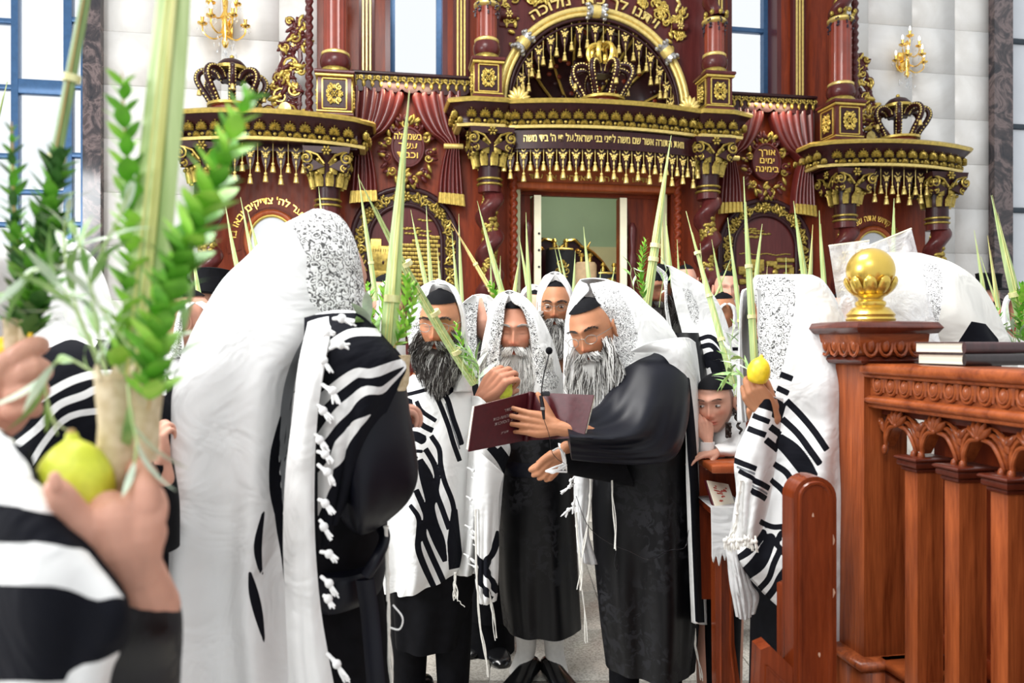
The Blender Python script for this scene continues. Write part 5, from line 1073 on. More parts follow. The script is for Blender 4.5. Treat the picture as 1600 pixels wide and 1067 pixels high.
shoe(Fp, (650-CX)*3.2/F, 3.2, R(-20)); shoe(Fp, (706-CX)*3.2/F, 3.22, R(25))
MB().box(tuple(at(659, 1012, 3.08)), (.03, .01, .06), 0, None, .004).build('shirt_tail', MT['shirt'], Fp)
strings(Fp, [(711, 895, 2.92), (711, 915, 2.92), (712, 938, 2.92)], 9, .0022, .1, MT['string'], sp=.012); strings(Fp, [(716, 938, 2.92), (722, 948, 2.92), (727, 958, 2.92)], 1, .002)
# ---------------------------------------------------------------- the man whose loose end and legs show between (behind)
Bk = person('man in black robe standing behind, only his legs seen between others', 765, 3.7)
body(Bk, MT['skin_pale'], head_geo(at(760, 500, 3.75), .23, 180, 0), (), [pc((765, 600, 3.75, 35), (765, 800, 3.75, 40))]+legs(762, 3.75, .8, .07))
ring('robe', [(735, 560, 800, 560, 3.75, .12), (728, 700, 805, 700, 3.75, .15), (730, 900, 800, 900, 3.75, .15), (732, 960, 800, 960, 3.75, .15)], MT['blackcloth'], Bk)
shoe(Bk, (774-CX)*3.7/F, 3.7, R(10)); shoe(Bk, (748-CX)*3.7/F, 3.8, R(-15))
hood('prayer_shawl_hood', [(462, 738, 750, 752, 764, 0), (475, 722, 748, 756, 778), (500, 716, 745, 762, 788), (540, 716, 745, 765, 790), (590, 718, 745, 765, 790)], 3.62, MT['wool'], Bk, -.02, .2, lace=[('poly', [(710, 476), (760, 470), (768, 510), (750, 560), (736, 552), (716, 505)])])
# ---------------------------------------------------------------- H: white-bearded man facing, holding citron
H_ = person('stout man with white beard facing camera in black flowered robe', 838, 3.4)
hd = head_geo(at(807, 519, 3.30), .268, -6, 6, 0, nose=1.25); HM = hd[3]
hH = hand_mb(at(754, 622, 3.12), (.55, -.2, .7), (.5, .8, -.25), (.2, -.8, .6), curls=(62, 60, 58, 55), thumb=(20, 40, 30), size=1.28, wrist=.05)
body(H_, MT['skin'], hd, [(hH, .0032)], [pc((835, 640, 3.45, 50), (838, 760, 3.45, 62), (838, 900, 3.45, 60)), pc((790, 640, 3.4, 24), (768, 720, 3.25, 22), (752, 640, 3.15, 14))]+legs(844, 3.46, .8, .062))
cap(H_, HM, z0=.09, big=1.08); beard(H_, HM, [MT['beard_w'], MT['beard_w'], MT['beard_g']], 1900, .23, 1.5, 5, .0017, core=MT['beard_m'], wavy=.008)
brows(H_, HM, MT['beard_g'])
hood('prayer_shawl_hood', [(456, 788, 794, 797, 804, 4), (462, 776, 790, 802, 818, 10), (480, 766, 788, 816, 836, 2), (510, 759, 786, 826, 854), (546, 752, 780, 831, 868), (585, 748, 781, 833, 878), (618, 748, 788, 834, 880)], 3.36, MT['wool'], H_, .17, .14, nu=100, lace=[('poly', [(790, 462), (791, 480), (788, 520), (782, 550), (784, 590), (770, 590), (759, 580), (764, 530), (772, 490), (782, 465)]), ('poly', [(797, 470), (812, 472), (835, 500), (843, 540), (860, 570), (874, 592), (870, 606), (852, 612), (840, 600), (833, 560), (828, 512), (816, 490)])])
ring('robe', [(770, 590, 868, 590, 3.46, .10), (762, 640, 888, 640, 3.44, .16), (772, 710, 895, 710, 3.42, .19), (778, 800, 898, 800, 3.42, .19), (780, 900, 902, 900, 3.42, .18), (788, 976, 906, 978, 3.42, .18)], MT['damask'], H_, nu=140, folds=((6, .012, 0, .4, 1), (10, .006, 1, .5, 1)))
ring('sash', [(776, 712, 893, 716, 3.42, .198), (775, 722, 893, 724, 3.42, .203), (776, 734, 893, 734, 3.42, .198)], MT['satin'], H_, folds=((3, .006, 0, 0, .5),), nv=20)
ring('sleeve', [(780, 612, 830, 615, 3.42, .08), (762, 660, 800, 670, 3.35, .08), (750, 690, 785, 710, 3.28, .08), (746, 670, 770, 690, 3.2, .06), (747, 650, 768, 662, 3.16, .045)], MT['blackcloth'], H_, nu=40, nv=30)
ring('shirt_cuff', [(744, 636, 770, 646, 3.155, .042), (742, 626, 768, 632, 3.14, .038)], MT['shirt'], H_, nu=30, nv=8)
sheet('prayer_shawl', [[(735, 618, 3.1), (752, 622, 3.0), (772, 650, 3.05), (782, 668, 3.15)], [(728, 700, 3.06), (752, 700, 2.98), (772, 706, 3.0), (796, 700, 3.14)], [(720, 780, 3.06), (742, 780, 2.98), (760, 772, 3.02), (786, 742, 3.16)], [(714, 860, 3.06), (734, 862, 2.98), (752, 862, 3.0), (776, 850, 3.12)], [(708, 898, 3.06), (728, 900, 3.0), (742, 896, 3.0), (762, 900, 3.1)]], MT['wool'], H_, 90, 110, folds=((2, .02, 0, 0, .6), (4, .01, 1, .3, 1)),
    ink=[(0, [(764, 698, 12), (780, 716, 14), (792, 740, 12)]), (9, [(778, 700), (796, 722)]), (8, [(756, 780), (770, 800), (768, 850)]), (8, [(744, 862), (762, 845), (772, 820)])], grey=[(3, [(712, 690), (706, 760), (716, 870)])])
sheet('shawl_corner', [[(745, 700, 2.93), (765, 720, 2.92), (786, 740, 2.96)], [(742, 760, 2.92), (762, 780, 2.9), (778, 780, 2.95)], [(744, 860, 2.93), (760, 862, 2.9), (778, 862, 2.95)], [(742, 900, 2.93), (760, 930, 2.9), (776, 920, 2.95)], [(748, 942, 2.95), (760, 944, 2.93), (774, 938, 2.96)]], MT['wool'], H_, 60, 80, folds=((3, .015, 0, .1, 1),), ink=[(10, [(748, 900), (770, 860), (778, 830)]), (9, [(744, 868), (764, 900), (776, 925)]), (8, [(742, 890), (760, 925), (768, 934)])])
for i in range(13): a_ = (738-i*.6+8*math.sin(i*2.1), 700+i*15); edge_tassel(H_, a_, (a_[0]+16, a_[1]+14), 2.94, .004, seed=40+i)
strings(H_, [(743, 795, 2.9), (744, 870, 2.9), (748, 960, 2.9), (757, 1020, 2.9), (762, 1058, 2.9)], 4, .0022, .42); strings(H_, [(758, 855, 2.9), (760, 890, 2.9), (768, 950, 2.9), (776, 1002, 2.9)], 4, .0022, .25)
for x, rz in ((822, -15), (866, 12)):
    ring('white_stocking', [(x-17, 985, x+17, 985, 3.45, .055), (x-15, 1015, x+15, 1015, 3.45, .05), (x-16+rz*.4, 1036, x+14+rz*.4, 1036, 3.43, .055), (x-12+rz, 1048, x+10+rz, 1048, 3.38, .055)], MT['sock'], H_, nu=30, nv=24, folds=((5, .003, 0, .4, .8),)); shoe(H_, (x-CX)*3.38/F+rz*.0006, 3.37, R(rz*1.6), 1.08)
# ---------------------------------------------------------------- K: the reader
K = person('grey-bearded reader in black coat holding open red book, shawl over head', 1000, 3.05)
hd = head_geo(at(926, 519, 2.93), .262, -24, 16, -12, nose=1.25); KM = hd[3]
hK = hand_mb(at(868, 668, 2.58), (-1, .12, .16), (0, 1, -.1), (-.15, 0, 1), curls=(8, 9, 14, 20), spread=5, thumb=(58, -4, 10), size=1.0, wrist=.05)
hK2 = hand_mb(at(874, 712, 2.72), (-.75, -.25, -.75), (-.3, .7, -.2), (-.6, -.4, .5), curls=(72, 74, 76, 76), thumb=(8, 45, 40), size=.95, wrist=.04)
body(K, MT['skin_olive'], hd, [(hK, .003), (hK2, .003)], [pc((985, 560, 3.1, 40), (1010, 640, 3.1, 60), (1008, 800, 3.1, 62), (1005, 900, 3.1, 55)), pc((1040, 580, 3.0, 32), (1000, 690, 2.78, 26), (900, 674, 2.6, 15))]+legs(1005, 3.1, .8, .09))
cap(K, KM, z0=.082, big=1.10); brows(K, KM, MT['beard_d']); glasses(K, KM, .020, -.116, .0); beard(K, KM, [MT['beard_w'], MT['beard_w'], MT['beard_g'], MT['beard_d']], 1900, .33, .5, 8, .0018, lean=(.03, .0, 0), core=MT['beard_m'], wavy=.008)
hood('prayer_shawl_hood', [(437, 906, 917, 922, 950, 6, .5), (450, 898, 919, 926, 985, 4, .8), (475, 890, 901, 936, 1012), (500, 885, 902, 945, 1040), (535, 883, 903, 956, 1062), (570, 882, 905, 969, 1072), (600, 881, 912, 966, 1062), (616, 881, 924, 958, 1040)], 3.05, MT['wool_fine'], K, .17, .14, nu=150, nv=110, folds=((5, .014, .3, .1, .8), (9, .008, 1, .2, 1), (14, .003, 1, .3, 1)), lace=[('poly', [(927, 442), (964, 449), (986, 487), (997, 524), (991, 556), (972, 606), (960, 606), (966, 590), (969, 563), (953, 532), (936, 487), (922, 452)])])
sheet('shawl_back', [[(985, 548, 2.88), (1010, 536, 2.84), (1045, 530, 2.9), (1072, 528, 3.1), (1085, 535, 3.25)], [(1040, 560, 2.86), (1056, 556, 2.86), (1072, 556, 2.92), (1084, 560, 3.1), (1090, 570, 3.25)], [(1068, 640, 2.9), (1076, 640, 2.9), (1086, 640, 2.95), (1094, 640, 3.1), (1096, 640, 3.25)], [(1072, 760, 2.9), (1080, 760, 2.9), (1088, 760, 2.95), (1096, 760, 3.1), (1097, 760, 3.25)], [(1076, 880, 2.9), (1084, 880, 2.9), (1092, 880, 2.96), (1100, 880, 3.1), (1101, 880, 3.25)], [(1080, 972, 2.9), (1088, 974, 2.9), (1095, 976, 2.97), (1103, 976, 3.1), (1104, 976, 3.25)]], MT['wool'], K, 80, 120, folds=((2, .008, .5, .2, 1),), ink=[(0, [(1073, 590, 5), (1078, 660, 11), (1084, 760, 12), (1088, 860, 12), (1093, 972, 12)]), (0, [(1000, 556, 3), (985, 572, 6), (962, 615, 7)])])
ring('coat', [(972, 560, 1048, 545, 3.1, .10), (948, 590, 1068, 580, 3.1, .16), (936, 640, 1078, 640, 3.08, .19), (930, 700, 1082, 700, 3.08, .2), (924, 780, 1086, 780, 3.08, .2), (926, 860, 1088, 860, 3.08, .2), (932, 940, 1088, 940, 3.08, .2), (945, 1030, 1080, 1040, 3.08, .2)], MT['damask'], K, nu=160, nv=100, folds=((5, .02, .4, .2, .9), (9, .010, 1, .4, 1)))
ring('sleeve', [(1020, 538, 1070, 560, 3.02, .10), (985, 560, 1076, 600, 2.95, .13), (960, 600, 1072, 660, 2.86, .14), (940, 630, 1050, 710, 2.78, .13), (918, 645, 1000, 720, 2.70, .11), (898, 652, 940, 716, 2.63, .085), (884, 656, 892, 712, 2.59, .07)], MT['satin'], K, nu=110, nv=90, folds=((4, .026, .2, .1, .6), (7, .018, 1.5, .2, .7), (11, .009, 0, .1, .8)))
ring('lower_sleeve', [(960, 690, 990, 760, 2.9, .09), (920, 680, 935, 750, 2.82, .08), (888, 690, 893, 742, 2.76, .055), (880, 695, 886, 738, 2.745, .05)], MT['blackcloth'], K, nu=40, nv=24)
ring('shirt_cuff', [(880, 694, 886, 738, 2.745, .052), (872, 692, 880, 728, 2.74, .046)], MT['shirt'], K, nu=30, nv=8)
b_ = MB(); b_.tube(spl([tuple(at(*q)) for q in ((864, 704, 2.68), (874, 700, 2.66), (882, 712, 2.66), (884, 726, 2.68), (880, 734, 2.7))], 16), .003, 6); b_.build('wrist_cord', MT['string_w'], K)
b_ = MB()
for k in range(7): r_ = random.Random(k); b_.tube(spl([tuple(at(852+r_.uniform(0, 4), 736, 2.66)), tuple(at(866, 734+r_.uniform(-5, 5), 2.64)), tuple(at(884+r_.uniform(-4, 3), 728+r_.uniform(-6, 10), 2.66))], 8), .0035, 5)
b_.build('gathered_strings', MT['string_w'], K)
sheet('shawl_front', [[(935, 596, 2.87), (948, 600, 2.84), (962, 606, 2.86)], [(928, 650, 2.85), (938, 652, 2.84), (950, 650, 2.86)], [(924, 662, 2.86), (930, 668, 2.85), (940, 668, 2.86)]], MT['wool'], K, 30, 40)
sheet('shawl_corner', [[(900, 700, 2.9), (914, 700, 2.86), (926, 704, 2.9)], [(898, 760, 2.9), (910, 760, 2.86), (924, 770, 2.88)], [(900, 810, 2.9), (908, 820, 2.86), (918, 830, 2.88)], [(902, 860, 2.9), (914, 880, 2.87), (932, 882, 2.9)]], MT['wool_grey'], K, 40, 60, folds=((3, .015, 0, .1, 1),), ink=[(8, [(926, 850), (922, 826), (928, 800)])])
for i, (a, b) in enumerate((((898, 755), (879, 770)), ((900, 790), (880, 806)), ((897, 745), (892, 760)), ((898, 778), (896, 800)))): edge_tassel(K, a, b, 2.84, .0045, seed=70+i)
strings(K, [(900, 800, 2.85), (903, 850, 2.85), (910, 930, 2.85), (915, 1010, 2.85)], 3, .0022, .3); strings(K, [(923, 720, 2.84), (922, 780, 2.84), (912, 860, 2.84), (905, 930, 2.84)], 3, .0024, .5); strings(K, [(953, 704, 2.80), (955, 740, 2.80), (960, 800, 2.80), (963, 862, 2.80)], 3, .0022, .3); strings(K, [(1085, 975, 3.0), (1088, 1020, 3.0), (1097, 1066, 3.0)], 4, .0022, .1)
b_ = MB(); b_.tube(spl([tuple(at(*q)) for q in ((900, 775, 2.80), (918, 820, 2.82), (948, 846, 2.84), (985, 862, 2.85), (1015, 874, 2.85), (1045, 860, 2.85), (1070, 855, 2.86), (1076, 828, 2.86))], 50), .0013, 5); b_.tube(spl([tuple(at(*q)) for q in ((963, 860, 2.84), (960, 880, 2.84), (964, 892, 2.84), (967, 886, 2.84), (964, 880, 2.84))], 20), .0013, 5)
b_.build('microphone_cable', MT['black_gloss'], K)
for x in (975, 1042): ring('trouser_leg', [(x-26, 960, x+26, 960, 3.1, .08), (x-22, 1105, x+22, 1105, 3.1, .07)], MT['blackcloth'], K, nu=30, nv=12)
for x, rz in ((975, -15), (1040, 20)): shoe(K, (x-CX)*3.05/F, 3.08, R(rz), 1.05)
# ---------------------------------------------------------------- N: right-hand figure in bold striped shawl, hand with yellow citron
N = person('man at right hidden by tall striped shawl, hand raised with yellow citron', 1240, 2.55)
hN = hand_mb(at(1203, 648, 2.34), (-.62, -.1, .8), (.5, .8, .35), (.55, -.5, .6), curls=(48, 48, 50, 52), spread=3, thumb=(15, 30, 20), size=.98, wrist=.012)
hN2 = hand_mb(at(1186, 664, 2.45), (-.3, -.1, .8), (.4, .8, .1), (.7, -.2, .5), curls=(70, 74, 78, 80), size=.6, wrist=.02)
body(N, MT['skin_olive'], head_geo(at(1212, 500, 2.6), .24, -60, 15), [(hN, .003), (hN2, .0035)], [pc((1240, 600, 2.6, 60), (1245, 760, 2.62, 72), (1245, 900, 2.62, 60)), pc((1230, 600, 2.55, 36), (1236, 690, 2.58, 24), (1208, 655, 2.46, 11))]+legs(1252, 2.66, .8, .07))
ring('robe', [(1200, 580, 1290, 580, 2.66, .12), (1180, 700, 1308, 700, 2.66, .16), (1178, 850, 1312, 850, 2.66, .17), (1176, 1000, 1316, 1000, 2.66, .18), (1174, 1090, 1318, 1090, 2.66, .18)], MT['blackcloth'], N)
hood('shawl_lining', [(450, 1166, 1170, 1182, 1190), (460, 1158, 1160, 1184, 1200), (520, 1155, 1158, 1186, 1200), (600, 1152, 1160, 1190, 1204), (660, 1152, 1165, 1190, 1204)], 2.62, MT['wool_grey'], N, .1, .05)
INKN = cr(1120, 560, 4.4458, (42, [(442, 110), (525, 142)]), (40, [(420, 205), (498, 242)]), (26, [(345, 205), (405, 240)]), ('poly', [(350, 248), (420, 285), (482, 322), (445, 450), (370, 405), (375, 370), (290, 340)]), (38, [(262, 400), (355, 440)]), (42, [(225, 490), (330, 532)]), (48, [(362, 475), (438, 530)]), (48, [(332, 565), (415, 632)]), (46, [(485, 295), (580, 390), (680, 510), (765, 635)]), (46, [(455, 420), (560, 520), (650, 640), (718, 735)]), (0, [(425, 560, 90), (520, 640, 120), (600, 740, 120), (660, 830, 100)]), (44, [(390, 730), (480, 790), (520, 860), (548, 960)]), (40, [(368, 840), (450, 910), (500, 990), (535, 1080)]),
    (38, [(125, 705), (270, 765)]), (32, [(165, 780), (255, 835)]), (40, [(250, 840), (355, 900)]), (42, [(235, 910), (330, 972)]))+cr(1120, 780, 4.4458, (38, [(290, 150), (380, 190), (450, 190), (540, 175)]), (0, [(130, 420, 40), (220, 360, 55), (290, 280, 60), (330, 220, 50)]), (0, [(200, 520, 90), (290, 440, 110), (350, 330, 90), (380, 250, 60)]), (42, [(285, 635), (360, 550), (395, 450), (440, 350)]), (48, [(325, 715), (400, 620), (440, 540), (492, 470)]), (38, [(380, 270), (430, 330), (495, 410)]), (38, [(432, 290), (445, 240), (540, 200)]))
GRN = cr(1120, 560, 4.4458, (16, [(150, 752), (262, 800)]), (15, [(245, 878), (340, 938)]))+cr(1120, 780, 4.4458, (10, [(290, 172), (370, 198)]))
ring('prayer_shawl', [(1182, 430, 1270, 430, 2.58, .04), (1178, 438, 1283, 440, 2.58, .10), (1176, 470, 1300, 468, 2.58, .14), (1178, 520, 1316, 510, 2.57, .17), (1186, 565, 1318, 560, 2.56, .18), (1192, 600, 1322, 600, 2.55, .19), (1192, 650, 1324, 650, 2.55, .19), (1176, 700, 1324, 700, 2.54, .2), (1160, 760, 1324, 760, 2.53, .21), (1150, 830, 1324, 830, 2.53, .21), (1148, 872, 1322, 900, 2.53, .21), (1196, 930, 1318, 1010, 2.54, .2)], MT['wool_big'], N, nu=300, nv=220, folds=((4, .022, 1.2, .2, .8), (7, .012, .4, .3, 1), (12, .005, 0, .4, 1)),
    lace=[('poly', [(1180, 433), (1241, 428), (1243, 470), (1236, 520), (1226, 560), (1219, 592), (1194, 592), (1184, 550), (1180, 490)])],
    ink=INKN, grey=GRN)
sheet('shawl_fold', [[(1190, 612, 2.36), (1202, 618, 2.31), (1222, 622, 2.36)], [(1172, 660, 2.35), (1190, 668, 2.29), (1216, 680, 2.34)], [(1150, 714, 2.34), (1180, 722, 2.27), (1209, 730, 2.33)], [(1152, 760, 2.34), (1174, 768, 2.27), (1202, 782, 2.33)], [(1154, 800, 2.34), (1170, 812, 2.27), (1192, 820, 2.33)], [(1156, 840, 2.34), (1166, 850, 2.28), (1182, 842, 2.31)]], MT['wool'], N, 90, 130, folds=((2.2, .012, .2, .1, .8),), ink=INKN, grey=GRN)
strings(N, [(1158, 750, 2.28), (1152, 790, 2.28), (1150, 820, 2.28), (1140, 848, 2.28)], 4, .0028, .5)
for i in range(9): edge_tassel(N, (1136+i*5.5, 838+4*math.sin(i*2)), (1134+i*6, 856+4*math.sin(i)), 2.26, .0045, MT['string'], seed=90+i)
sheet('lace_cloth_end', [[(1134, 852, 2.5), (1146, 856, 2.48), (1160, 866, 2.5)], [(1140, 900, 2.5), (1156, 905, 2.47), (1172, 912, 2.5)], [(1146, 940, 2.5), (1162, 944, 2.48), (1184, 930, 2.5)], [(1150, 962, 2.5), (1164, 968, 2.49), (1178, 958, 2.5)]], MT['wool_grey'], N, 40, 50, folds=((5, .008, 0, 0, .5),))
for x, rz in ((1215, -10), (1270, 10)): shoe(N, (x-CX)*2.65/F, 2.66, R(rz), 1.05)
# ---------------------------------------------------------------- boy
M_ = person('young boy in black skullcap and white shirt, hand at his mouth', 1122, 3.2)
hd = head_geo(at(1117, 630, 3.06), .232, -28, 8, -4, nose=.72, eyes_open=True, stubble=lambda x, y, z: (np.clip((z-.045-.35*(y+.09))/.01, 0, 1)*.5+np.clip((y+.035-.25*z)/.012, 0, 1)*.6)); BM = hd[3]
hB1 = hand_mb(at(1106, 686, 2.98), (-.15, .1, 1), (-.2, 1, 0), (-1, 0, .2), curls=(38, 42, 46, 50), size=.72, wrist=.04); hB2 = hand_mb(at(1120, 708, 2.95), (-1, -.2, -.12), (0, 0, -1), (0, -1, 0), curls=(14, 14, 16, 18), size=.72, wrist=.03)
body(M_, MT['skin_pale'], hd, [(hB1, .003), (hB2, .003)], [pc((1122, 655, 3.12, 13), (1125, 690, 3.14, 22), (1125, 780, 3.14, 30), (1125, 850, 3.14, 28))]+legs(1124, 3.15, .6, .06))
eyes(M_, BM, -18, .0118); cap(M_, BM @ Matrix.Rotation(R(-9), 4, 'X') @ Matrix.Rotation(R(4), 4, 'Y'), z0=.055, big=1.12, mat=MT['blackcloth'])
b_ = MB()
for s_ in (-1, 1):
    P = [BM @ Vector((s_*.076, -.005+.006*math.sin(t*22), -.01-.085*t+.0)) + Vector((.006*math.cos(t*22)+.02*t*(s_ > 0), 0, -.03*t)) for t in np.linspace(0, 1, 40)]; b_.tube(P, [.006]*34+[.004]*6, 6)
b_.build('side_curls', MT['hair'], M_)
b_ = MB(); 
for s_ in (-1, 1):
    for k in range(26): x = s_*(.014+.034*k/26); p = Vector((x, -.106+abs(x)*.38, .030+.005*math.sin(k/26*PI))); b_.tube([BM @ p, BM @ (p+Vector((s_*.006, 0, .002)))], [.0011, .0005], 3)
b_.build('eyebrows', MT['hair'], M_)['kind'] = 'stuff'
b_ = MB()
for k in range(240):
    a = random.uniform(.6, PI-.3); z0 = random.uniform(.0, .07); c = math.sqrt(1-(z0/.118)**2); p = Vector((.078*c*math.cos(a), .10*c*math.sin(a), z0)); b_.tube([BM @ p, BM @ (p*1.04+Vector((0, 0, -.03))), BM @ (p*.98+Vector((0, 0, -.075)))], [.0022, .0022, .001], 4)
b_.build('hair', MT['hair'], M_)['kind'] = 'stuff'
ring('shirt', [(1112, 660, 1136, 656, 3.12, .05), (1098, 672, 1152, 664, 3.14, .09), (1092, 700, 1162, 690, 3.14, .11), (1090, 760, 1164, 760, 3.14, .12), (1092, 850, 1162, 850, 3.14, .12)], MT['shirt'], M_, folds=((6, .006, 0, .1, .8),))
ring('shirt_sleeve', [(1140, 668, 1164, 676, 3.1, .05), (1134, 688, 1166, 700, 3.04, .055), (1122, 694, 1148, 712, 2.98, .045), (1117, 696, 1124, 712, 2.96, .034)], MT['shirt'], M_, nu=40, nv=30, folds=((4, .004, 0, 0, .5),))
ring('shirt_sleeve', [(1096, 720, 1120, 722, 3.04, .045), (1094, 706, 1117, 706, 3.0, .042), (1095, 690, 1116, 690, 2.985, .034)], MT['shirt'], M_, nu=34, nv=20)
ring('trousers', [(1094, 840, 1160, 840, 3.15, .11), (1096, 980, 1156, 980, 3.15, .1), (1100, 1090, 1152, 1090, 3.15, .08)], MT['blackcloth'], M_, nu=40, nv=20)
b_ = MB(); b_.box(tuple(at(1138, 672, 2.98)), (.022, .006, .06), 0, None, .004); 
for k in range(5): b_.ball(at(1136+(k % 2)*5, 662+k*5, 2.975), .007, 6, 5)
b_.build('hair_ribbon', MT['hair'], M_)
# ---------------------------------------------------------------- L: dark face among myrtle, shawl over shoulder
Lp = person('man in shadow behind the reader raising a myrtle-bound palm frond', 1060, 3.9)
hd = head_geo(at(1032, 452, 3.95), .25, -30, 10); body(Lp, MT['skin_in_shade'], hd, (), [pc((1065, 560, 4.0, 38), (1070, 760, 4.0, 50))]+legs(1070, 4.0, .8, .1)); cap(Lp, hd[3], z0=.03); beard(Lp, hd[3], [MT['beard_d']], 400, .14, .8, 12, .002, core=MT['beard_d'])
hood('prayer_shawl_hood', [(417, 1022, 1024, 1046, 1052, -2), (430, 1026, 1042, 1048, 1076), (450, 1038, 1042, 1050, 1105), (480, 1040, 1043, 1056, 1126), (520, 1046, 1050, 1066, 1140), (560, 1056, 1062, 1076, 1146)], 3.95, MT['wool_fine'], Lp, .12, .14, nu=100, lace=[('poly', [(1040, 440), (1052, 470), (1046, 495), (1040, 480)]), ('poly', [(1066, 450), (1078, 452), (1092, 480), (1092, 512), (1080, 500), (1072, 470)]), ('poly', [(1020, 418), (1044, 430), (1046, 442), (1030, 432)])])
ring('prayer_shawl', [(1048, 530, 1118, 500, 3.9, .12), (1060, 560, 1136, 530, 3.88, .15), (1070, 600, 1140, 580, 3.88, .16), (1075, 700, 1142, 660, 3.88, .16), (1078, 850, 1142, 850, 3.9, .16)], MT['wool'], Lp, nu=200, nv=120, ink=[(7, [(1092, 530), (1110, 526), (1126, 540), (1134, 560)]), (8, [(1094, 542), (1112, 540), (1126, 560), (1132, 590)]), (22, [(1100, 566), (1116, 562), (1128, 600)]), (10, [(1094, 590), (1104, 610)])], folds=((5, .015, 0, .1, .9),))
ring('coat', [(1052, 520, 1092, 520, 3.82, .08), (1050, 560, 1100, 560, 3.80, .12), (1056, 620, 1104, 620, 3.8, .14), (1060, 800, 1106, 800, 3.84, .15), (1062, 930, 1110, 930, 3.86, .15)], MT['damask'], Lp, folds=((6, .01, 0, .1, 1),))
# ---------------------------------------------------------------- I and J: faces behind
I_ = person('bespectacled man with grey beard peering between the two readers', 868, 4.05)
hd = head_geo(at(868, 480, 4.0), .262, -6, 6, 0, nose=1.1, eyes_open=True); body(I_, MT['skin_olive'], hd, (), [pc((868, 560, 4.1, 35), (868, 760, 4.1, 45))]+legs(868, 4.1, .8, .08)); eyes(I_, hd[3]); brows(I_, hd[3], MT['beard_d']); cap(I_, hd[3], z0=.095); glasses(I_, hd[3]); beard(I_, hd[3], [MT['beard_g'], MT['beard_w'], MT['beard_d']], 900, .15, .9, 15, .0017, core=MT['beard_g'])
hood('prayer_shawl_hood', [(427, 858, 866, 870, 876, 3), (434, 848, 862, 874, 884, 2), (455, 840, 852, 886, 894), (490, 838, 850, 889, 898), (530, 842, 856, 886, 900), (560, 846, 862, 882, 902)], 4.08, MT['wool'], I_, .13, .12, nu=70, nv=40)
ring('prayer_shawl', [(852, 540, 888, 540, 4.12, .1), (836, 580, 902, 580, 4.12, .14), (832, 700, 906, 700, 4.12, .16), (834, 850, 906, 850, 4.12, .16), (838, 930, 902, 930, 4.12, .15)], MT['wool'], I_, ink=[(9, [(832, 574), (906, 580)]), (9, [(832, 600), (906, 606)])], allround=True)
J = person('man with only forehead and eyes showing above white hood', 835, 4.4)
hd = head_geo(at(838, 490, 4.35), .262, 8, 10, 0, eyes_open=True); body(J, MT['skin_pale'], hd, (), [pc((835, 580, 4.45, 30), (835, 760, 4.45, 40))]+legs(835, 4.45, .8, .08)); eyes(J, hd[3]); cap(J, hd[3], z0=.1)
hood('prayer_shawl_hood', [(447, 822, 830, 834, 842, 3), (455, 815, 820, 846, 852, 3), (475, 811, 815, 853, 858), (520, 810, 818, 852, 860), (560, 812, 822, 850, 862)], 4.42, MT['wool'], J, .12, .1, nu=60, nv=36)
ring('prayer_shawl', [(820, 550, 852, 550, 4.46, .1), (808, 590, 864, 590, 4.46, .13), (806, 800, 866, 800, 4.46, .14), (810, 900, 862, 900, 4.46, .14)], MT['wool'], J)
# ---------------------------------------------------------------- O: bent figure right, behind the railing
O_ = person('man bowed under cream shawl behind the wooden railing, face hidden', 1440, 2.85)
body(O_, MT['skin_pale'], head_geo(at(1432, 470, 2.88), .18, -70, 35), (), [pc((1460, 520, 2.9, 50), (1490, 640, 2.95, 60), (1490, 860, 2.95, 50))]+legs(1490, 2.95, .8, .1))
ring('prayer_shawl', [(1376, 396, 1440, 398, 2.86, .06), (1362, 412, 1478, 412, 2.86, .13), (1356, 440, 1512, 436, 2.86, .18), (1358, 475, 1536, 470, 2.86, .21), (1372, 510, 1556, 515, 2.86, .22), (1392, 560, 1572, 560, 2.86, .22), (1396, 640, 1576, 640, 2.88, .22), (1400, 800, 1578, 800, 2.9, .22), (1404, 980, 1576, 980, 2.92, .2)], MT['wool_cream'], O_, nu=180, nv=120, folds=((4, .02, .4, 0, .5), (8, .010, 2, .1, .8), (13, .004, 0, .2, 1)), lace=[('poly', [(1440, 410), (1468, 412), (1474, 440), (1471, 480), (1466, 505), (1452, 498), (1446, 450)])], ink=[('poly', [(1518, 502), (1540, 506), (1560, 530), (1568, 600), (1440, 600), (1482, 560), (1500, 530)])])
ring('robe', [(1420, 900, 1560, 900, 2.95, .14), (1416, 1130, 1562, 1130, 2.95, .16)], MT['blackcloth'], O_, nu=40, nv=16)
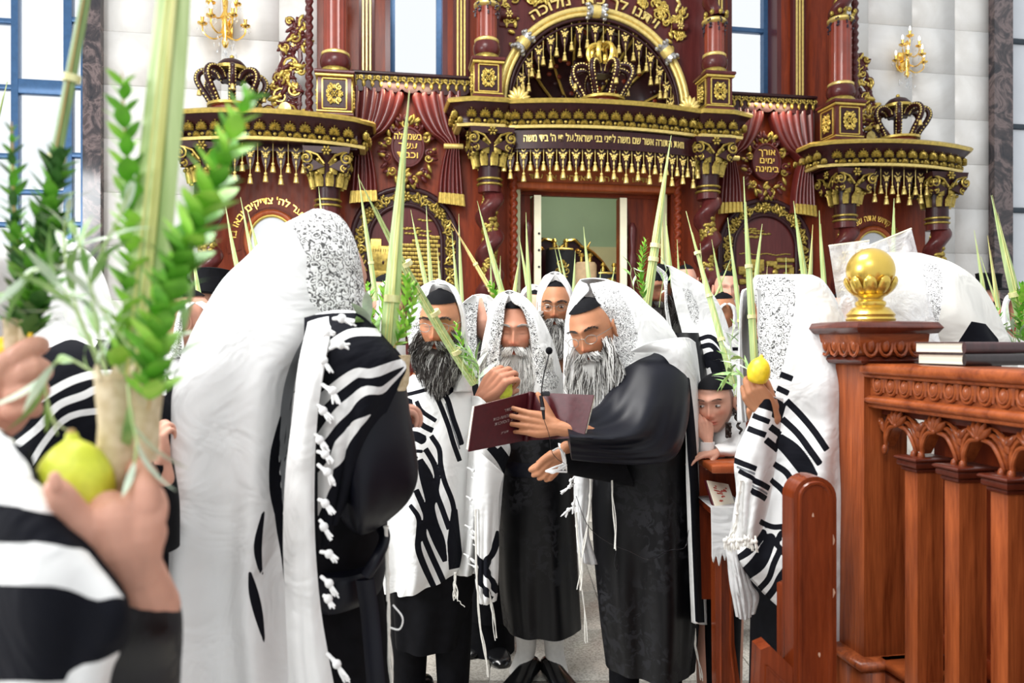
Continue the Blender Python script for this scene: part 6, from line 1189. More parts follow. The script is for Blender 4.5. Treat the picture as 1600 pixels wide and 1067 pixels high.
# ---------------------------------------------------------------- small figures far back
def far(label, px, py, Y, sz, hoodbox, face=True, yaw=0, hat=False, mat='wool', skin_='skin_pale', lace=()):
    e = person(label, px, Y); hd = head_geo(at(px, py, Y), .245, yaw, 6, 0, eyes_open=True, n=(60, 50)); body(e, MT[skin_], hd, (), [pc((px, py+70*3/Y*1.2, Y+.05, 22), (px, py+250*3/Y, Y+.05, 30))])
    xl, xr, yt, yb = hoodbox; w_ = xr-xl
    if hat:
        b_ = MB(); M = hd[3]; o = MB(); o.lathe([(.088, .055), (.15, .05), (.155, .056), (.092, .066), (.088, .14), (.094, .17), (.06, .178), (.02, .168), (0, .168)], n=30); b_.merge(o, M); b_.build('hat', MT['blackcloth'], e); beard(e, M, [MT['beard_d']], 250, .1, .8, 3, .0025, core=MT['beard_d'])
        ring('coat', [(px-w_*.3, py+30, px+w_*.3, py+30, Y+.05, .08), (px-w_, py+60, px+w_, py+60, Y+.05, .12), (px-w_, py+250, px+w_, py+250, Y+.05, .13)], MT['blackcloth'], e, nu=40, nv=24)
    else:
        cap(e, hd[3], z0=.085)
        m_ = .30 if face else -.0
        hood('prayer_shawl_hood', [(yt, xl+w_*.35, xl+w_*.48, xl+w_*.52, xl+w_*.65, 2), (yt+(yb-yt)*.15, xl+w_*.1, xl+w_*.3, xl+w_*.7, xr-w_*.1, 1), (yt+(yb-yt)*.45, xl, xl+w_*.2, xl+w_*.8, xr), (yb, xl-w_*.1, xl+w_*.25, xl+w_*.75, xr+w_*.1)], Y, MT[mat], e, .12 if face else -.05, .12, nu=50, nv=30, lace=lace)
        ring('prayer_shawl', [(xl+w_*.1, yb-6, xr-w_*.1, yb-6, Y+.08, .1), (xl-w_*.3, yb+20, xr+w_*.3, yb+20, Y+.08, .14), (xl-w_*.35, yb+250*3/Y, xr+w_*.35, yb+250*3/Y, Y+.08, .15)], MT['wool'], e, nu=60, nv=40, allround=True, ink=[(6, [(xl-60, yb+30), (xr+60, yb+36)]), (6, [(xl-60, yb+44), (xr+60, yb+50)])])
    yf = CY+1800/Y; ring('robe', [(px-w_*.35, yb+150*3/Y, px+w_*.35, yb+150*3/Y, Y+.08, .13), (px-w_*.45, yf, px+w_*.45, yf, Y+.08, .16)], MT['blackcloth'], e, nu=40, nv=16)
    return e
far('distant worshipper with pink face between palm fronds right of centre', 1072, 440, 5.6, 1, (1058, 1086, 431, 462), yaw=-20)
far('small hooded worshipper before the twisted column, head turned away', 1134, 452, 5.2, 1, (1124, 1152, 438, 474), face=False)
far('hooded worshipper just above the boy, cheek showing', 1130, 490, 4.6, 1, (1120, 1152, 472, 512), yaw=-40, skin_='skin_olive')
far('pink-faced man at the gap beside the clear plastic bag', 1316, 488, 4.6, 1, (1308, 1340, 460, 520), yaw=-30)
far('bearded young man in black hat far right by marble pilaster', 1543, 462, 6.2, 1, (1530, 1558, 440, 480), hat=True, yaw=0)
far('man at the right edge half hidden by palm and myrtle', 1592, 492, 3.9, 1, (1565, 1618, 455, 515), yaw=-50, skin_='skin')
far('hooded man half hidden behind tall central palm frond', 602, 470, 3.7, 1, (588, 622, 438, 500), yaw=30)
e = far('man at left whose nose and cheek point toward the green leaves', 291, 503, 2.9, 1, (270, 340, 470, 560), yaw=-75, lace=[('poly', [(262, 500), (284, 500), (284, 590), (262, 590)])])
far('man in black hat behind the left stripes, only hat crown visible', 332, 482, 3.6, 1, (318, 346, 460, 500), hat=True, yaw=160)
# ---------------------------------------------------------------- D: man behind the leaves, left
D = person('man behind the left foreground leaves in white hood and striped shawl', 150, 1.75)
hD = hand_mb(at(254, 720, 1.52), (-.1, -.2, 1), (.5, .8, 0), (-1, 0, .2), curls=(70, 70, 70, 70), size=.62)
body(D, MT['skin_pale'], head_geo(at(92, 470, 1.84), .20, 150, 10), [(hD, .0035)], [pc((130, 600, 1.8, 80), (140, 800, 1.8, 100), (140, 1100, 1.8, 90)), pc((220, 640, 1.75, 40), (240, 820, 1.66, 30), (246, 750, 1.54, 16))])
ring('prayer_shawl_hood', [(70, 372, 100, 372, 1.82, .04), (40, 395, 130, 392, 1.82, .1), (22, 440, 152, 436, 1.82, .14), (20, 500, 170, 500, 1.82, .16), (10, 560, 190, 548, 1.81, .18)], MT['wool'], D, nu=90, nv=50, folds=((5, .01, 0, .1, .8),))
ring('prayer_shawl', [(60, 528, 160, 524, 1.8, .12), (20, 560, 215, 552, 1.78, .18), (10, 640, 262, 620, 1.77, .21), (5, 760, 270, 740, 1.77, .22), (0, 950, 275, 950, 1.77, .22), (0, 1400, 275, 1400, 1.77, .22)], MT['wool'], D, nu=220, nv=160, invert=True, ink=[(12, [(60, 545), (110, 524), (150, 538)]), (13, [(40, 640), (80, 612), (120, 592), (165, 584), (260, 590)]), (12, [(20, 700), (60, 668), (90, 634), (130, 618), (165, 606), (260, 612)]), (10, [(40, 740), (70, 690), (110, 650), (180, 640)])], folds=((5, .014, 0, .1, .8),), allround=True)
ring('sleeve_cuff', [(225, 860, 275, 858, 1.66, .06), (225, 790, 275, 788, 1.60, .055), (232, 740, 268, 738, 1.54, .045), (238, 722, 266, 724, 1.53, .04)], MT['blackcloth'], D, nu=40, nv=20)
# ---------------------------------------------------------------- C: fist at the far left edge
C_ = person('man at the left edge, only his fist around a palm holder visible', -60, 1.0)
hC = MB(); chain(hC, pc((-40, 660, 1.0, 44), (0, 640, .97, 44), (22, 600, .95, 38))); 
for p in (((20, 570, .93, 24), (45, 545, .92, 18), (62, 540, .95, 15), (50, 550, .99, 13)), ((30, 590, .93, 24), (56, 575, .92, 19), (66, 582, .95, 16), (50, 590, .99, 13)), ((30, 615, .93, 23), (54, 608, .925, 18), (62, 612, .95, 15), (48, 616, .99, 13)), ((24, 638, .94, 22), (46, 636, .93, 16), (52, 640, .95, 14), (40, 640, .98, 12)), ((-10, 600, .93, 24), (8, 570, .92, 19), (30, 552, .925, 16))): chain(hC, pc(*p), 10, 3)
body(C_, MT['skin_pale'], head_geo(at(-150, 430, 1.1), .24, 60, 10), [(hC, .0025)], [pc((-150, 640, 1.1, 90), (-150, 900, 1.1, 110), (-150, 1300, 1.1, 110)), pc((-150, 640, 1.1, 50), (-110, 800, 1.05, 44), (-50, 680, 1.0, 36))])
ring('prayer_shawl', [(-260, 500, -60, 500, 1.15, .1), (-300, 700, -48, 690, 1.15, .14), (-320, 1000, -40, 1000, 1.15, .16), (-330, 1500, -30, 1500, 1.15, .16)], MT['wool'], C_, nu=60, nv=40)
ring('prayer_shawl_hood', [(-40, 380, 0, 380, 1.3, .05), (-100, 400, 25, 410, 1.3, .1), (-140, 460, 20, 470, 1.3, .12), (-150, 520, 5, 540, 1.3, .12)], MT['wool'], C_, nu=60, nv=40)
# ---------------------------------------------------------------- B: foreground arm, hand round palm and citron
Bp = person('foreground man whose striped sleeve and hand hold palm, myrtle and green citron', 40, .85)
hB = MB(); chain(hB, pc((236, 950, .82, 44), (212, 900, .77, 44), (190, 858, .735, 46), (180, 818, .725, 42)), 14); chain(hB, pc((205, 880, .75, 44), (216, 830, .735, 38), (216, 790, .74, 30)), 14); chain(hB, pc((180, 860, .735, 40), (170, 800, .735, 34)), 14)
for p in (((222, 792, .735, 27), (228, 762, .742, 23), (222, 738, .765, 20), (204, 730, .795, 18), (186, 734, .815, 15)), ((232, 815, .738, 26), (240, 790, .755, 22), (230, 768, .79, 19), (200, 765, .815, 16)), ((232, 845, .745, 25), (240, 828, .765, 20), (228, 812, .80, 17), (200, 805, .82, 15)), ((222, 872, .755, 23), (232, 858, .775, 18), (220, 846, .805, 15), (200, 840, .82, 14)),
          ((160, 862, .735, 36), (136, 830, .712, 29), (112, 800, .70, 25), (96, 775, .69, 22), (88, 764, .688, 19))): chain(hB, pc(*p), 14, 4)
body(Bp, MT['skin_pale'], head_geo(at(-260, 330, .95), .24, -160, 0), [(hB, .0022)], [pc((-240, 700, .95, 110), (-240, 1100, .95, 150), (-240, 1500, 1.0, 150)), pc((-120, 800, .9, 90), (60, 1120, .86, 60), (236, 950, .82, 38))])
MB().ball(at(86, 752, .675), (.0065, .003, .009), 12, 8).build('thumbnail', MT['skin_pale'], Bp)
ring('sleeve', [(134, 868, 246, 902, .80, .045), (140, 880, 262, 945, .80, .055), (110, 930, 276, 985, .81, .07), (60, 1000, 276, 1040, .84, .08), (0, 1080, 262, 1120, .86, .09), (-80, 1180, 200, 1230, .88, .1)], MT['satin2'] if 'satin2' in MT else MT['damask'], Bp, nu=90, nv=70, folds=((4, .008, 0, .1, .8),))
sheet('prayer_shawl', [[(-60, 640, .78), (0, 670, .74), (30, 700, .72), (48, 758, .715), (100, 822, .70), (138, 868, .71), (160, 880, .76)], [(-60, 760, .74), (0, 770, .70), (40, 790, .69), (85, 828, .68), (120, 870, .68), (165, 915, .69), (185, 930, .75)], [(-60, 850, .73), (0, 850, .69), (60, 860, .67), (110, 880, .665), (150, 915, .67), (184, 950, .69), (190, 965, .76)], [(-60, 950, .73), (0, 950, .69), (60, 950, .665), (110, 955, .66), (155, 970, .67), (186, 985, .69), (188, 1000, .76)], [(-60, 1050, .74), (0, 1050, .70), (60, 1050, .68), (100, 1045, .67), (130, 1040, .68), (160, 1032, .70), (165, 1040, .77)], [(-60, 1150, .76), (0, 1150, .72), (60, 1150, .70), (100, 1140, .70), (125, 1120, .70), (145, 1100, .72), (150, 1110, .78)]], MT['wool'], Bp, 150, 150, invert=True, thick=.008, folds=((2, .008, 0, 0, .6),),
    ink=[('poly', [(-80, 600), (25, 690), (44, 758), (100, 824), (70, 812), (0, 784), (-80, 775)]), ('poly', [(-80, 842), (0, 844), (63, 850), (126, 871), (180, 942), (138, 928), (84, 913), (0, 909), (-80, 908)]), ('poly', [(-80, 1062), (0, 1058), (100, 1054), (140, 1028), (175, 1010), (150, 1180), (-80, 1180)])])

for P_e, px, Y, w_ in ((Bk, 765, 3.75, 34), (I_, 868, 4.15, 32), (J, 836, 4.5, 26), (Lp, 1100, 3.95, 40), (D, 140, 1.8, 110), (C_, -150, 1.15, 120), (Bp, -240, .98, 150), (M_, 1124, 3.18, 26)):
    yf = CY+1800/Y; ring('robe' if P_e is not M_ else 'trouser_legs', [(px-w_, 640+200/Y, px+w_, 640+200/Y, Y, .10), (px-w_*1.15, yf, px+w_*1.15, yf, Y, .13)], MT['blackcloth'], P_e, nu=40, nv=16)
# ================================================================ RAILING OF THE READING PLATFORM
BW = wood('railing_wood', (.10, .016, .004), (.42, .105, .030), (14, 14, .9), .34, .12, .2); BWD = wood('railing_wood_dark', (.05, .008, .004), (.12, .025, .012), (8, 8, 1), .28, .3, .05); BWR = wood('railing_wood_along', (.12, .020, .005), (.40, .10, .028), (1.2, 9, 9), .3, .25, .12)
rail = empty('platform_railing', at(1350, 1067, 2.2)); rail.location.z = 0; tag(rail, 'carved brown wooden railing of the reading platform at right', 'railing')
PA = at(1350, 600, 2.24); ang = R(-80)       # the railing comes towards the camera as it goes right
RD = Vector((math.cos(ang), math.sin(ang), 0)); RN = Vector((RD.y, -RD.x, 0))     # along / outward to the camera side
px_, py_ = (PA-(RD+RN)*.07).xy
RM = Matrix(((RD.x, -RN.x, 0, px_), (RD.y, -RN.y, 0, py_), (0, 0, 1, 0), (0, 0, 0, 1)))   # local x along, -y towards the camera, z up
def RP(name, mb, mats, parent=rail, **k):
    o = MB(); o.merge(mb, RM); return o.build(name, mats, parent, **k)
def zz(py, Y=2.1): return CAMH-(py-CY)*Y/F
# newel post (square, turned with the rail)
b = MB(); hw = .07; b.box((0, 0, .72), (hw*2, hw*2, 1.46), 0, None, .004); post = RP('newel_post', b, BW)
b = MB(); b.box((0, 0, .40), (hw*2+.05, hw*2+.05, .30), 0, None, .01); b.box((0, 0, .565), (hw*2+.08, hw*2+.08, .03), 0, None, .01); RP('plinth', b, BW, smooth=False)
b = MB(); zc = zz(560, 2.15); sq = lambda r, z: [(a*r, e*r, z) for a, e in ((-1, -1), (1, -1), (1, 1), (-1, 1))]
def stack(b, prof, mi=0):
    rows = np.array([sq(r, z) for r, z in prof]); b.grid(rows, mi, wv=True); k = b.off-len(prof)*4; b.f += [(k+3, k+2, k+1, k), tuple(b.off-4+i for i in range(4))]; b.m += [mi]*2
stack(b, [(.07, 1.43), (.094, 1.435), (.10, 1.445), (.094, 1.455), (.08, 1.46)]); stack(b, [(.10, 1.52), (.128, 1.524), (.138, 1.54), (.128, 1.556), (.10, 1.56)]); RP('post_cap', b, BWD)
b = MB(); stack(b, [(.08, 1.455), (.086, 1.46), (.11, 1.50), (.112, 1.522), (.08, 1.525)])
for sx, sy in ((0, -1), (1, 0), (0, 1), (-1, 0)):
    for k in range(4):
        t = (k-1.5)*.048; c_ = (sx*.1+(t if sx == 0 else 0), sy*.1+(t if sy == 0 else 0), 1.49); b.ball(c_, (.013, .013, .022), 8, 6); b.tube([(c_[0]+(.021*math.cos(q) if sx == 0 else sx*.004), c_[1]+(.021*math.cos(q) if sy == 0 else sy*.004), 1.488-.03*math.sin(q)) for q in np.linspace(-.5, PI+.5, 9)], .005, 5)
RP('egg_carving', b, BWR, post)['kind'] = 'stuff'
# rail: top board, egg-and-dart band, lower moulding
X0, X1 = .07, 1.75
b = MB(); b.span(X0, X1, -.085, .085, 1.405, 1.437, 0, .008); b.span(X0, X1, -.07, .07, 1.395, 1.407, 0, .004); RP('handrail', b, BWR)
zt, zb_ = 1.398, 1.352
b = MB(); b.span(X0, X1, -.05, .05, zb_-.01, zt, 0); b.span(X0, X1, -.07, .06, zb_-.035, zb_-.008, 0, .01); b.span(X0, X1, -.058, .05, zb_-.045, zb_-.03, 0, .004); RP('frieze', b, BWR)
egg = MB(); egg.ball((0, -.055, 0), (.012, .012, .019), 10, 8); egg.tube([(.02*math.cos(q), -.055, .003-.028*math.sin(q)) for q in np.linspace(-.6, PI+.6, 12)], .005, 6); egg.tube([(.026, -.056, .02), (.027, -.058, -.02)], [.006, .003], 5); egg.tube([(.012*math.cos(q)*1.2, -.06, .003-.02*math.sin(q)) for q in np.linspace(-.6, PI+.6, 10)], .003, 5)
EGG = egg.mesh('egg', BWR)
for k in range(26): o = link('egg_moulding', EGG, rail, True); o.matrix_parent_inverse = world_of(rail).inverted(); o.matrix_basis = RM @ Matrix.Translation((X0+.045+k*.056, 0, (zt+zb_)/2))
# arcade of leafy pointed arches on square balusters
zc1 = zb_-.045; zcap = 1.172; step = .15
b = MB(); b.span(X0, X1, -.012, .03, zc1-.02, zc1, 0); RP('arcade_board', b, BWD)
def arch_unit():
    b = MB(); h0, h1 = zcap+.012, zc1-.012; hw_ = step/2; H_ = h1-h0
    for s_ in (-1, 1):
        P = [(s_*(hw_-.012), -.012, h0), (s_*(hw_-.016), -.018, h0+H_*.30), (s_*(hw_*.50), -.022, h0+H_*.62), (s_*.006, -.022, h0+H_*.70)]; Q = spl(np.array(P), 12); b.tube(Q, .006, 7, 0)
        b.tube(Q+np.array([s_*.006, .004, .016]), .0065, 6); b.tube(Q+np.array([s_*.010, .006, .030])*[1, 1, 1], [.005]*8+[.004]*4, 6); b.ball((s_*(hw_-.014), -.020, h0+.004), (.009, .009, .015), 10, 8)
        for k in range(2): leaf(b, s_*(hw_-.004), h0+H_*(.45+.12*k), .045, R(90-s_*(10+k*25)), -.012, .4, .010, 0)
        M = [(s_*hw_, h0+.01), (s_*(hw_-.016), h0+H_*.30), (s_*hw_*.5, h0+H_*.64), (0, h0+H_*.72), (0, h1-.004), (s_*hw_*.5, h1-.03), (s_*hw_, h1-.05)]; b.prism(M[::s_], -.010, .022)
    for a in (-48, -24, 0, 24, 48): leaf(b, 0, h0+H_*.68, .050, R(90+a), -.022, .34, .012, 0)
    b.ball((0, -.030, h0+H_*.72), .007, 8, 6)
    return b
AU = arch_unit().mesh('leafy_arch', BWR)
bal = MB(); bal.box((0, 0, (zcap+.12)/2), (.050, .078, zcap-.0-.12), 0, None, .003); BAL = bal.mesh('baluster', BW)
bc = MB()
for r_, z0, z1 in ((.036, -.03, -.018), (.044, -.018, .0), (.050, .0, .010)): bc.box((0, 0, zcap+(z0+z1)/2+.005), (r_*2-.01, r_*2+.02, z1-z0), 0, None, .004)
BCP = bc.mesh('baluster_capital', BWD)
for k in range(10):
    def plc(nm, me, x, par): o = link(nm, me, par, True); o.matrix_parent_inverse = world_of(par).inverted(); o.matrix_basis = RM @ Matrix.Translation((x, 0, 0)); return o
    plc('leafy_arch', AU, X0+.085+step*k, rail); q = plc('baluster', BAL, X0+.16+step*k, rail); q2 = link('baluster_capital', BCP, q, True)
    q2.location = (0, 0, 0)
b = MB(); b.span(X0, X1, -.02, .09, .10, .55, 0, .01); b.span(X0, X1, -.03, .10, .55, .58, 0, .008); RP('bottom_rail', b, BWR, smooth=False)
b = MB(); b.span(.07, 1.75, .16, .20, .1, 1.30, 0); 
for k in range(5): b.span(.15+k*.3, .19+k*.3, .13, .17, .1, 1.28, 0, .004)
b.span(.07, 1.75, .12, .18, .60, .66, 0, .01); RP('inner_panel', b, MT['mahogany'])
b = MB(); b.span(-.1, 1.9, -.10, 1.2, .0, .22, 0, .01); RP('platform_step', b, BWR, smooth=False)
# gilt ball finial on the post
fin = empty('ball_finial', (px_, py_, 1.561), ang); tag(fin, 'gilt brass ball finial with leaf cup on the newel post', 'finial')
b = MB(); b.lathe([(.068, 0), (.070, .006), (.066, .012), (.069, .02), (.062, .028), (.052, .04), (.040, .044), (.043, .05), (.043, .058), (.034, .064), (.036, .072), (.05, .08)], n=40); b.build('finial_foot', MT['brass'], fin, True)
b = MB(); b.ball((0, 0, .152), .069, 36, 24); b.build('ball', MT['brass'], fin, True)
b = MB()
for k in range(10):
    a = 2*PI*k/10; u = Vector((math.cos(a), math.sin(a), 0)); P = [u*.034+Vector((0, 0, .075)), u*.058+Vector((0, 0, .095)), u*.071+Vector((0, 0, .118)), u*.072+Vector((0, 0, .132))]; b.tube(spl([tuple(p) for p in P], 8), [.010, .015, .018, .019, .018, .016, .012, .005], 8, 0, True, .35, (-u.y, u.x, 0))
b.build('leaf_cup', MT['brass'], fin, True)
# ================================================================ pews
def pew_end(name, label, px, Y, pyt, wpx, yaw, low=True):
    x = (px-CX)*Y/F; e = empty(name, (x, Y, 0), yaw); tag(e, label, 'pew'); H_t = CAMH-(pyt-CY)*Y/F; hw_ = wpx*Y/F/2
    ol = [(-hw_, 0), (-hw_, H_t-hw_)]+[(hw_*math.cos(t), H_t-hw_+hw_*math.sin(t)) for t in np.linspace(PI, 0, 14)]+[(hw_, 0)]
    b = MB(); b.prism(ol, -.035, .035, 0); p = b.build('end_panel', BW2, e, True)
    sc_ = .72; b = MB(); inn = [(x_*sc_, z_) for x_, z_ in ((-hw_, .3), (-hw_, H_t-hw_))]+[(sc_*hw_*math.cos(t), H_t-hw_+sc_*hw_*math.sin(t)) for t in np.linspace(PI, 0, 12)]+[(sc_*hw_, .3), (-sc_*hw_, .3)]
    b.tube([(x_, -.036, z_) for x_, z_ in inn], .006, 6); b.build('bead_moulding', BW2, p, True)
    if low:
        zl = CAMH-(1000-CY)*Y/F; b = MB(); b.prism([(-hw_-.11, 0), (-hw_-.085, zl-.01), (-hw_-.06, zl), (-hw_+.002, zl-.06), (-hw_+.002, 0)], -.03, .03, 0); q = b.build('arm_panel', BW2, e, True)
        b = MB(); b.tube([(-hw_-.085, -.031, .1), (-hw_-.07, -.031, zl-.05), (-hw_+.0, -.031, zl-.12)], .005, 6); b.build('bead_moulding', BW2, q, True)
    b = MB(); b.box((-.03, .14, .43), (.16, .20, .04), 0, None, .01); b.build('seat', BW2, e, True); b = MB(); b.box((.03, .14, .62), (.03, .20, .36), 0, None, .01); b.build('backrest', BW2, e, True)
    for cx_, cz_, cs in ((hw_*.78, H_t-.165, .012), (hw_*.80, H_t-.30, .008), (hw_*.74, H_t-.33, .006), (hw_*.2, H_t-.46, .004), (-hw_*.1, H_t-.10, .003)):
        c_ = MB(); r_ = random.Random(int(cz_*1000)); c_.prism([(cx_+cs*math.cos(t)*r_.uniform(.4, 1.1), cz_+2*cs*math.sin(t)*r_.uniform(.5, 1.2)) for t in np.linspace(0, 2*PI, 9)[:-1]], -.0362, -.034, 0); c_.build('chipped_spot', MT['chip'], p, True)
    return e
MT['chip'] = plain('bare_wood_chip', (.55, .33, .22), .8)
BW2 = wood('pew_wood', (.09, .013, .003), (.25, .046, .012), (10, 10, 1.0), .25, .3, .04)
pew_end('pew', 'reddish wooden pew with round-topped end panel, chipped edge, beside post', 1264, 2.02, 741, 68, R(4), True)
# worn patches where the varnish has chipped on that pew
# reader's desk between the reader and the boy
dk = empty('side_desk', ((1118-CX)*2.95/F, 2.95, 0)); tag(dk, 'low wooden desk in front of the boy with shelf below', 'desk')
W_ = lambda px, Y=2.95: (px-CX)*Y/F
b = MB(); z_ = CAMH-(716-CY)*2.95/F; b.span(W_(1094), W_(1168), 2.78, 3.02, z_-.03, z_, 0, .006); o = b.build('desk_top', MT['mahogany_light'], dk)
b = MB(); b.span(W_(1096), W_(1166), 2.98, 3.0, .5, z_-.03, 0); o = b.build('desk_back', MT['mahogany'], dk)
b = MB(); z2 = CAMH-(784-CY)*2.9/F; b.span(W_(1094), W_(1150), 2.80, 3.0, z2-.025, z2, 0, .004); b.build('shelf', MT['mahogany'], dk)
b = MB(); b.prism([(W_(1104), 0), (W_(1100), z2-.02), (W_(1136), z2-.02), (W_(1134), .75), (W_(1128), .55), (W_(1130), .4), (W_(1140), .22), (W_(1146), 0)], 2.80, 2.86, 0); eb = b.build('end_panel', BW2, dk)
b = MB(); b.tube([(W_(1110), 2.798, z2-.1), (W_(1110), 2.798, .25), (W_(1136), 2.798, .12), (W_(1124), 2.798, .4), (W_(1126), 2.798, z2-.1)], .005, 6); b.build('bead_moulding', BW2, eb)
cl = MB(); n_ = 40; rows = []
for t in np.linspace(0, 1, 14):
    rows.append([(W_(1092+56*u), 2.775-.012*math.sin(t*PI/2), z2+.004-t*(.17+.018*math.sin(u*40)*(t > .8)+.02*math.sin(u*9))) for u in np.linspace(0, 1, n_)])
cl.grid(np.array([[(x_, 2.99, z2+.004) for x_, y_, z3 in rows[0]]]+rows)); o = cl.build('lace_cloth', MT['wool_grey']); md = o.modifiers.new('t', 'SOLIDIFY'); md.thickness = .003; tag(o, 'white scalloped cloth hanging over the desk shelf', 'cloth')
# open prayer book on the shelf
def book(name, label, M, w_, h, t, cover, page=True, letter=None, cat='book'):
    e = empty(name, M.to_translation()); e.rotation_euler = M.to_euler(); tag(e, label, cat)
    b = MB(); b.box((0, 0, t/2-.0015), (w_, h, .003), 0, None, .001); b.box((0, 0, -t/2+.0015), (w_, h, .003), 0, None, .001); b.tube([(w_/2-.001, -h/2, 0), (w_/2-.001, h/2, 0)], t/2, 12, 0, True, .45, (0, 0, 1)); b.build('cover', cover, e, True)
    b = MB(); b.box((-.004, 0, 0), (w_-.012, h-.010, t-.006), 0); b.build('pages', MT['page'], e, True); return e
m = NT('page_edge'); m.l(m.ramp(m.noise(m.co((2, 2, 900)), 1, 1), [(.4, (.62, .55, .42)), (.6, (.84, .79, .67))]), 'Base Color'); MT['page'] = m.mat
MT['leather'] = plain('black_leather', (.02, .012, .012), .35, 0, .3, 40, .2, .3); MT['leather_b'] = plain('brown_leather', (.05, .014, .014), .35, 0, .3, 40, .2, .3)
MT['maroon'] = plain('maroon_cover', (.06, .002, .006), .45, 0, .15, 60, .1)
zr = 1.438
for k, (lb, cv, dx, rz) in enumerate((('lower thick black-bound book on the railing', MT['leather'], 0, 0), ('upper dark brown-bound book lying on the black one', MT['leather_b'], -.012, 3))):
    P = RM @ Vector((.30+dx, 0.10, zr+.0155+k*.0305)); book('book', lb, Matrix.Translation(P) @ Matrix.Rotation(ang+R(rz+4), 4, 'Z'), .16, .23, .030, cv)
P = at(1126, 776, 2.86); e = empty('open_book', P, R(20)); tag(e, 'small patterned book lying tilted on the cloth beside the boy', 'book'); e.rotation_euler = (R(42), R(12), R(15))
b = MB(); b.box((0, 0, 0), (.10, .13, .012), 0, None, .002); b.build('cover', MT['maroon'], e, True); b = MB(); b.box((0, 0, .008), (.092, .12, .006), 0, None, .001); q = b.build('pages', MT['page'], e, True)
b = MB()
for k in range(16): r_ = random.Random(k); b.box((r_.uniform(-.03, .03), r_.uniform(-.04, .04), .0115), (r_.uniform(.006, .016), .005, .001), 0)
q = b.build('red_print', plain('red_ink', (.45, .05, .03), .7), e, True); q['kind'] = 'stuff'
# ================================================================ the big red book held open
def Q3(px, py, Y): return np.array(tuple(at(px, py, Y)))
MT['silver_ink'] = plain('faded_silver_print', (.42, .36, .34), .6)
bk = empty('large_book', at(832, 650, 2.62)); tag(bk, 'large maroon prayer book held open, cover toward the camera with gilt lettering', 'book')
lft = [Q3(742, 635, 2.50), Q3(828, 613, 2.66), Q3(822, 688, 2.66), Q3(732, 706, 2.50)]; rgt = [Q3(832, 613, 2.66), Q3(928, 617, 2.52), Q3(914, 660, 2.52), Q3(822, 688, 2.66)]
rgt[2] = Q3(912, 684, 2.52)
def slab(b, q, t, mi=0, off=0):
    n_ = np.cross(q[1]-q[0], q[3]-q[0]); n_ /= np.linalg.norm(n_); n_ = n_ if n_[1] > 0 else -n_; A_ = [p+n_*off for p in q]; B_ = [p+n_*(off+t) for p in q]; b.add(A_+B_, [(0, 1, 2, 3), (7, 6, 5, 4)]+[(i, i+4, (i+1) % 4+4, (i+1) % 4) for i in range(4)], mi)
for q, nm in ((lft, 'left_cover'), (rgt, 'right_cover')):
    b = MB(); slab(b, q, .004); b.build(nm, MT['maroon'], bk)
    c_ = sum(q)/4; q2 = [c_+(p-c_)*np.array([.96, .96, .94]) for p in q]; b = MB(); slab(b, q2, .014, 0, .005); b.build('page_block', MT['page'], bk)
MB().tube([tuple(Q3(830, 612, 2.655)), tuple(Q3(822, 689, 2.655))], .010, 10).build('spine', MT['maroon'], bk)
# gilt title, seen as on the photograph's back board
b = MB()
O3, U3, V3 = lft[0], (lft[1]-lft[0]), (lft[3]-lft[0])
nrm = np.cross(U3, V3); nrm /= np.linalg.norm(nrm); nrm = nrm if nrm[1] < 0 else -nrm
for ln, v_, hgt, wd in (('סדר', .30, .011, .14), ('תפלה והושענות', .44, .011, .5), ('לחג הסוכות', .56, .011, .42), ('תשפג', .80, .008, .14)):
    V, f = text_mb(ln, hgt, .0008); V = V-[(V[:, 0].max()+V[:, 0].min())/2, 0, 0]; k = wd*np.linalg.norm(U3)/max(1e-6, V[:, 0].max()-V[:, 0].min()); Uu = U3/np.linalg.norm(U3); Vv = -V3/np.linalg.norm(V3)
    b.add(O3+U3*.60+V3*v_+V[:, :1]*k*Uu+V[:, 1:2]*Vv+nrm*.005, f)
tt = b.build('title', MT['silver_ink'], bk); tt['kind'] = 'stuff'
# ================================================================ microphone
mc = empty('microphone', at(850, 640, 2.48)); tag(mc, 'small black gooseneck microphone clipped to the maroon book', 'microphone')
b = MB(); P = spl(np.array([Q3(849, 640, 2.52), Q3(846, 615, 2.52), Q3(849, 590, 2.5), Q3(854, 568, 2.49), Q3(858, 552, 2.49)]), 24); b.tube(P, .0022, 8); b.build('gooseneck', MT['black_gloss'], mc)
MB().ball(at(858, 548, 2.49), (.0115, .0115, .0125), 16, 12).build('foam_head', MT['blackcloth'], mc)
b = MB(); b.tube([tuple(Q3(850, 655, 2.53)), tuple(Q3(848, 636, 2.52)), tuple(Q3(845, 618, 2.52))], [.004, .007, .006], 12); b.box(tuple(at(853, 615, 2.53)), (.026, .016, .016), 0, None, .003); b.build('clip_body', MT['black_gloss'], mc)
MB().tube([tuple(Q3(848, 640, 2.52)), tuple(Q3(848, 636, 2.52))], .0078, 12).build('silver_collar', MT['silver'], mc)
MB().tube(spl(np.array([Q3(850, 656, 2.53), Q3(858, 680, 2.54), Q3(862, 705, 2.56), Q3(872, 718, 2.6), Q3(882, 724, 2.62)]), 24), .0011, 5).build('cable', MT['black_gloss'], mc)
